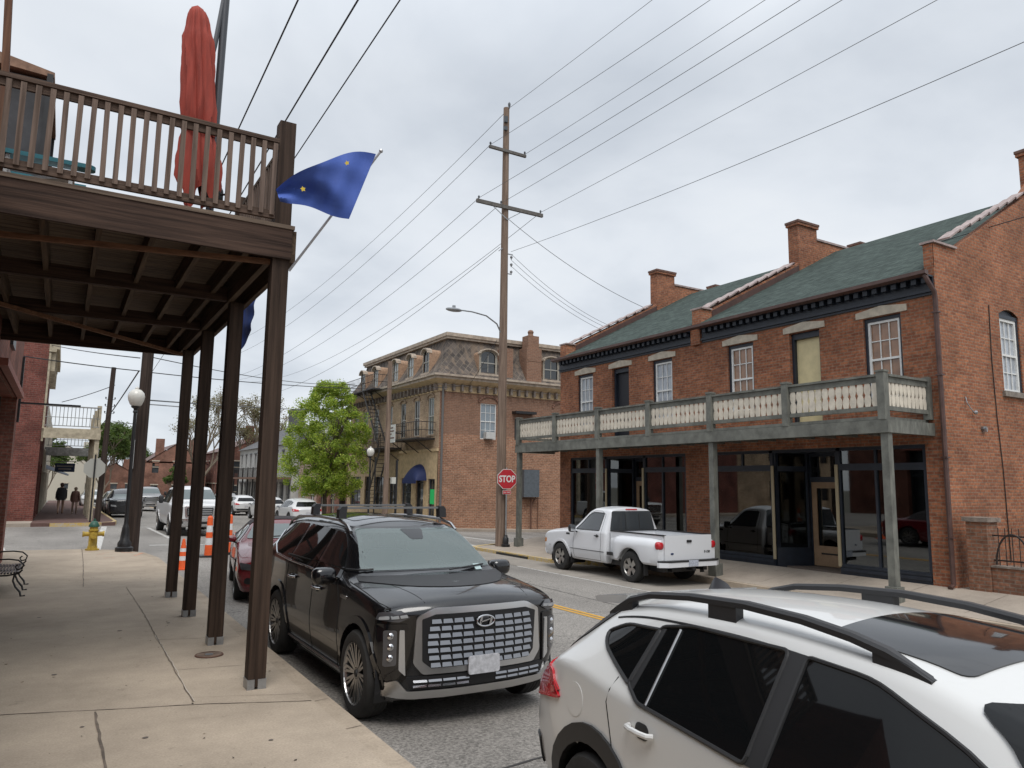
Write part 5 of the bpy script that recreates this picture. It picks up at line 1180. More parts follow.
# ---- white regular-cab pickup
WT = paintm('paint_white_truck', (.66, .67, .69), .35, coat=.6)
F15 = [(-2.62, .42, .80, .62, .94, .95, .90, 1.0, .70, 1.02),
       (-2.45, .36, .86, .62, .96, 1.03, .93, 1.08, .72, 1.11),
       (-1.9, .36, .88, .62, .97, 1.09, .94, 1.15, .72, 1.18),
       (-1.25, .36, .90, .62, .975, 1.14, .94, 1.19, .74, 1.23),
       (-1.12, .36, .90, .62, .975, 1.15, .94, 1.26, .74, 1.30),
       (-.75, .36, .90, .62, .975, 1.15, .94, 1.56, .69, 1.60),
       (-.52, .36, .90, .62, .975, 1.15, .94, 1.71, .68, 1.77),
       (-.30, .36, .90, .62, .975, 1.15, .94, 1.775, .67, 1.83),
       (.15, .36, .90, .62, .975, 1.15, .94, 1.77, .67, 1.825),
       (.36, .36, .90, .62, .975, 1.15, .94, 1.73, .67, 1.79),
       (.42, .38, .88, .62, .96, 1.15, .93, 1.22, .72, 1.24)]
c = Car('pickup_truck', 'white two-door pickup truck parked facing away before the brick building', 'pickup truck', F15, {'body': WT}, (-1.62,), tyre=(.385, .25), arch=.44, bow=(.16, .0), crn=.06, fil=(0, .08, .12, .05, .08))
sidewin(c, rpoly([(-.92, 1.19, .02), (.13, 1.20), (.13, 1.66), (-.32, 1.67, .06), (-.50, 1.60, .08)], .03), mat('cab_glass', (.05, .055, .06), .03, spec=1), trim=BLKP, trimr=.01)
c.patch('rear_window', [rpoly([(-.78, 1.21), (.78, 1.21), (.67, 1.72), (-.67, 1.72)], .06)], 'y+', mat('cab_glass', (.05, .055, .06), .03), .008, .1)
for x in (-.24, .24): c.line('window_bar', [(x, 1.23), (x, 1.65)], 'y+', .012, BLKP, .012)
c.patch('brake_light', [rrect(-.20, 1.745, .20, 1.775, .01)], 'y+', REDL, .01, .1)
c.patch('windscreen', [rpoly([(-.78, 1.25), (.78, 1.25), (.64, 1.68), (-.64, 1.68)], .05)], 'y-', WSG, .006, .1)
c.patch('front_bumper', [rpoly([(-.86, .40), (.86, .40), (.87, .56), (-.87, .56)], .04)], 'y-', WT, .03, .12, thick=.09)
c.patch('grille', [rpoly([(-.45, .66), (.45, .66), (.50, .92), (-.50, .92)], .04)], 'y-', BLKP, .01, .1)
for sx in (-1, 1):
    c.patch('headlight', [(lambda P: P if sx > 0 else mir(P))(rpoly([(.56, .72), (.90, .72), (.92, .92), (.56, .92)], .04))], 'y-', LAMP, .01, .06)
    c.patch('side_marker', [rrect(-2.52, .74, -2.34, .86, .03)], 'x+' if sx > 0 else 'x-', AMB, .006, .06)
for ax in ('x+', 'x-'):
    c.line('door_gap', [(-.95, 1.16), (-1.0, .8), (-.98, .42), (.2, .42), (.24, .8), (.22, 1.2), (.2, 1.62), (0, 1.71), (-.3, 1.71), (-.5, 1.64)], ax, .006, SEAM, -.002)
    c.line('side_moulding', [(-2.2, .68), (-2.1, .68)], ax, .004, SEAM, 0)
    c.line('side_moulding', [(-1.12, .66), (.38, .66)], ax, .008, BLKP, .003)
    handle(c, .06, 1.06, BLKP, ax, .16)
    c.patch('fender_badge', [rrect(-1.35, 1.02, -1.18, 1.07, .01)], ax, BLKP, .004, .1)
c.arch_lip(WT, .05, .02, bottom=.42)
mirror(c, 1.12, -.84, 1.22, BLKP, size=(.10, .07, .11))
# bed: narrow box with bulging fenders, tailgate, bumper
mb = MB(); zb, zt_ = .50, 1.20
y0, y1 = .46, 2.46; W2 = .80
def rb(mbx, a, b, bev=.02, m=0): mbx.box(a, b, m)
rb(mb, (-W2, y0, .52), (-W2+.06, y1, zt_)); rb(mb, (W2-.06, y0, .52), (W2, y1, zt_)); rb(mb, (-W2+.06, y0, .52), (W2-.06, y0+.05, zt_)); rb(mb, (-W2+.06, y0+.05, .56), (W2-.06, y1, .62))
bed = mb.build('bed', WT, c.root)
mb = MB(); mb.box((-W2-.01, y0, zt_+.001), (-W2+.07, y1+.04, zt_+.03)); mb.box((W2-.07, y0, zt_+.001), (W2+.01, y1+.04, zt_+.03)); mb.box((-W2+.071, y0-.0, zt_+.001), (W2-.071, y0+.07, zt_+.03)); mb.build('bed_rail', BLKP, bed)
mb = MB(); mb.box((-W2+.02, y1+.0, .62), (W2-.02, y1+.05, 1.215)); tg = mb.build('tailgate', WT, c.root)
mb = MB(); mb.prism(rrect(-.09, 1.04, .07, 1.10, .02), y1+.051, y1+.07, 'y'); mb.build('handle', BLKP, tg)
mb = MB(); mb.prism([(.55+.05*math.cos(t), .78+.022*math.sin(t)) for t in linspc(0, 2*math.pi, 15)[:-1]], y1+.051, y1+.06, 'y'); mb.build('emblem', mat('badge_blue', (.03, .05, .12), .3), tg)
txt('F-150', .085, BLKP, tg, 'lettering', 1.0, .002, .003, Matrix.Translation((-.62, y1+.055, .80)) @ Matrix.Rotation(math.pi, 4, 'Z') @ Matrix.Rotation(R(90), 4, 'X'))
rows = {}
for sx in (-1, 1):   # flared rear fenders: section grows over the wheel
    mb = MB(); R_ = []
    for t in linspc(0, 1, 30):
        y = y0+.02+(y1-y0-.02)*t
        bulge = .05+.155*max(0, min(1, (y-y0)/.30))**1.0 if y < 1.0 else .205
        bulge = .02+.185*sstep((y-y0-.0)/.45)*(1-.35*sstep((y-2.05)/.5))
        d = y-1.43; zlo = .50
        if abs(d) < .46: zlo = max(.5, .40+math.sqrt(max(0, .46**2-d*d)))
        ztop = .98+.10*sstep((y-y0)/.5)-.04*sstep((y-2.0)/.6)
        prof = [(W2, ztop+.05), (W2+bulge*.45, ztop+.03), (W2+bulge*.85, ztop-.05), (W2+bulge, ztop-.14), (W2+bulge, max(zlo+.02, .66)), (W2+bulge*.95, max(zlo, .55)), (W2+bulge*.7, zlo)]
        R_.append([(sx*x, y, z) for x, z in prof])
    mb.grid(R_); mb.face(R_[-1]+[(sx*W2, y1, .5)]); mb.face(R_[0]+[(sx*W2, R_[0][0][1], .5)])
    f = mb.build('rear_fender', WT, c.root, True)
    k = MB(); k.prism([(1.43+.455*math.cos(t), .40+.455*math.sin(t)) for t in linspc(-.1, math.pi+.1, 20)], sx*.50, sx*(W2+.01), 'x'); k.build('wheel_well', BLACKM, f)
    k = MB(); k.sph((0, 0, 0), 1, 16); k.v = [(sx*(W2+.075)+math.copysign(abs(v[0])**.6, v[0])*.105, y1-.05+v[1]*.09, .97+math.copysign(abs(v[2])**.6, v[2])*.10) for v in k.v]; k.build('tail_light', REDL, c.root, True)
    k = MB(); k.box((sx*.83, y0+.02, .60), (sx*.95, y0+.28, .68)); k.build('side_step', BLKP, c.root)
    k = MB(); k.box((sx*.95-.13, 1.93, .22), (sx*.95+.0, 1.95, .58)); k.build('mud_flap', BLKP, c.root)
    k = MB(); k.box((sx*.95-.13, -1.12, .26), (sx*.95+.0, -1.10, .58)); k.build('mud_flap', BLKP, c.root)
mb = MB(); mb.prism([(-.99, y1+.0), (.99, y1+.0), (.99, y1+.08), (.80, y1+.20), (-.80, y1+.20), (-.99, y1+.08)], .47, .585, 'z'); bmp = mb.build('rear_bumper', WT, c.root)
mb = MB(); mb.prism([(-.98, y1+.0), (.98, y1+.0), (.98, y1+.09), (.79, y1+.21), (-.79, y1+.21), (-.98, y1+.09)], .587, .625, 'z'); mb.build('bumper_pad', BLKP, bmp)
mb = MB(); mb.box((-.16, y1+.205, .48), (.15, y1+.215, .63)); lp = mb.build('license_plate', mat('plate_blue_white', (.42, .45, .52), .5, noise=.3, nscale=30), c.root)
mb = MB(); mb.box((-.72, -2.2, .34), (-.6, 2.4, .46)); mb.box((.6, -2.2, .34), (.72, 2.4, .46)); mb.box((-.75, 1.36, .33), (.75, 1.50, .45)); mb.box((-.55, 1.75, .30), (.55, 2.2, .5)); mb.box((-.04, y1, .38), (.04, y1+.24, .44)); mb.box((.2, 1.9, .34), (.5, 2.45, .42)); mb.build('chassis', BLACKM, c.root)
c.axles = (-1.62, 1.43); RT = mat('rim_alloy', (.45, .44, .42), .3, metal=.9, noise=.3)
c.wheels(RT, 5, 'wide', inset=-.0, rimr=.60)
c.place(13.36, 16.13, -.485, math.pi)
F15C = c
# ------------------------------------------------------------------ near-left building (mostly out of frame) and the wooden balcony porch
NB = thing('brick_shop', 'brick shop front with dark recessed opening at the left edge, behind the bench', 'building', (0, 0, 0))
NX = -1.0
mb = MB(); TN = fr((NX, -30, 0), (0, 1, 0), (1, 0, 0))
nh = [(44.2-2*k*4.1, 50.0-2*k*4.1, 0, 3.72) for k in range(5)]; nh = [(44.6, 50.2, -.1, 3.72), (36.5, 43.0, -.1, 3.3), (28, 34.5, -.1, 3.3), (19.5, 26, -.1, 3.3), (10, 17, -.1, 3.3), (2, 8.5, -.1, 3.3)]
wall(mb, TN, 51.0, 5.3, [h for h in nh if h[0] > 35], .5, u0=36, v0=-.5); wall(mb, TN, 36.0, 4.0, [h for h in nh if h[0] < 35], .5, v0=-.5); wall(mb, fr((NX, 6.0, 0), (-1, 0, 0), (0, -1, 0)), 13, 5.3, [], .2, v0=3.9)  # heights out of view are lowered to let in more sky light
wall(mb, fr((NX, 21.0, 0), (-1, 0, 0), (0, 1, 0)), 13, 5.3, [], .2, v0=-.5)
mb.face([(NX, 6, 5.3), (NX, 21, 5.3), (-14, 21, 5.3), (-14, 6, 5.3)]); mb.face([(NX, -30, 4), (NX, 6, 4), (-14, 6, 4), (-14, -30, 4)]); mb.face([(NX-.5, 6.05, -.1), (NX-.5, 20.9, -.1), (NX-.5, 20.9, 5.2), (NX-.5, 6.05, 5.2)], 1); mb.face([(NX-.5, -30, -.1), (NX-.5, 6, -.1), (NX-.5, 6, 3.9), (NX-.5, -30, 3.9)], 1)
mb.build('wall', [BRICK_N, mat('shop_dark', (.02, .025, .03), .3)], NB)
mb = MB(); mb.box((NX-.02, 14.4, 3.72), (NX+.12, 20.4, 3.84)); mb.build('lintel', mat('lintel_red', (.28, .10, .075), .7, noise=.2), NB)
mb = MB()
for a, b, c_, d in nh: 
    for y in linspc(a-30, b-30, 5): mb.box((NX-.42, y-.04, -.1), (NX-.3, y+.04, d))
    mb.box((NX-.41, a-30, 2.5), (NX-.31, b-30, 2.62)); mb.box((NX-.45, a-30, -.1), (NX-.3, b-30, .5))
mb.build('shop_front', mat('shop_front_teal', (.02, .035, .042), .5), NB)
mb = MB(); mb.box((NX, 16.3, 4.35), (NX+.05, 17.1, 4.6)); mb.build('wall_plate', BLACKM, NB)
br = thing('sign_bracket', 'long black iron arm without a sign on the brick corner at left', 'bracket', (NX, 20.85, 0))
mb = MB(); mb.box((0, -.04, 3.2), (.05, .04, 4.75)); mb.bar((.03, 0, 3.66), (1.28, 0, 3.66), .04, .045); mb.build('arm', BLACKM, br)

DK = thing('wooden_balcony', 'dark wooden balcony on square posts over the left pavement', 'balcony', (1.71, 7.43, 0))
def dk(mbx, name, m, parent=DK, sm=False):
    o = DK.location; mbx.v = [(v[0]-o.x, v[1]-o.y, v[2]-o.z) for v in mbx.v]; return mbx.build(name, m, parent, sm)
PY = [7.43, 9.57, 11.65, 13.64]
for i, y in enumerate(PY):
    mb = MB(); mb.box((1.63, y-.08, .02), (1.79, y+.08, 4.115 if i else 5.58)); p = dk(mb, 'post', WDZ)
    mb = MB()
    for x0, x1 in ((1.624, 1.69), (1.72, 1.796)): mb.box((x0, y-.086, 0), (x1, y+.086, .09))
    dk(mb, 'post_base', GALV, p)
mb = MB(); mb.box((-1.0, 7.31, 4.12), (1.80, 7.345, 4.43)); mb.box((-1.0, 7.351, 4.14), (1.62, 7.40, 4.40)); dk(mb, 'beam', WD)
mb = MB(); mb.box((1.795, 7.345, 4.10), (1.85, 14.2, 4.43)); mb.box((1.60, 7.55, 4.12), (1.66, 14.15, 4.40)); dk(mb, 'beam', WDY)
mb = MB(); mb.box((-1.0, 14.13, 4.10), (1.793, 14.2, 4.43)); dk(mb, 'beam', WD)
for y in (9.57, 11.65): 
    mb = MB(); mb.box((-1.0, y-.04, 4.13), (1.59, y+.04, 4.30)); dk(mb, 'cross_beam', WD)
for x in (-.80, -.33, .12, .57, 1.02, 1.42):
    mb = MB(); mb.box((x-.025, 7.41, 4.20), (x+.025, 14.12, 4.425)); dk(mb, 'joist', WDY)
mb = MB()
for k in range(49): y = 7.30+k*.1425; mb.box((-1.0, y, 4.43), (1.82, y+.132, 4.47))
dk(mb, 'floor_boards', WDB)
mb = MB(); mb.bar((-1.0, 8.05, 4.11), (1.68, 7.46, 4.11), .045, .05); dk(mb, 'brace', BRACE)
mb = MB(); mb.bar((-.95, 11.1, 4.10), (1.66, 14.0, 4.10), .05, .05); dk(mb, 'brace', BRACE)
# railings
mb = MB(); mb.box((-1.0, 7.30, 5.31), (1.62, 7.39, 5.35)); mb.box((-1.0, 7.325, 5.24), (1.62, 7.355, 5.309)); r1 = dk(mb, 'railing', RAILX)
mb = MB(); mb.box((-1.0, 7.325, 4.52), (1.62, 7.365, 4.60)); dk(mb, 'bottom_rail', RAILX, r1)
mb = MB(); rr_ = random.Random(3)
for k in range(25): x = -.97+k*.1065; j = rr_.uniform(-.004, .004); mb.bar((x+j, 7.32, 4.55), (x-j, 7.32, 5.30), .044, .03, up=(0, 1, 0))
dk(mb, 'balusters', RAILW, r1)
mb = MB(); mb.box((1.66, 7.52, 5.31), (1.75, 14.1, 5.35)); mb.box((1.68, 7.52, 5.24), (1.71, 14.1, 5.309)); r2 = dk(mb, 'railing', WDY)
mb = MB(); mb.box((1.68, 7.52, 4.52), (1.72, 14.1, 4.60)); dk(mb, 'bottom_rail', WDY, r2)
mb = MB()
for k in range(60): y = 7.62+k*.108; mb.box((1.66, y-.018, 4.55), (1.69, y+.018, 5.30))
dk(mb, 'balusters', RAILW, r2)
for y in (9.57, 11.65, 14.05):
    mb = MB(); mb.box((1.63, y-.05, 4.47), (1.73, y+.05, 5.5)); dk(mb, 'railing_post', WDZ, r2)
mb = MB(); mb.box((-1.0, 14.04, 5.31), (1.62, 14.12, 5.35)); mb.box((-1.0, 14.06, 4.52), (1.62, 14.1, 4.6))
for k in range(24): x = -.95+k*.108; mb.box((x, 14.06, 4.6), (x+.035, 14.09, 5.31))
dk(mb, 'railing', RAILX)

# closed red parasol on a side mast
UM = thing('parasol', 'closed red cantilever parasol on grey mast standing on the wooden balcony', 'umbrella', (1.10, 8.4, 4.47))
mb = MB(); rows = []; nf = 80
for t in linspc(0, 1, 34):
    z = 5.0+(7.16-5.0)*t
    if t < .62: r_ = lerp(.185, .15, (t/.62)**.8) if t > .2 else lerp(.165, .178, t/.2)
    elif t < .82: r_ = .152
    elif t < .86: r_ = lerp(.158, .118, (t-.82)/.04)
    else: r_ = .118*(1-((t-.86)/.14)**2.4)**.55
    r_ *= 1-.24*math.exp(-((t-.325)/.05)**2)
    if t < .2: r_ *= 1.0+.12*math.sin(math.pi*t/.2)
    cx = .955-1.10-(t-.5)*.15; row = []
    for k in range(nf):
        a = 2*math.pi*k/nf; f = 1+(.36*(1-t*.72))*(1-2*abs(math.sin(4*a+.5*math.sin(9*t)+.4)))+.05*math.sin(19*a+t*6)
        zz = z-4.47; 
        if t < .12: zz += (.13*math.sin(4*a+1)+.05*math.sin(9*a)-.03)*(1-t/.12)
        row.append((cx+r_*f*math.cos(a), r_*f*math.sin(a)*.85-.05, zz))
    rows.append(row)
mb.grid(rows, 0, True); mb.face(rows[-1]); cx = -.12; mb.build('canopy', mat('parasol_red', (.30, .045, .028), .8, noise=.25, nscale=5, stretch=(4, 4, .5)), UM, True)
mb = MB(); mb.tube([(cx+.155*math.cos(a)*1.02, .155*math.sin(a)*.9-.05, 1.22+.02*math.sin(3*a)) for a in linspc(0, 2*math.pi, 25)], .022, 6); mb.bar((cx+.13, -.05, 1.24), (.10, 0, 1.26), .02, .05); mb.build('strap', mat('parasol_strap', (.42, .07, .05), .8), UM, True)
MAST = mat('mast_grey', (.065, .068, .075), .35, metal=.3)
mb = MB(); mb.tube([(.06, 0, 0), (.06, 0, 1.4), (.075, 0, 3.05)], .042, 10); mb.lathe([(.0, 3.05), (.05, 3.05), (.052, 2.98), (.045, 2.95)], (.075, 0, 0), 'z', 10); mb.build('mast', MAST, UM, True)
mb = MB(); mb.tube([(.06, 0, 2.98), (-.01, -.02, 2.3), (-.10, -.04, 1.72)], .026, 8); mb.sph((-.10, -.04, 1.70), .045, 8); mb.build('arm', MAST, UM, True)
mb = MB(); mb.lathe([(0, .66), (.08, .66), (.10, .62), (.10, .5), (.07, .46), (0, .46)], (.09, 0, 0), 'z', 12); mb.tube([(.15, -.06, .56), (.20, -.10, .56)], .012, 6); mb.build('crank', BLACKM, UM, True)
mb = MB(); mb.box((-.25, -.25, .0), (.35, .25, .05)); mb.build('base', BLACKM, UM)
# screened pavilion on the balcony
PV = thing('screened_pavilion', 'dark screened garden pavilion with shingled roof at the left end of the balcony', 'pavilion', (-.83, 10.4, 4.47))
mb = MB(); mb.box((-.28, -.9, 0), (.36, .9, 1.92)); mb.build('screen', mat('screen_mesh', (.035, .036, .04), .7, noise=.5, nscale=3), PV)
mb = MB()
for x in (-.29, .36):
    for y in (-.9, .9): mb.box((x-.03, y-.03, 0), (x+.03, y+.03, 2.0))
mb.build('frame', BLACKM, PV)
mb = MB(); mb.face([(.40, -.92, 2.03), (.40, .92, 2.03), (-.3, 0, 2.46)]); mb.face([(.40, -.92, 2.03), (-.3, 0, 2.46), (-.6, -1, 2.16)]); mb.face([(.40, .92, 2.03), (-.3, 0, 2.46), (-.6, 1, 2.16)]); mb.face([(.40, -.92, 1.97), (.40, .92, 1.97), (-.6, 1, 1.97), (-.6, -1, 1.97)]); mb.face([(.40, -.92, 2.03), (.40, .92, 2.03), (.40, .92, 1.97), (.40, -.92, 1.97)]); mb.face([(.40, -.92, 2.03), (-.6, -1, 2.16), (-.6, -1, 1.97), (.40, -.92, 1.97)]); mb.build('roof', mat('pavilion_roof', (.25, .15, .10), .85, noise=.3, nscale=12), PV)
GB = thing('wooden_awning', 'weathered brown timber end board at the top left corner above the balcony railing', 'awning', (-.84, 8.0, 4.47))
mb = MB(); mb.bar((.15, 0, .0), (.03, 0, 2.4), .06, .09); mb.bar((-.05, .12, .0), (-.2, .12, 2.4), .05, .12); mb.build('boards', wood('awning_wood', (.17, .09, .055), (.09, .045, .03), 'z'), GB)
AC = thing('garden_chair', 'white and teal garden chair behind the balcony railing at far left', 'chair', (-.42, 8.05, 4.47))
TEAL = mat('teal_plastic', (.02, .16, .20), .5); WPL = mat('white_plastic', (.62, .62, .62), .5)
mb = MB(); mb.box((-.33, -.22, .37), (.40, -.08, .41)); mb.prism([(.40+.07*math.sin(t), -.15+.07*math.cos(t)) for t in linspc(0, math.pi, 8)], .37, .41, 'z'); mb.build('arm', TEAL, AC)
mb = MB(); mb.box((-.33, .38, .37), (.40, .52, .41)); mb.build('arm', TEAL, AC)
for x, y in ((.26, -.15), (.26, .45), (-.25, -.15), (-.25, .45)):
    mb = MB(); mb.bar((x, y, 0), (x+.02, y, .37), .03, .09); mb.build('leg', WPL, AC)
mb = MB(); mb.bar((.30, .15, .30), (-.3, .15, .16), .5, .03); mb.build('seat', WPL, AC)
mb = MB()
for k in range(5): y = -.1+k*.12; mb.bar((-.2, y, .18), (-.48, y, .98-.04*abs(k-2)), .03, .10, up=(0, 1, 0))
mb.build('backrest', WPL, AC)

# flags on angled poles
FLB = mat('flag_blue', (.055, .11, .40), .75, noise=.12, nscale=4); FLY = mat('flag_gold', (.62, .45, .04), .7)
def flag(lbl, base, tip, pts, emb):
    root = thing('flag', lbl, 'flag', base)
    b = Vector(base); mb = MB(); mb.tube([(0, 0, 0), Vector(tip)-b], .013, 8); mb.sph(Vector(tip)-b, .022, 8); mb.build('flag_pole', mat('pole_silver', (.45, .45, .46), .35, metal=.6), root, True)
    mb = MB(); mb.grid([[Vector(p)-b for p in row] for row in pts]); cl = mb.build('cloth', FLB, root, True)
    mb = MB()
    for c0, r_, n in emb:
        mb.face([Vector(c0)-b+Vector(n[0])*(r_*(1 if k % 2 else .55)*math.cos(math.pi*k/5))+Vector(n[1])*(r_*(1 if k % 2 else .55)*math.sin(math.pi*k/5)) for k in range(10)])
    mb.build('star', FLY, cl)
    return root
def gxp(px, py, X):    # where the sight line of a measured outline point crosses the upright plane x = X (used only to lay out the cloth)
    d = rot @ Vector((px-512, -(py-384), -739.1)); d *= X/d.x; return Vector((d.x, d.y, d.z+CAMH))
def clothgrid(corners, nu, nv, amp, X, ph=0):
    a, b, c_, d = corners; R_ = []
    for i in range(nu):
        u = i/(nu-1); row = []
        for j in range(nv):
            v = j/(nv-1); px = lerp(lerp(a[0], b[0], u), lerp(d[0], c_[0], u), v); py = lerp(lerp(a[1], b[1], u), lerp(d[1], c_[1], u), v)
            p = gxp(px, py, X); p.x += amp*math.sin(7*u+2.6*v+ph)*(u+.12)+amp*.6*math.sin(13*v+5*u); row.append(p)
        R_.append(row)
    return R_
def gyp(px, py, Y):
    d = rot @ Vector((px-512, -(py-384), -739.1)); d *= Y/d.y; return Vector((d.x, d.y, d.z+CAMH))
b_ = gyp(289, 271, 7.30); t_ = gyp(381, 151, 6.75)
cg = []
for i in range(26):
    u = i/25; row = []
    tp = (lerp(376, 276, u), lerp(154, 190, u)-13*math.sin(math.pi*u)-2*math.sin(9*u)); bt = (lerp(349, 280, u), lerp(219, 200, u)+1.5*math.sin(8*u))
    for j in range(14):
        v = j/13; p = gyp(lerp(tp[0], bt[0], v), lerp(tp[1], bt[1], v), lerp(6.72, 6.95, u*.5+v*.5)+.07*math.sin(7*u+5*v)*(.3+u)+.014*math.sin(13*v+9*u)+.01*math.sin(23*u-2*v)); row.append(p)
    cg.append(row)
F1 = flag('blue flag with yellow emblem blowing from an angled pole beside the balcony corner post', b_, t_, cg, [(gyp(303, 189, 6.72), .028, ((1, 0, 0), (0, 0, 1))), (gyp(347, 163, 6.62), .026, ((1, 0, .3), (0, 0, 1)))])
b_ = gxp(232, 318, 1.87); t_ = gxp(258, 288, 2.2)
cg = clothgrid(((257, 290), (242, 300), (240, 354), (251, 330)), 14, 14, .02, 2.1, 1.)
F2 = flag('blue flag hanging limp between the first two balcony posts', b_, t_, cg, [(gxp(239.5, 343, 2.02), .07, ((0, 1, 0), (0, 0, 1)))])
# ------------------------------------------------------------------ street furniture on the near side
LM = thing('street_lamp', 'black lamp post with white globe at the end of the near pavement', 'street lamp', (1.60, 22.6, 0))
def lamp(root, h=4.42):
    mb = MB(); mb.lathe([(.22, 0), (.22, .10), (.17, .13), (.17, .22), (.12, .3), (.10, .5), (.085, .62), (.075, .66), (.055, .72), (.048, 1.0), (.042, h-.72), (.06, h-.70), (.06, h-.66), (.045, h-.64), (.05, h-.60), (.11, h-.56), (.12, h-.53), (0, h-.53)], (0, 0, 0), 'z', 16)
    mb.build('pole', BLACKM, root, True)
    mb = MB(); mb.lathe([(.10, h-.53), (.15, h-.48), (.20, h-.36), (.215, h-.26), (.19, h-.16), (.12, h-.08), (.05, h-.06), (.05, h-.02), (.02, h), (0, h+.03)], (0, 0, 0), 'z', 18)
    mb.build('globe', mat('lamp_globe', (.62, .60, .55), .25, coat=.4), root, True)
lamp(LM)
def telegraph(name, lbl, x, y, z0, h, r0, r1, m, lean=(0, 0)):
    root = thing(name, lbl, 'utility pole', (x, y, z0))
    mb = MB(); mb.tube([(lean[0]*t, lean[1]*t, h*t) for t in linspc(0, 1, 9)], [lerp(r0, r1, t) for t in linspc(0, 1, 9)], 14); mb.build('pole', m, root, True)
    return root
P1 = telegraph('utility_pole', 'dark wooden utility pole right behind the near lamp post', 1.84, 23.3, -.1, 9.6, .17, .14, POLED, (.03, 0))
mb = MB(); mb.box((-.22, -.12, 2.3), (-.14, .02, 3.1)); mb.build('meter_box', mat('box_grey', (.4, .4, .4), .6), P1)
mb = MB(); mb.bar((.1, 0, 4.13), (1.3, -.05, 4.10), .03, .03); mb.build('arm', GALV, P1)
HY = thing('fire_hydrant', 'yellow fire hydrant with green cap at the kerb corner', 'fire hydrant', (.88, 23.25, 0))
mb = MB(); mb.lathe([(0, 0), (.17, 0), (.17, .04), (.12, .05), (.12, .1), (.105, .12), (.105, .5), (.125, .51), (.125, .54), (.1, .55), (.1, .62)], (0, 0, 0), 'z', 16)
mb.lathe([(0, 0), (.06, 0), (.06, .13), (.075, .13), (.075, .17), (0, .17)], (.09, 0, .43), 'x', 12); mb.lathe([(0, 0), (.06, 0), (.06, -.13), (.075, -.13), (.075, -.17), (0, -.17)], (-.09, 0, .43), 'x', 12); mb.lathe([(0, 0), (.075, 0), (.075, -.12), (.09, -.12), (.09, -.16), (0, -.16)], (0, -.08, .40), 'y', 12)
mb.build('hydrant_body', mat('hydrant_yellow', (.44, .30, .04), .55, noise=.35, nscale=9), HY, True)
mb = MB(); mb.lathe([(.13, .62), (.13, .65), (.11, .70), (.07, .76), (.03, .78), (.03, .83), (0, .83)], (0, 0, 0), 'z', 16); mb.build('cap', mat('hydrant_green', (.02, .09, .06), .5), HY, True)
# bench
BN = thing('bench', 'black iron park bench at the left edge of the pavement', 'bench', (-.70, 15.5, 0)); BN.scale = (.85, .85, .85)
IB = mat('iron_bench', (.012, .012, .013), .35)
mb = MB()
for k in range(9):
    x = -.17+k*.052; mb.box((x, -.9, .42+.012*abs(k-4)*.3), (x+.034, .9, .445+.012*abs(k-4)*.3))
mb.build('seat', IB, BN)
mb = MB()
for k in range(7): z = .50+k*.055; mb.box((-.24-.02*k, -.9, z), (-.215-.02*k, .9, z+.036))
mb.build('backrest', IB, BN)
for y in (-.92, 0, .92):
    mb = MB()
    mb.tube([(-.36, y, .92), (-.26, y, .6), (-.2, y, .44), (-.12, y, .40), (.1, y, .40), (.28, y, .43), (.34, y, .50)], .018, 6)
    mb.tube([(-.18, y, .42), (-.2, y, .25), (-.26, y, .1), (-.30, y, .02), (-.36, y, .0)], [.02, .018, .018, .022, .03], 6); mb.tube([(.22, y, .42), (.20, y, .30), (.25, y, .18), (.33, y, .08), (.35, y, .0), (.42, y, .0)], [.02, .018, .018, .02, .022, .03], 6)
    if y: mb.tube([(-.30, y, .66), (-.1, y, .70), (.1, y, .705), (.26, y, .68), (.35, y, .60), (.33, y, .52), (.25, y, .50), (.22, y, .56), (.26, y, .60)], .016, 6)
    mb.build('leg', IB, BN, True)
# cones and tubes
ORG = mat('cone_orange', (.80, .12, .025), .55, noise=.1, nscale=6); REFW = mat('cone_white', (.70, .70, .70), .5, noise=.15)
CN = thing('traffic_cone', 'orange traffic cone with two white bands beside the second balcony post from the far end', 'traffic cone', (2.62, 19.3, -.19))
mb = MB(); mb.box((-.18, -.18, 0), (.18, .18, .035)); mb.lathe([(.145, .035), (.112, .22)], (0, 0, 0), 'z', 20); mb.lathe([(.094, .32), (.075, .42)], (0, 0, 0), 'z', 20); mb.lathe([(.062, .50), (.03, .70), (.022, .72), (0, .72)], (0, 0, 0), 'z', 20); mb.build('cone', ORG, CN)
mb = MB(); mb.lathe([(.112, .22), (.094, .32)], (0, 0, 0), 'z', 20); mb.build('white_band', REFW, CN, True)
mb = MB(); mb.lathe([(.075, .42), (.062, .50)], (0, 0, 0), 'z', 20); mb.build('white_band', REFW, CN, True)
def tubecone(lbl, x, y):
    r_ = thing('traffic_tube', lbl, 'traffic cone', (x, y, -.2), 0, 'tall orange and white channelizer tubes')
    mb = MB(); mb.box((-.24, -.24, 0), (.24, .24, .05)); mb.build('base', BLKP, r_)
    mb = MB()
    for a, b in ((.05, .33), (.52, .68), (.86, 1.08)): mb.lathe([(.105-.03*a, a), (.105-.03*b, b)], (0, 0, 0), 'z', 18)
    mb.lathe([(.073, 1.08), (.04, 1.12), (0, 1.13)], (0, 0, 0), 'z', 18); mb.build('tube', ORG, r_)
    for a, b in ((.33, .52), (.68, .86)):
        mb = MB(); mb.lathe([(.105-.03*a, a), (.105-.03*b, b)], (0, 0, 0), 'z', 18); mb.build('white_band', REFW, r_, True)
tubecone('orange and white traffic tube left of the second post, before the white truck', 3.67, 22.3)
tubecone('orange and white traffic tube half hidden behind the second nearest balcony post', 4.35, 23.1)
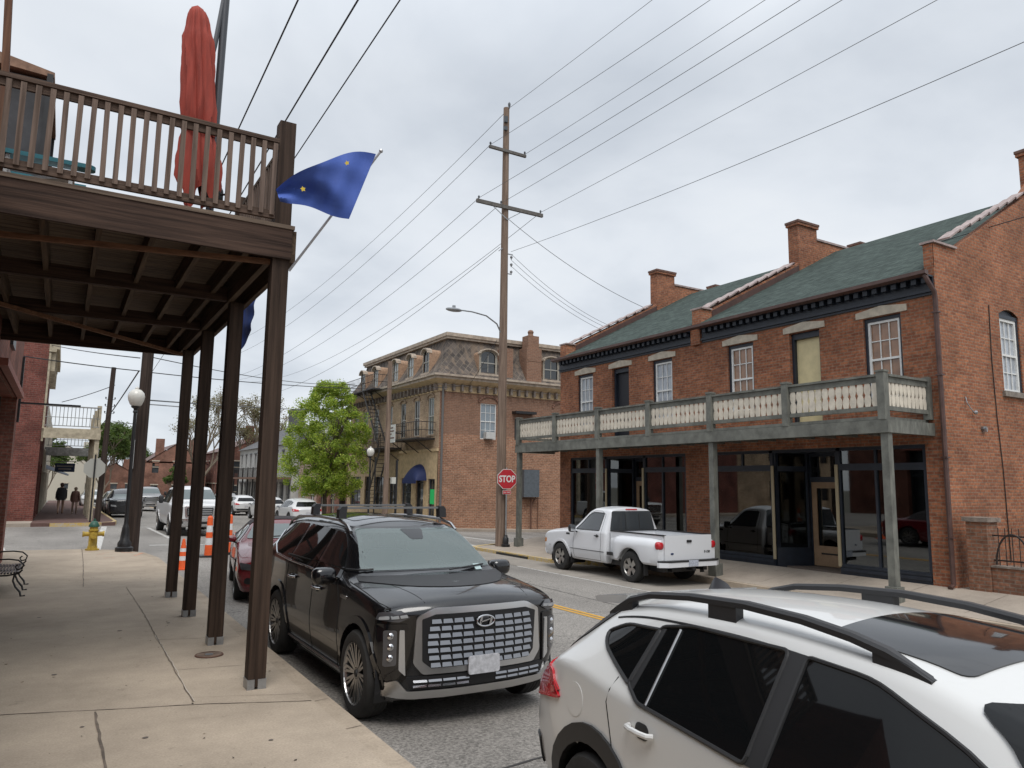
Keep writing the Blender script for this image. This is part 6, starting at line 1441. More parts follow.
# covers in the pavement, litter
DC = thing('drain_cover', 'small round metal cover in the pavement beside the balcony posts', 'drain cover', (1.56, 8.98, .002))
mb = MB(); mb.lathe([(0, .012), (.045, .012)], (0, 0, 0), 'z', 16, 1); mb.lathe([(.045, .008), (.13, .008), (.15, .001)], (0, 0, 0), 'z', 20, 0); mb.lathe([(.13, .012), (.145, .012), (.15, .004)], (.0, 0, 0), 'z', 20, 2); mb.build('cover', [mat('cover_brown', (.16, .11, .08), .8, noise=.4), GALV, mat('rust', (.12, .06, .04), .8)], DC)
PB = thing('plastic_bag', 'crumpled pale plastic litter lying under the black SUV', 'litter', (2.85, 7.2, -.18))
mb = MB(); mb.sph((0, 0, .04), .16, 22); rq = random.Random(5); mb.v = [(v[0]*rq.uniform(.7, 1.3), v[1]*rq.uniform(.8, 1.4), max(0, v[2]*.45*rq.uniform(.6, 1.3))) for v in mb.v]; mb.build('bag', mat('plastic_pale', (.5, .52, .58), .25), PB)
# survey marks sprayed on the pavement, dropped leaves along the kerb
SPR = mat('spray_orange', (.55, .16, .07), .9, noise=.5, nscale=30, band=(.45, .55), col2=(.42, .33, .25))
for (x0, y0, x1, y1, w_) in ((.92, 21.7, 1.12, 22.0, .05), (1.05, 20.9, 1.3, 20.8, .07), (1.0, 22.2, 1.25, 22.35, .04), (1.75, 21.2, 2.0, 21.9, .10), (1.5, 22.3, 1.8, 22.0, .08)):
    joint([(x0, y0), (x1, y1)], w_, SPR, .003, 'survey_mark')
rl = random.Random(9); mb = MB()
for k in range(420):
    y = rl.uniform(2.5, 22); x = 2.26+abs(rl.gauss(0, .12)) if rl.random() < .6 else rl.uniform(-.9, 2.1); z = (zroad(x, y)+.006) if x > 2.24 else .004
    a = rl.uniform(0, 6.28); s_ = rl.uniform(.006, .02); dx_, dy_ = math.cos(a)*s_, math.sin(a)*s_
    mb.face([(x+dx_, y+dy_, z+rl.uniform(0, .006)), (x-dy_*.5, y+dx_*.5, z), (x-dx_, y-dy_, z+rl.uniform(0, .006)), (x+dy_*.5, y-dx_*.5, z)], rl.randrange(3))
lt = mb.build('leaf_litter', [mat('litter_brown', (.12, .08, .04), .9), mat('litter_pale', (.40, .36, .28), .9), mat('litter_dark', (.05, .04, .03), .9)]); lt['kind'] = 'stuff'; lt['label'] = 'scattered dry leaves and specks along the near kerb'
for (gx_, gy_, gr_) in ((-.3, 5.2, .03), (.7, 6.4, .022), (.1, 8.8, .025), (1.5, 5.9, .018), (.8, 10.9, .03), (-.1, 12.4, .03), (1.4, 11.2, .025), (.3, 6.9, .016)):
    mb = MB(); mb.face([(gx_+gr_*math.cos(t)*rl.uniform(.8, 1.2), gy_+gr_*math.sin(t)*rl.uniform(.8, 1.2), .0035) for t in linspc(0, 5.7, 10)]); struct(mb.build('pavement_stain', mat('gum_dark', (.12, .10, .085), .9)))
# stop sign, utility pole, corner post furniture on the far corner
UP = telegraph('utility_pole', 'tall wooden utility pole with two crossarms behind the red stop sign', 14.27, 24.35, -.38, 17.4, .19, .12, POLEW, (-.02, 0))
def ins(mb, x, y, z, r=.045, h=.16): mb.lathe([(0, 0), (r*.4, 0), (r*.4, h*.35), (r, h*.4), (r*.6, h*.6), (r, h*.65), (r*.5, h*.9), (0, h)], (x, y, z), 'z', 10)
for (xa, xb, zz, hh) in ((-.86, .84, 15.5, .11), (-1.38, 1.68, 13.16, .14)):
    mb = MB(); mb.bar((xa, -.14, zz), (xb, -.14, zz), .1, hh); ca = mb.build('crossarm', mat('arm_wood', (.13, .12, .11), .85, noise=.3), UP)
    for sx in (-1, 1): k = MB(); k.bar((sx*.75 if abs(xa) > 1 else sx*.5, -.14, zz), (0, -.16, zz-.5), .015, .03); k.build('brace', GALV, ca) if abs(xa) > 1 else None
    for x in ((xa+.1, -.28, xb-.1) if abs(xa) > 1 else (xa+.05, xb-.05)):
        k = MB(); ins(k, x, -.14, zz+hh/2); k.build('insulator', mat('insulator_grey', (.07, .08, .09), .4), ca, True)
mb = MB(); ins(mb, .05, -.1, 17.35, .06, .3); mb.box((-.19, -.2, 16.7), (-.06, -.1, 16.95)); mb.box((-.22, -.22, 16.35), (-.08, -.12, 16.5)); mb.build('insulator', mat('insulator_grey', (.07, .08, .09), .4), UP, True)
mb = MB()
for z in (11.1, 10.8, 10.5): ins(mb, .28, -.05, z, .06, .16)
mb.bar((.1, -.05, 11.3), (.34, -.05, 11.3), .03, .04); mb.bar((.1, -.05, 10.5), (.3, -.05, 10.5), .03, .04); mb.bar((-.3, -.05, 11.35), (0, -.05, 11.6), .03, .03); mb.build('service_rack', GALV, UP, True)
mb = MB(); pts = [(-.1, -.02, 8.05), (-.35, -.08, 8.42), (-.85, -.14, 8.66), (-1.5, -.2, 8.72), (-2.1, -.25, 8.70)]; mb.tube(pts, .028, 8); arm = mb.build('lamp_arm', GALV, UP, True)
mb = MB(); mb.sph((-2.30, -.26, 8.68), 1, 14); mb.v = [(-2.30+(v[0]+2.30)*.34, -.26+(v[1]+.26)*.17, 8.68+(v[2]-8.68)*.075) for v in mb.v]; mb.box((-2.35, -.30, 8.74), (-2.25, -.22, 8.84)); T_ = mb.build('lamp_head', GALV, arm, True)
SG = thing('stop_sign', 'red octagonal stop sign on a slim post in front of the utility pole', 'road sign', (14.30, 24.0, -.38))
mb = MB(); mb.tube([(0, 0, 0), (0, 0, 2.9)], .03, 8); mb.build('post', GALV, SG)
mb = MB(); mb.lathe([(.16, 0), (.16, .08), (.11, .10), (.11, .3), (.08, .34), (.06, .42)], (0, 0, 0), 'z', 14); mb.build('post_base', BLACKM, SG, True)
RED = mat('sign_red', (.44, .015, .025), .45, noise=.06); SWH = mat('sign_white_paint', (.66, .64, .62), .5)
sa = R(-14); MS = Matrix.Rotation(sa, 4, 'Z')
def oct_(r_): return [(r_*math.cos(R(22.5+45*k)), r_*math.sin(R(22.5+45*k))) for k in range(8)]
mb = MB(); mb.prism([(x, z+2.48) for x, z in oct_(.40)], -.055, -.045, 'y'); pl = mb.build('sign_plate', SWH, SG); pl.matrix_local = MS
mb = MB(); mb.prism([(x, z+2.48) for x, z in oct_(.378)], -.059, -.0555, 'y'); mb.build('sign_face', RED, pl)
txt('STOP', .335, SWH, pl, 'lettering', .78, .010, .002, Matrix.Translation((0, -.063, 2.475)) @ Matrix.Rotation(R(90), 4, 'X'))
mb = MB(); mb.box((-.16, -.05, 1.92), (.16, -.042, 2.06)); k = mb.build('small_plate', SWH, SG); k.matrix_local = MS
mb = MB(); mb.box((-.15, -.053, 1.93), (.15, -.0505, 2.05)); mb.build('plate_face', RED, k)
txt('ALL WAY', .062, SWH, k, 'lettering', 1, .0015, .001, Matrix.Translation((0, -.056, 1.99)) @ Matrix.Rotation(R(90), 4, 'X'))
# ------------------------------------------------------------------ other vehicles along the street
def crossover(lbl, paint, x, y, rz, st=None, group=None, plate=True, dark=False, L=1.0, cat='car', name='parked_car'):
    st = st or SUB; st = [(r[0]*L,)+tuple(r[1:]) for r in st]
    c = Car(name, lbl, cat, st, {'body': paint}, (-1.335*L, 1.33*L), tyre=(.35, .22), arch=.40, bow=(.2, .16), crn=.07, fil=(0, .08, .12, .04, .06), group=group, step=.12)
    f = lambda P: [(p[0]*L,)+tuple(p[1:]) for p in P]
    G = CARG
    for P in ([(-1.0, .99, .02), (.0, 1.02), (.0, 1.41), (-.25, 1.39, .08), (-.62, 1.25, .12)], [(.08, 1.022), (.93, 1.06), (1.04, 1.375, .04), (.8, 1.41), (.08, 1.418)], [(1.08, 1.115, .02), (1.45, 1.22, .05), (1.34, 1.345, .06), (1.08, 1.375, .02)]):
        for ax in ('x+', 'x-'): c.patch('window', [rpoly(f(P), .02)], ax, G, .008, .16)
    c.patch('windscreen', [rpoly([(-.72, 1.08), (.72, 1.08), (.56, 1.39), (-.56, 1.39)], .05)], 'y-', WSG, .012, .1)
    c.patch('rear_window', [rpoly([(-.66, 1.10), (.66, 1.10), (.52, 1.36), (-.52, 1.36)], .05)], 'y+', CARG, .012, .1)
    c.patch('grille', [rpoly([(-.42, .45), (.42, .45), (.50, .72), (-.50, .72)], .03)], 'y-', BLKP, .012, .1)
    c.patch('rear_bumper', [rpoly([(-.80, .32), (.80, .32), (.82, .56), (-.82, .56)], .03)], 'y+', BLKP, .014, .15)
    for sx in (-1, 1):
        m_ = (lambda P: P) if sx > 0 else mir
        c.patch('headlight', [m_(rpoly([(.50, .66), (.80, .70), (.82, .80), (.55, .77)], .02))], 'y-', LAMP, .012, .08)
        c.patch('tail_light', [m_(rpoly([(.52, .84), (.84, .84), (.84, .98), (.55, .94)], .02))], 'y+', REDL, .014, .08)
    c.patch('license_plate', [rrect(-.15, .68, .15, .80, .01)], 'y+', PLATE, .02, .3)
    c.arch_lip(BLKP, .06, .012, bottom=.26); mirror(c, .98, -.85*L, 1.03, paint, size=(.10, .07, .07))
    c.wheels(mat('rim_grey', (.2, .2, .21)), 5, 'wide', inset=-.005)
    c.place(x, y, zroad(x, y)+.0, rz); return c
SIL = paintm('paint_silver', (.30, .30, .30), .3, .5, coat=.6); WHC = paintm('paint_white_far', (.62, .62, .62), .3, coat=.6)
crossover('nearest white crossover parked across the street, by the leafy tree', WHC, 12.3, 45.0, math.pi, group='white cars parked across the street')
crossover('white car parked right ahead of the nearest white crossover across the street', WHC, 12.35, 53, math.pi, group='white cars parked across the street')
crossover('white car across the street in front of the white balcony house', WHC, 12.4, 62, math.pi, group='white cars parked across the street')
crossover('silver car at the far end of the cars parked across the street', SIL, 12.5, 70, math.pi, st=PAL, L=.98)
BK = paintm('paint_charcoal', (.02, .022, .026), .25)
crossover('black SUV facing the camera behind the dark utility pole on the left', BK, 3.5, 52.6, 0, st=PAL, group='cars far down the left kerb')
crossover('grey SUV parked behind the black SUV far down the left kerb', SIL, 3.5, 60.5, 0, group='cars far down the left kerb')
crossover('white car far down the left kerb, seen beyond the two walking people', WHC, 2.5, 76, 0, group='cars far down the left kerb')
# pickups coming up the street
BIG = [(-2.95, .42, .86, .70, .99, 1.05, .96, 1.20, .82, 1.22), (-2.80, .38, .90, .70, 1.0, 1.12, .97, 1.26, .84, 1.29), (-2.2, .38, .92, .70, 1.01, 1.18, .97, 1.29, .84, 1.33), (-1.62, .38, .92, .70, 1.01, 1.22, .97, 1.31, .84, 1.35),
       (-1.50, .38, .92, .70, 1.01, 1.23, .97, 1.36, .80, 1.40), (-1.15, .38, .92, .70, 1.01, 1.24, .97, 1.66, .74, 1.72), (-.85, .38, .92, .70, 1.01, 1.24, .97, 1.83, .70, 1.89), (-.4, .38, .92, .70, 1.01, 1.24, .97, 1.89, .70, 1.95), (.7, .38, .92, .70, 1.01, 1.24, .97, 1.87, .70, 1.93),
       (.95, .38, .92, .70, 1.01, 1.24, .97, 1.78, .70, 1.84), (1.12, .38, .92, .70, 1.01, 1.24, .97, 1.27, .85, 1.28), (1.2, .38, .92, .70, 1.01, 1.23, .97, 1.25, .9, 1.25), (2.9, .42, .90, .70, 1.0, 1.22, .96, 1.24, .9, 1.24)]
def pickup(lbl, paint, x, y, chrome=CHR, name='pickup_truck', lamps=False, mir_sz=(.10, .07, .16)):
    c = Car(name, lbl, 'pickup truck', BIG, {'body': paint}, (-1.95, 1.75), tyre=(.41, .27), arch=.47, bow=(.14, .05), crn=.06, fil=(0, .08, .12, .05, .07), step=.1)
    for P in ([(-1.30, 1.28), (-.30, 1.28), (-.30, 1.80), (-.78, 1.78, .08), (-.95, 1.70, .1)], [(-.2, 1.28), (.72, 1.28), (.72, 1.78), (-.2, 1.80)]):
        for ax in ('x+', 'x-'): c.patch('window', [rpoly(P, .03)], ax, CARG, .008, .2)
    c.patch('windscreen', [rpoly([(-.82, 1.42), (.82, 1.42), (.70, 1.80), (-.70, 1.80)], .05)], 'y-', WSG, .010, .09)
    g = c.patch('grille', [rpoly([(-.52, .76), (.52, .76), (.56, 1.18), (-.56, 1.18)], .05)], 'y-', chrome, .03, .12, thick=.05)
    c.patch('grille_opening', [rpoly([(-.45, .82), (.45, .82), (.49, 1.12), (-.49, 1.12)], .03)], 'y-', SHD, .036, .12, g)
    c.patch('grille_bars', [[(-.44, z), (.44, z), (.44, z+.03), (-.44, z+.03)] for z in (.88, .96, 1.04)], 'y-', CHRD, .042, .2, g)
    c.patch('front_bumper', [rpoly([(-.96, .46), (.96, .46), (.98, .70), (.60, .72), (-.60, .72), (-.98, .70)], .04)], 'y-', chrome, .05, .12, thick=.08)
    c.patch('air_intake', [rrect(-.34, .50, .34, .60, .02)], 'y-', SHD, .056, .2)
    for sx in (-1, 1):
        m_ = (lambda P: P) if sx > 0 else mir
        hl = c.patch('headlight', [m_(rpoly([(.62, .84), (.96, .84), (.97, 1.14), (.62, 1.14)], .03))], 'y-', LAMP if not lamps else mat('lamp_lit', (1, .93, .8), .3, emit=1.6), .02, .1)
        c.patch('fog_lamp', [m_(rrect(.58, .52, .80, .63, .04))], 'y-', SHD, .056, .2)
    mirror(c, 1.22, -1.15, 1.42, BLKP, size=mir_sz); c.arch_lip(paint, .05, .014, bottom=.42)
    c.wheels(mat('rim_alloy', (.45, .44, .42)), 6, 'wide', inset=-.0, rimr=.6); c.place(x, y, zroad(x, y), 0)
    return c
pickup('large white pickup truck driving towards the camera between the balcony posts', WHC, 4.75, 34.2)
pickup('silver pickup truck with headlights on, farther down the street left of the white truck', SIL, 6.3, 69, lamps=True)
# red convertible
RC = paintm('paint_dark_red', (.14, .008, .014), .25)
MUS = [(-2.38, .26, .78, .48, .92, .66, .88, .74, .66, .76), (-2.2, .20, .84, .48, .94, .72, .90, .80, .68, .83), (-1.6, .18, .86, .50, .955, .82, .91, .90, .70, .93), (-.95, .18, .87, .50, .955, .90, .91, .96, .74, 1.0), (-.82, .18, .87, .50, .955, .91, .91, 1.01, .74, 1.04),
       (-.42, .18, .87, .50, .955, .93, .91, 1.22, .64, 1.26), (-.12, .18, .87, .50, .955, .94, .91, 1.31, .60, 1.36), (.5, .18, .87, .50, .955, .95, .91, 1.32, .60, 1.38), (1.1, .2, .87, .52, .955, .96, .91, 1.20, .62, 1.26), (1.5, .22, .87, .54, .95, .97, .90, 1.02, .70, 1.05), (2.2, .28, .84, .6, .93, .95, .88, .98, .70, 1.0), (2.38, .32, .8, .62, .88, .85, .84, .88, .68, .9)]
c = Car('parked_car', 'dark red convertible with black soft top parked behind the black SUV', 'car', MUS, {'body': RC}, (-1.46, 1.26), tyre=(.345, .25), arch=.39, bow=(.26, .15), crn=.07)
c.patch('windscreen', [rpoly([(-.74, 1.02), (.74, 1.02), (.58, 1.27), (-.58, 1.27)], .05)], 'y-', WSG, .010, .07)
c.patch('soft_top', [[(-.66, -.18), (.66, -.18), (.68, .5), (.66, 1.3), (-.66, 1.3), (-.68, .5)]], 'z', mat('soft_top', (.025, .02, .022), .9), .012, .08)
for ax in ('x+', 'x-'):
    c.patch('window', [rpoly([(-.62, .96), (.42, .98), (.42, 1.24), (-.1, 1.26), (-.3, 1.2, .1)], .03)], ax, CARG, .008, .08)
    c.patch('soft_top_side', [rpoly([(.46, .98), (1.35, 1.0), (1.1, 1.2), (.46, 1.27)], .03)], ax, MATS['soft_top'], .009, .08)
    c.line('door_gap', [(-.72, .92), (-.75, .5), (-.6, .25), (.4, .25), (.5, .6), (.5, .95)], ax, .005, SEAM, -.002)
c.patch('grille', [rpoly([(-.50, .52), (.50, .52), (.58, .60), (.52, .68), (-.52, .68), (-.58, .60)], .02)], 'y-', SHD, .012, .08)
c.patch('lower_grille', [rpoly([(-.50, .26), (.50, .26), (.60, .38), (-.60, .38)], .02)], 'y-', SHD, .012, .08)
for sx in (-1, 1):
    m_ = (lambda P: P) if sx > 0 else mir
    h_ = c.patch('headlight', [m_(rpoly([(.60, .58), (.86, .60), (.88, .70), (.60, .68)], .02))], 'y-', LAMPD, .014, .05)
    c.patch('fog_lamp', [m_(rrect(.66, .36, .80, .46, .045))], 'y-', SHD, .012, .05)
c.line('wiper', [(-.5, 1.03), (.05, 1.06)], 'y-', .009, BLKP, .02); mirror(c, 1.0, -.5, 1.0, RC, size=(.10, .07, .06))
c.wheels(mat('rim_dark_alloy', (.25, .24, .23), .3, metal=.9), 10, 'slim'); c.place(3.97, 15.55, -.2, math.radians(-9))

# ------------------------------------------------------------------ left block across the side street
zl = -.30
LB = thing('brick_building', 'old dark red brick corner building with cream balcony across the side street at left', 'building', (0, 0, 0))
FX2, FY2 = -1.0, 43.0
mb = MB(); wall(mb, fr((FX2, FY2, 0), (-1, 0, 0), (0, -1, 0)), 14, 8.75, [], .2, v0=-1)
wall(mb, fr((FX2, FY2, 0), (0, 1, 0), (1, 0, 0)), 9.5, 8.75, [(.9+k*2.1, 1.9+k*2.1, 5.0, 7.0) for k in range(4)]+[(.6, 3.4, -.2, 2.7), (4.2, 5.4, -.2, 2.5), (6.2, 9.0, -.2, 2.7)], .2, v0=-1); mb.build('wall', BRICK_L, LB)
mb = MB(); mb.box((FX2-.3, FY2+.15, -.4), (FX2-.21, FY2+9.3, 8.6)); mb.build('window_panes', PANE_D, LB)
CT = mat('cream_trim', (.42, .36, .26), .75, noise=.3, nscale=4); CT2 = mat('grey_trim', (.25, .25, .24), .75, noise=.3)
mb = MB(); mb.box((FX2+.0, FY2-.02, 8.15), (FX2+.32, FY2+9.5, 8.3)); mb.box((FX2+.0, FY2+.0, 8.3), (FX2+.45, FY2+9.5, 8.75)); 
for k in range(9): y = FY2+.2+k*1.1; mb.box((FX2+.0, y, 7.2), (FX2+.3, y+.14, 8.15))
mb.box((FX2+.01, FY2+.02, 3.7), (FX2+.1, FY2+.3, 8.1)); mb.build('cornice', CT, LB)
def fporch(Y0_, n, zf0, hh, mm, x1=1.55, dy=3.1, parent=None, ztop=1.0):
    mb = MB(); mb.box((FX2+.1, Y0_, zf0-.5), (x1, Y0_+.1, zf0-.05)); mb.box((x1-.1, Y0_+.1, zf0-.5), (x1, Y0_+dy*n, zf0-.05)); mb.box((FX2+.02, Y0_, zf0-.05), (x1+.06, Y0_+dy*n, zf0)); mb.build('balcony_floor', mm, parent)
    for k in range(n+1):
        mb = MB(); y = Y0_+.08+dy*k-(.2 if k == n else 0); mb.box((x1-.24, y-.0, zl-.05), (x1-.04, y+.2, zf0+hh+.15)); mb.build('post', mm, parent)
    mb = MB(); mb.box((FX2+.1, Y0_+.06, zf0+hh), (x1-.1, Y0_+.14, zf0+hh+.06)); mb.box((FX2+.1, Y0_+.07, zf0+hh*.5), (x1-.1, Y0_+.1, zf0+hh*.5+.03)); mb.box((x1-.16, Y0_+.15, zf0+hh), (x1-.08, Y0_+dy*n, zf0+hh+.06)); mb.box((FX2+.1, Y0_+.07, zf0+.1), (x1-.1, Y0_+.11, zf0+.14))
    for k in range(14): x = FX2+.2+k*(x1-FX2-.4)/13; mb.box((x, Y0_+.08, zf0+.1), (x+.03, Y0_+.11, zf0+hh))
    for k in range(int(dy*n/.2)): y = Y0_+.2+k*.2; mb.box((x1-.14, y, zf0+.05), (x1-.11, y+.03, zf0+hh))
    mb.build('railing', CT2, parent)
fporch(42.6, 3, 4.35, 1.05, CT, parent=LB)
LB2 = thing('painted_shop', 'cream painted shop row with grey balcony behind the dark red brick corner building', 'building', (0, 0, 0))
mb = MB(); wall(mb, fr((FX2-.02, 52.6, 0), (0, 1, 0), (1, 0, 0)), 34, 6.6, [(1+k*3.4, 3.4+k*3.4, -.4, 2.3) for k in range(9)]+[(1.3+k*1.7, 2.2+k*1.7, 3.8, 5.4) for k in range(18)], .2, v0=-1.4); wall(mb, fr((FX2-.02, 52.6, 0), (-1, 0, 0), (0, -1, 0)), 10, 6.6, [], .2, v0=6.5); mb.build('wall', mat('cream_wall', (.45, .40, .31), .8, noise=.25, nscale=1.5), LB2)
mb = MB(); mb.box((FX2-.4, 52.7, -.8), (FX2-.22, 86, 6.5)); mb.build('window_panes', PANE_D, LB2)
fporch(52.7, 4, 3.75, .95, CT2, 1.9, 3.0, parent=LB2)
for k, (y, cc, nm) in enumerate(((66, (.30, .34, .42), 'grey_blue_awning'), (70.5, (.40, .36, .28), 'tan_awning'))):
    mb = MB(); mb.prism([(FX2, 2.9), (FX2+1.5, 2.2), (FX2+1.5, 2.1), (FX2, 2.6)], y, y+3.2, 'y'); mb.build('awning', mat(nm, cc, .8), LB2)
HS = thing('hanging_sign', 'small blue sign hanging over the far pavement above the walking people', 'sign', (.2, 63, 2.35))
mb = MB(); mb.box((-.62, -.04, 0), (.62, .04, .62)); mb.build('board', mat('sign_blue_grey', (.06, .09, .2), .6), HS)
mb = MB(); mb.box((-.5, -.046, .36), (.5, -.041, .46)); mb.box((-.4, -.046, .16), (.4, -.041, .26)); mb.tube([(-1.2, 0, .75), (.7, 0, .75)], .025, 5); mb.build('lettering', mat('sign_pale', (.5, .5, .5), .6), HS)
# pavements of that block
BP_ = brick('brick_paving', (.16, .085, .07), (.12, .065, .055), (.12, .09, .08), bw=.2, bh=.1, ms=.008)
def zleft(x, y): return zroad(2.3, y)+.16
slab('sidewalk_brick', [-1.0, .4, 1.6, 2.4], 40.3, 100, zleft, mat('brick_pavement', (.135, .075, .062), .85, noise=.3, nscale=7, col2=(.10, .055, .045)), .5, 40)
slab('sidewalk_side_left', [-16, -8, -1.003], 40.3, 42.99, zleft, SW2, .5, 4)
mb = MB(); P = [(2.404, 100), (2.404, 42), (2.25, 41), (1.6, 40.25), (.6, 40.1), (-.4, 40.1)]
mb.grid([[(x, y, zleft(2, y)-.4) for x, y in [(a+.14, b-.05) for a, b in P]], [(x, y, zleft(2, y)+.004) for x, y in [(a+.14, b-.05) for a, b in P]], [(x, y, zleft(2, y)+.004) for x, y in P]]); struct(mb.build('kerb_yellow', YKERB))
# stop sign seen from behind + leaning dark pole
SB = thing('stop_sign', 'back of an octagonal sign on a black post at the far left corner', 'road sign', (1.35, 38.9+1.9, -.15))
mb = MB(); mb.tube([(0, 0, 0), (0, 0, 3.2)], .035, 8); mb.build('post', BLACKM, SB)
mb = MB(); mb.prism([(x*1.22, z*1.22+2.55) for x, z in oct_(.40)], .045, .055, 'y'); mb.build('sign_plate', mat('sign_back', (.38, .37, .33), .5, metal=.3), SB)
SP2 = telegraph('utility_pole', 'slim dark leaning utility pole beside the cream balcony at far left', 1.66, 41.4, -.3, 7.7, .14, .11, POLED, (.16, 0))
mb = MB()
for z in (6.1, 5.75, 5.4):
    for s in (-1, 1): ins(mb, .13+s*.2, 0, z, .04, .12); mb.bar((.13, 0, z), (.13+s*.2, 0, z), .02, .02)
mb.build('insulator', BLACKM, SP2, True)
# people walking away under the far balcony
def person(lbl, x, y, z, h, coat, legs, hair, turn=0, ph=1):
    r_ = thing('person', lbl, 'person', (x, y, z), turn)
    k = h/1.72
    V = [(0, 0, .96), (0, .0, 1.12), (0, .01, 1.32), (0, .02, 1.44), (0, .02, 1.52), (0, .03, 1.62), (0, .03, 1.70),
         (.17, .01, 1.42), (.24, .0+.10*ph, 1.17), (.25, .02+.16*ph, .93), (.25, .03+.18*ph, .84), (-.17, .01, 1.42), (-.24, -.06*ph, 1.17), (-.25, -.02*ph, .93), (-.25, .0, .84),
         (.10, 0, .90), (.11, .14*ph, .50), (.11, .04*ph+.08, .09), (.11, .04*ph+.20, .03), (-.10, 0, .90), (-.11, -.05*ph, .50), (-.11, -.26*ph, .12), (-.11, -.16*ph, .03)]
    E = [(0, 1), (1, 2), (2, 3), (3, 4), (4, 5), (5, 6), (3, 7), (7, 8), (8, 9), (9, 10), (3, 11), (11, 12), (12, 13), (13, 14), (0, 15), (15, 16), (16, 17), (17, 18), (0, 19), (19, 20), (20, 21), (21, 22)]
    Rr = [.15, .15, .17, .12, .06, .10, .08, .085, .06, .05, .04, .085, .06, .05, .04, .105, .075, .05, .04, .105, .075, .05, .04]
    me = bpy.data.meshes.new('body'); me.from_pydata([(a*k, b*k, c_*k) for a, b, c_ in V], E, [])
    tmp = bpy.data.objects.new('tmp', me); COL.objects.link(tmp); md = tmp.modifiers.new('s', 'SKIN'); tmp.modifiers.new('ss', 'SUBSURF').levels = 2
    for i, q in enumerate(me.skin_vertices[0].data): q.radius = (Rr[i]*k, Rr[i]*k*.9); q.use_root = i == 0
    dg = bpy.context.evaluated_depsgraph_get(); m2 = bpy.data.meshes.new_from_object(tmp.evaluated_get(dg)); bpy.data.objects.remove(tmp)
    m2.materials.clear()
    for q in (coat, legs, mat('skin', (.42, .25, .18), .6), hair): m2.materials.append(q)
    for p in m2.polygons:
        c_ = p.center/k; p.use_smooth = True
        p.material_index = 3 if c_.z > 1.60 or (c_.z > 1.52 and c_.y < .05) else 2 if c_.z > 1.50 or (abs(c_.x) > .2 and c_.z < .9) else 0 if c_.z > .86 or abs(c_.x) > .19 else 3 if c_.z < .07 else 1
    m2.name = 'body'; obj('body', m2, r_)
    mb = MB(); rows = []
    for z_, a, b in ((.78, .235, .19), (.95, .225, .18), (1.15, .215, .165), (1.34, .235, .16), (1.44, .20, .13), (1.50, .09, .09)):
        rows.append([(a*k*math.cos(t), .01+b*k*math.sin(t), z_*k) for t in [2*math.pi*q/16 for q in range(16)]])
    mb.grid(rows, 0, True); mb.build('coat', coat, r_, True)
    mb = MB(); mb.sph((0, .015*k, 1.66*k), .108*k, 12, 0, (1, 1.05, 1.1)); mb.build('hair', hair, r_, True)
    return r_
zz = zleft(1, 53)
person('person in black jacket and shorts walking away, left one of the pair', .12, 53.2, zz, 1.82, mat('jacket_black', (.02, .022, .026), .8), mat('leg_skin', (.45, .29, .21), .7), mat('hair_brown', (.06, .03, .02), .7), 0, 1)
person('shorter person in a brown jacket walking away, right of the pair', .86, 53.0, zz, 1.58, mat('jacket_brown', (.17, .09, .07), .8), mat('leg_tan', (.42, .30, .23), .7), mat('hair_light', (.28, .2, .14), .7), 0, -1)
def block(lbl, x0, y0, x1, y1, h, m, face):  # out-of-view blocks, added for the shop windows to reflect
    r_ = thing('reflected_block', lbl, 'building', (0, 0, 0)); mb = MB()
    W = x1-x0
    hs = [(1+k*2.6, 2.1+k*2.6, z, z+1.7) for k in range(int((W-2)/2.6)) for z in (.8, 4.2)]
    hy = [(1+k*2.6, 2.1+k*2.6, z, z+1.7) for k in range(int((y1-y0-2)/2.6)) for z in (.8, 4.2)]
    wall(mb, fr((x0, y0, 0), (1, 0, 0), (0, -1, 0)), W, h, hs, .15, v0=-2); wall(mb, fr((x0, y1, 0), (1, 0, 0), (0, 1, 0)), W, h, hs, .15, v0=-2)
    wall(mb, fr((x0, y0, 0), (0, 1, 0), (-1, 0, 0)), y1-y0, h, hy, .15, v0=-2); wall(mb, fr((x1, y0, 0), (0, 1, 0), (1, 0, 0)), y1-y0, h, hy, .15, v0=-2)
    mb.build('wall', m, r_); mb = MB(); mb.box((x0-.1, y0-.1, h), (x1+.1, y1+.1, h+.2)); mb.build('roof', MATS['roof_grey'] if 'roof_grey' in MATS else mat('roof_grey', (.13, .13, .13), .9, noise=.3), r_)
    mb = MB(); mb.box((x0+.16, y0+.16, -2), (x1-.16, y1-.16, h-.05)); mb.build('window_panes', PANE_D, r_)
block('unseen brick block beyond the side street, left of the old red corner building', -30, 44, -15.6, 58, 7.5, BRICK_T, 0)
block('unseen long brick block closing the side street far to the left', -52, 18, -40, 50, 8.5, BRICK_N, 0)
block('unseen brick block on the near side of the side street, left of the shop', -34, 4, -15, 21, 7.0, BRICK_T, 0)
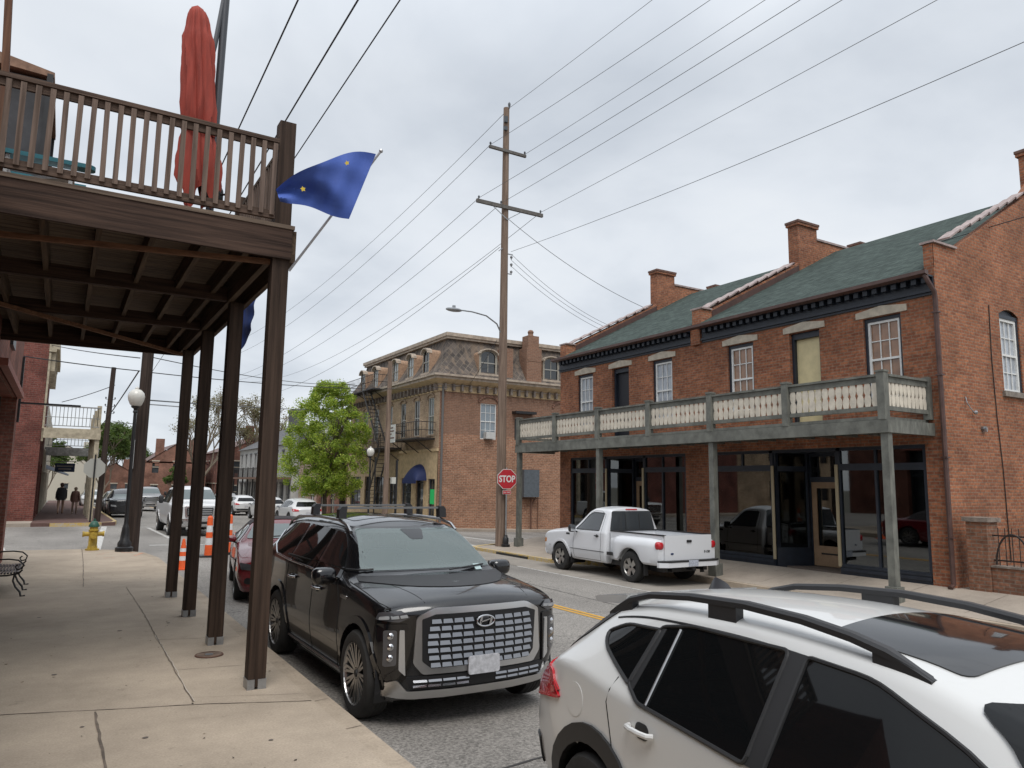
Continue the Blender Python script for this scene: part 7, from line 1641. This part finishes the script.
# ------------------------------------------------------------------ far right side: lamp posts, poles, houses, tree
L2 = thing('street_lamp', 'double black lamp post with white globe in front of the tan brick ground floor', 'street lamp', (14.6, 39.3, zroad(13.5, 39)+.12)); lamp(L2, 4.35)
mb = MB(); mb.tube([(.35, .1, 0), (.35, .1, 3.8)], .04, 8); mb.build('second_pole', BLACKM, L2)
FP = telegraph('utility_pole', 'brown utility pole in front of the iron fire escape', 15.1, 38.1, -.45, 9.0, .16, .12, POLEW)
FP2 = telegraph('utility_pole', 'black pole at the left end of the tan brick building, right of the tree', 16.2, 48.6, -.6, 5.2, .2, .18, POLED)
SQ = thing('signal_post', 'thin dark post with small white box beside the fire escape pole', 'post', (15.9, 38.6, -.45))
mb = MB(); mb.tube([(0, 0, 0), (0, 0, 3.6)], .07, 8); mb.build('post', BLACKM, SQ); mb = MB(); mb.box((-.32, -.12, 2.3), (-.08, .1, 2.65)); mb.build('box', mat('box_white', (.55, .55, .5), .6), SQ)
def leaves_mesh(name, centers, n, size, mats_, parent, seed=1):
    r_ = random.Random(seed); V = []; F = []; M = []
    for i in range(n):
        c_, rad = r_.choice(centers); d = Vector((r_.gauss(0, 1), r_.gauss(0, 1), r_.gauss(0, 1))).normalized()*rad*(r_.random()**.45)
        p = Vector(c_)+Vector((d.x, d.y, d.z*.9)); a = Vector((r_.gauss(0, 1), r_.gauss(0, 1), r_.gauss(0, .6))).normalized(); b = a.cross(Vector((r_.gauss(0, 1), r_.gauss(0, 1), r_.gauss(0, 1)))).normalized(); s = size*r_.uniform(.6, 1.4)
        k = len(V); V += [p+a*s, p+b*s*.55, p-a*s, p-b*s*.55]; F.append((k, k+1, k+2, k+3)); M.append(r_.randrange(len(mats_)))
    me = bpy.data.meshes.new(name); me.from_pydata(V, [], F)
    for m_ in mats_: me.materials.append(m_)
    me.polygons.foreach_set('material_index', M); return obj(name, me, parent)
def leafm(name, c_):
    if name in MATS: return MATS[name]
    m = mat(name, c_, .6, noise=.25, nscale=2, spec=.3); b = m.node_tree.nodes['Principled BSDF']
    nt = m.node_tree; t = nt.nodes.new('ShaderNodeBsdfTranslucent'); t.inputs[0].default_value = (min(1, c_[0]*1.6), min(1, c_[1]*1.6), c_[2], 1); mx = nt.nodes.new('ShaderNodeMixShader'); mx.inputs[0].default_value = .35
    o = [n for n in nt.nodes if n.type == 'OUTPUT_MATERIAL'][0]; nt.links.new(b.outputs[0], mx.inputs[1]); nt.links.new(t.outputs[0], mx.inputs[2]); nt.links.new(mx.outputs[0], o.inputs[0]); return m
def branches(mb, p, d, L, r, depth, r_, tips, spread=.55, up=.25, minr=.012):
    q = p+d*L; mb.tube([p, (p+q)/2+Vector((r_.gauss(0, .04), r_.gauss(0, .04), 0))*L, q], [r, r*.85, r*.7], 6, 0, False)
    if depth == 0: tips.append(q); return
    for k in range(r_.choice((2, 3, 3))):
        nd = (d+Vector((r_.gauss(0, spread), r_.gauss(0, spread), r_.gauss(up, .2)))).normalized(); branches(mb, q, nd, L*r_.uniform(.62, .85), max(minr, r*.62), depth-1, r_, tips, spread, up, minr)
TR = thing('tree', 'bright green leafy street tree in front of the row beyond the mansard building', 'tree', (14.0, 45.4, -.6))
r_ = random.Random(11); mb = MB(); tips = []
mb.tube([(0, 0, 0), (.03, 0, 1.2), (0, .02, 2.0)], [.16, .13, .12], 10)
for k in range(6): a = k*1.05; branches(mb, Vector((0, 0, 1.7+.25*k)), Vector((math.cos(a)*.6, math.sin(a)*.6, .9)).normalized(), 1.15, .07, 3, r_, tips)
branches(mb, Vector((0, 0, 2.0)), Vector((0, 0, 1)), 1.8, .10, 4, r_, tips, .4, .3)
mb.build('trunk', mat('bark', (.12, .09, .07), .9, noise=.4), TR, True)
cl = []
for k in range(380):      # upright egg-shaped crown, denser lower down
    z = r_.uniform(1.7, 8.6); t = (z-1.7)/6.9; rad = 2.75*math.sin(math.pi*min(1, (t*.80+.17)))**.65; a = r_.uniform(0, 2*math.pi); q = r_.random()**.6
    cl.append((((rad*q*math.cos(a)+r_.gauss(0, .15)), (rad*q*math.sin(a)+r_.gauss(0, .15)), z), r_.uniform(.22, .55)))
leaves_mesh('crown', cl, 64000, .055, [leafm('leaf_bright', (.28, .38, .06)), leafm('leaf_mid', (.15, .23, .035)), leafm('leaf_yellowish', (.36, .42, .07))], TR, 4)
def house(lbl, x, y0, y1, h, m, rows=2, roofm=None, gable=0, trim=None, name='row_house', gf=None, deep=9, base=-1.6):
    r_ = thing(name, lbl, 'building', (0, 0, 0)); zb = zroad(13.5, (y0+y1)/2)+.12; W = y1-y0
    mb = MB(); n = max(2, int(W/2.3)); hs = []
    for k in range(n):
        u = (k+.5)*W/n
        for q in range(1, rows): hs.append((u-.42, u+.42, zb+3.3*q+.6, zb+3.3*q+2.3))
        hs.append((u-.75, u+.75, zb+.0 if k % 2 else zb+.5, zb+2.5))
    wall(mb, fr((x, y0, 0), (0, 1, 0), (-1, 0, 0)), W, zb+h, hs, .2, v0=base); sh = [((k+.5)*deep/n2-.4, (k+.5)*deep/n2+.4, zb+q, zb+q+1.5) for n2 in (max(3, int(deep/2.4)),) for k in range(n2) for q in ((.8, 3.9) if rows > 1 else (.9,))] if y0 > 90 else []
    wall(mb, fr((x, y0, 0), (1, 0, 0), (0, -1, 0)), deep, zb+h, sh, .2, v0=base); wall(mb, fr((x, y1, 0), (1, 0, 0), (0, 1, 0)), deep, zb+h, [], .2, v0=base)
    if gable:
        for y in (y0, y1): mb.face([(x, y, zb+h), (x+deep, y, zb+h), (x+deep/2, y, zb+h+gable)])
    mb.build('wall', m, r_)
    mb = MB(); mb.box((x+.2, y0+.1, base), (x+.25, y1-.1, zb+h-.1)); mb.box((x+.26, y0+.15, base), (x+deep-.2, y0+.2, zb+h-.1)); mb.build('window_panes', mat('pane_street', (.06, .07, .08), .1, spec=.9, noise=.5, nscale=1.2), r_)
    mb = MB()
    for a, b, c_, d in hs:
        mb.box((x+.1, y0+a, (c_+d)/2-.03), (x+.14, y0+b, (c_+d)/2+.03)); mb.box((x+.1, y0+(a+b)/2-.03, c_), (x+.145, y0+(a+b)/2+.03, d)); mb.box((x-.04, y0+a-.1, d), (x+.02, y0+b+.1, d+.14))
    for a, b, c_, d in sh: mb.box((x+a-.08, y0-.04, d), (x+b+.08, y0+.02, d+.14)); mb.box((x+a, y0+.05, (c_+d)/2-.04), (x+b, y0+.1, (c_+d)/2+.04))
    mb.build('window_trim', trim or STONE, r_)
    if gable and y0 > 90:
        for u in (.22, .78):
            k = MB(); k.box((x+deep*u-.5, y0+.07, zb+h-.4), (x+deep*u+.5, y0+.8, zb+h+gable+.6)); k.build('chimney', m, r_)
    mb = MB()
    if gable: mb.face([(x-.3, y0-.1, zb+h-.1), (x-.3, y1+.1, zb+h-.1), (x+deep/2, y1+.1, zb+h+gable+.1), (x+deep/2, y0-.1, zb+h+gable+.1)]); mb.face([(x+deep+.3, y0-.1, zb+h-.1), (x+deep+.3, y1+.1, zb+h-.1), (x+deep/2, y1+.1, zb+h+gable+.1), (x+deep/2, y0-.1, zb+h+gable+.1)])
    else: mb.box((x-.25, y0, zb+h-.3), (x+deep, y1, zb+h+.15))
    mb.build('roof', roofm or mat('roof_grey', (.13, .13, .13), .9, noise=.3), r_)
    return r_, zb
RB = brick('brick_far', (.30, .13, .09), (.22, .09, .065), (.28, .2, .15)); 
house('red-brown brick shop row with dark blue doors behind the leafy tree', 18.6, 54.4, 62.5, 6.2, RB, 2, trim=CT)
house('pink stucco shop front with white trim left of the leafy tree', 18.6, 62.6, 68.2, 6.6, mat('pink_stucco', (.42, .30, .25), .8, noise=.2), 2, trim=WHITEF)
hw, zb = house('white house with black balcony and grey roof, down the street', 18.0, 68.4, 92, 6.3, mat('white_siding', (.46, .46, .44), .7, noise=.1, nscale=2), 2, mat('roof_slate_grey', (.12, .12, .125), .9, noise=.35, nscale=3), 2.4, trim=mat('grey_shutter', (.14, .14, .15), .7))
mb = MB(); mb.box((16.6, 68.6, zb+2.9), (18.0, 88, zb+3.1)); mb.build('balcony_floor', mat('balcony_brown', (.16, .09, .06), .8), hw)
mb = MB()
for k in range(60): y = 68.6+k*.33; mb.box((16.62, y, zb+3.1), (16.65, y+.03, zb+4.0))
for k in range(9): y = 68.6+k*2.4; mb.box((16.58, y, zb+3.1), (16.68, y+.1, zb+4.1)); mb.box((16.58, y, zb-.2), (16.72, y+.14, zb+2.9))
mb.box((16.6, 68.6, zb+3.98), (16.66, 88, zb+4.04)); mb.build('railing', BLACKM, hw)
mb = MB(); mb.box((21, 80.5, zb+6), (22.2, 82.5, zb+10.2)); mb.box((20.9, 80.3, zb+10.2), (22.3, 82.7, zb+10.5)); mb.build('chimney', mat('chimney_grey', (.10, .10, .10), .9), hw)
house('long red brick house closing the view down the street, left of the balcony posts', 9.3, 108, 124, 5.2, RB, 2, mat('roof_reddish', (.16, .11, .10), .9, noise=.3), 2.6, deep=7.5, base=-3)
house('low reddish brick shop left of the long red brick house at the street end', 3.6, 116, 126, 3.6, RB, 1, MATS['roof_reddish'], 1.6, deep=5.4, base=-3)
house('smaller red brick house at the street end, right of the long one', 17.8, 99, 118, 6.8, brick('brick_far2', (.26, .10, .08), (.2, .08, .06), (.25, .17, .13)), 2, mat('roof_reddish', (.16, .11, .10)), 2.6, deep=12, base=-3)
house('pale stucco cottage beyond the walking people at the far left', -3.5, 112, 124, 5.0, mat('pale_stucco', (.5, .46, .38), .8), 1, mat('roof_brownish', (.2, .13, .10), .9), 2.2, deep=8, base=-3)
def bare(lbl, x, y, h, seed, tint=(.20, .16, .12), lf=None, name='bare_tree', n=0, spread=.42, green=False):
    root = thing(name, lbl, 'tree', (x, y, zroad(13, y)-.2)); r_ = random.Random(seed); mb = MB(); tips = []
    mb.tube([(0, 0, 0), (0, 0, h*.18)], [h*.022, h*.019], 8)
    branches(mb, Vector((0, 0, h*.17)), Vector((0, 0, 1)), h*.20, h*.017, 6, r_, tips, spread, .35, .02)
    branches(mb, Vector((0, 0, h*.15)), Vector((.4, .1, 1)).normalized(), h*.17, h*.012, 5, r_, tips, spread, .35, .02)
    branches(mb, Vector((0, 0, h*.15)), Vector((-.4, -.1, 1)).normalized(), h*.17, h*.012, 5, r_, tips, spread, .35, .02)
    mb.build('trunk', mat('bark_pale'+str(tint[0]), tint, .9), root)
    if n: leaves_mesh('crown', [(tuple(t), h*.05) for t in tips], n, .10 if not green else .16, [leafm('bud_a' if not green else 'leaf_b', (.20, .17, .10) if not green else (.10, .14, .04)), leafm('bud_c' if not green else 'leaf_d', (.16, .15, .08) if not green else (.07, .11, .03))], root, seed)
    return root
bare('tall bare budding tree beyond the street end, left of the third balcony post', 14.2, 94, 15.5, 3, n=5200)
bare('bare budding tree right of the tallest one at the street end', 20.5, 96, 15, 8, n=4600)
bare('bare tree behind the balcony posts at the street end, the smallest of them', 26.5, 112, 14, 14, n=3600)
bare('small greenish tree beyond the far balcony at the left', 4.0, 92, 9.5, 21, n=5200, green=True, name='budding_tree')
bare('rounded green tree top far off between the leaning pole and the lamp post', 6.4, 122, 12.5, 31, n=7000, green=True, name='distant_tree')
bare('green tree beside the pale cottage at the far left', -1.5, 100, 8.5, 5, n=5000, green=True, name='budding_tree')
bare('dark green shrub-like tree in front of the red brick house at the street end', 12.5, 103, 5.0, 6, n=5000, green=True, name='small_tree')
# ------------------------------------------------------------------ overhead lines
WIRE = mat('wire_black', (.02, .02, .022), .6); WIREG = mat('wire_grey', (.10, .105, .11), .6)
def wire(lbl, P, Q, sag, r=.011, m=WIRE, group=None, n=28, ext=0):
    P = Vector(P); Q = Vector(Q); mb = MB(); pts = []
    for k in range(n+1): t = k/n; p = P.lerp(Q, t); p.z -= 4*sag*t*(1-t); pts.append(p-P)
    o = thing('power_line', lbl, 'overhead wire', tuple(P), me=mb.tube(pts, r, 5) or mb.mesh('power_line', m, True))
    if group: o['group'] = group
    return o
def through(A, px, py, yend, X):
    """end point and sag of a span that leaves A, passes the sight line (px,py) in the plane x = X and ends at yend at the same height"""
    b = gxp(px, py, X); A = Vector(A); zE = A.z; t = (b.y-A.y)/(yend-A.y); sag = (A.z-b.z)/(4*t*(1-t)); return (X, yend, zE), sag
G1 = 'power lines on the tall pole'
for i, ((ax, az), (px, py), nm) in enumerate((((.05, 17.0), (652, 0), 'from the pole top'), ((-.81, 15.2), (710, 0), 'from the left end of the upper crossarm'), ((.80, 15.2), (765, 0), 'from the right end of the upper crossarm'), ((-1.28, 12.9), (800, 0), 'from the left end of the lower crossarm'), ((-.28, 12.9), (842, 0), 'from the middle of the lower crossarm'), ((1.58, 12.9), (937, 0), 'from the right end of the lower crossarm'), ((.2, 11.0), (1024, 42), 'from the rack below the crossarms'))):
    X = 14.27+ax; A = (X, 24.2, az); E_, sag = through(A, px, py, -22, X)
    wire(('overhead wire '+nm.replace('from the ', 'off the ')+', to the top right'), A, E_, max(.1, sag), .008, WIREG, G1)
for i, ((ax, az), (px, py), nm) in enumerate((((.05, 17.0), (300, 330), 'from the pole top'), ((-.81, 15.2), (290, 345), 'from the left end of the upper crossarm'), ((-1.28, 12.9), (290, 365), 'from the left end of the lower crossarm'), ((-.28, 12.9), (300, 372), 'from the middle of the lower crossarm'), ((1.58, 12.9), (330, 365), 'from the right end of the lower crossarm'), ((-.3, 11.1), (345, 352), 'from the bracket below the crossarms'))):
    X = 14.27+ax; A = (X, 24.2, az)
    wire(('overhead wire '+nm.replace('from the ', 'off the ')+', away over the mansard'), A, (X, 78, az-1.0), 1.2+.12*i, .010, WIREG, G1)
for i, (z0, q) in enumerate(((10.94, (600, 322)), (10.7, (602, 326)), (10.45, (604, 331)))):
    e_ = gxp(q[0]+20, q[1]+8, 20.5); wire(('upper', 'middle', 'lower')[i]+' service wire from the tall pole down to the brick building roof', (14.55, 24.3, z0), e_, .35, .008, WIREG, G1)
wire('thin wire slanting down from the tall pole behind the left chimney', (14.3, 24.3, 12.4), gxp(645, 308, 21), .3, .011, WIREG, G1)
# wires on the near-left side
for (a, b, nm, r_) in (((298, 0), (225, 158), 'thick twisted cable left of the parasol mast top', .011), ((358, 0), (283, 125), 'middle of the three cables above the balcony corner', .009), ((400, 0), (290, 165), 'thin cable right of the balcony corner post', .006)):
    A = gxp(*a, 1.95); Bq = gxp(*b, 1.95); d = (Bq-A); E_ = A+d*((23.2-A.y)/d.y); S_ = A+d*((-12-A.y)/d.y); wire(nm, S_, E_, .0, r_, WIRE)
def span(lbl, p, Dp, q, Dq, sag, r, m=WIRE):
    """wire between two points given by sight line and distance down the street"""
    def at(pp, D): d = rot @ Vector((pp[0]-512, -(pp[1]-384), -739.1)); d *= D/d.y; return Vector((d.x, d.y, d.z+CAMH))
    return wire(lbl, at(p, Dp), at(q, Dq), sag, r, m)
span('thick cable from the brick corner at left to the dark pole', (22, 356), 21.2, (140, 371), 23.3, .02, .014)
span('thick cable in front of the leafy tree, running to the mansard side wall', (146, 372), 23.3, (470, 385), 38.6, .35, .014)
span('cable below the balcony edge from the far brick building to the dark pole', (52, 345), 43, (140, 358), 23.3, .05, .016)
span('cable from the dark pole over the street towards the mansard roof', (146, 356), 23.3, (355, 384), 48, .3, .014)
span('service cable from the utility pole bracket to the mansard side wall', (497, 340), 24.4, (470, 384), 38.6, .05, .012)
span('black cable crossing in front of the green shingle roof', (548, 352), 38, (1024, 217), 8.0, .10, .012)
span('slanting guy cable from the dark pole down to the leaning pole', (139, 371), 23.3, (102, 425), 41.3, .05, .02)
span('thin cable from the leaning pole to the cream balcony house', (115, 385), 41.3, (62, 402), 43.5, .05, .018)
span('thin wire from the leaning pole to the dark pole at lamp height', (112, 421), 41.3, (140, 424), 23.3, .03, .012, WIREG)
span('thin wire crossing behind the balcony posts at lamp height', (146, 400), 23.3, (345, 410), 60, .1, .02, WIREG)
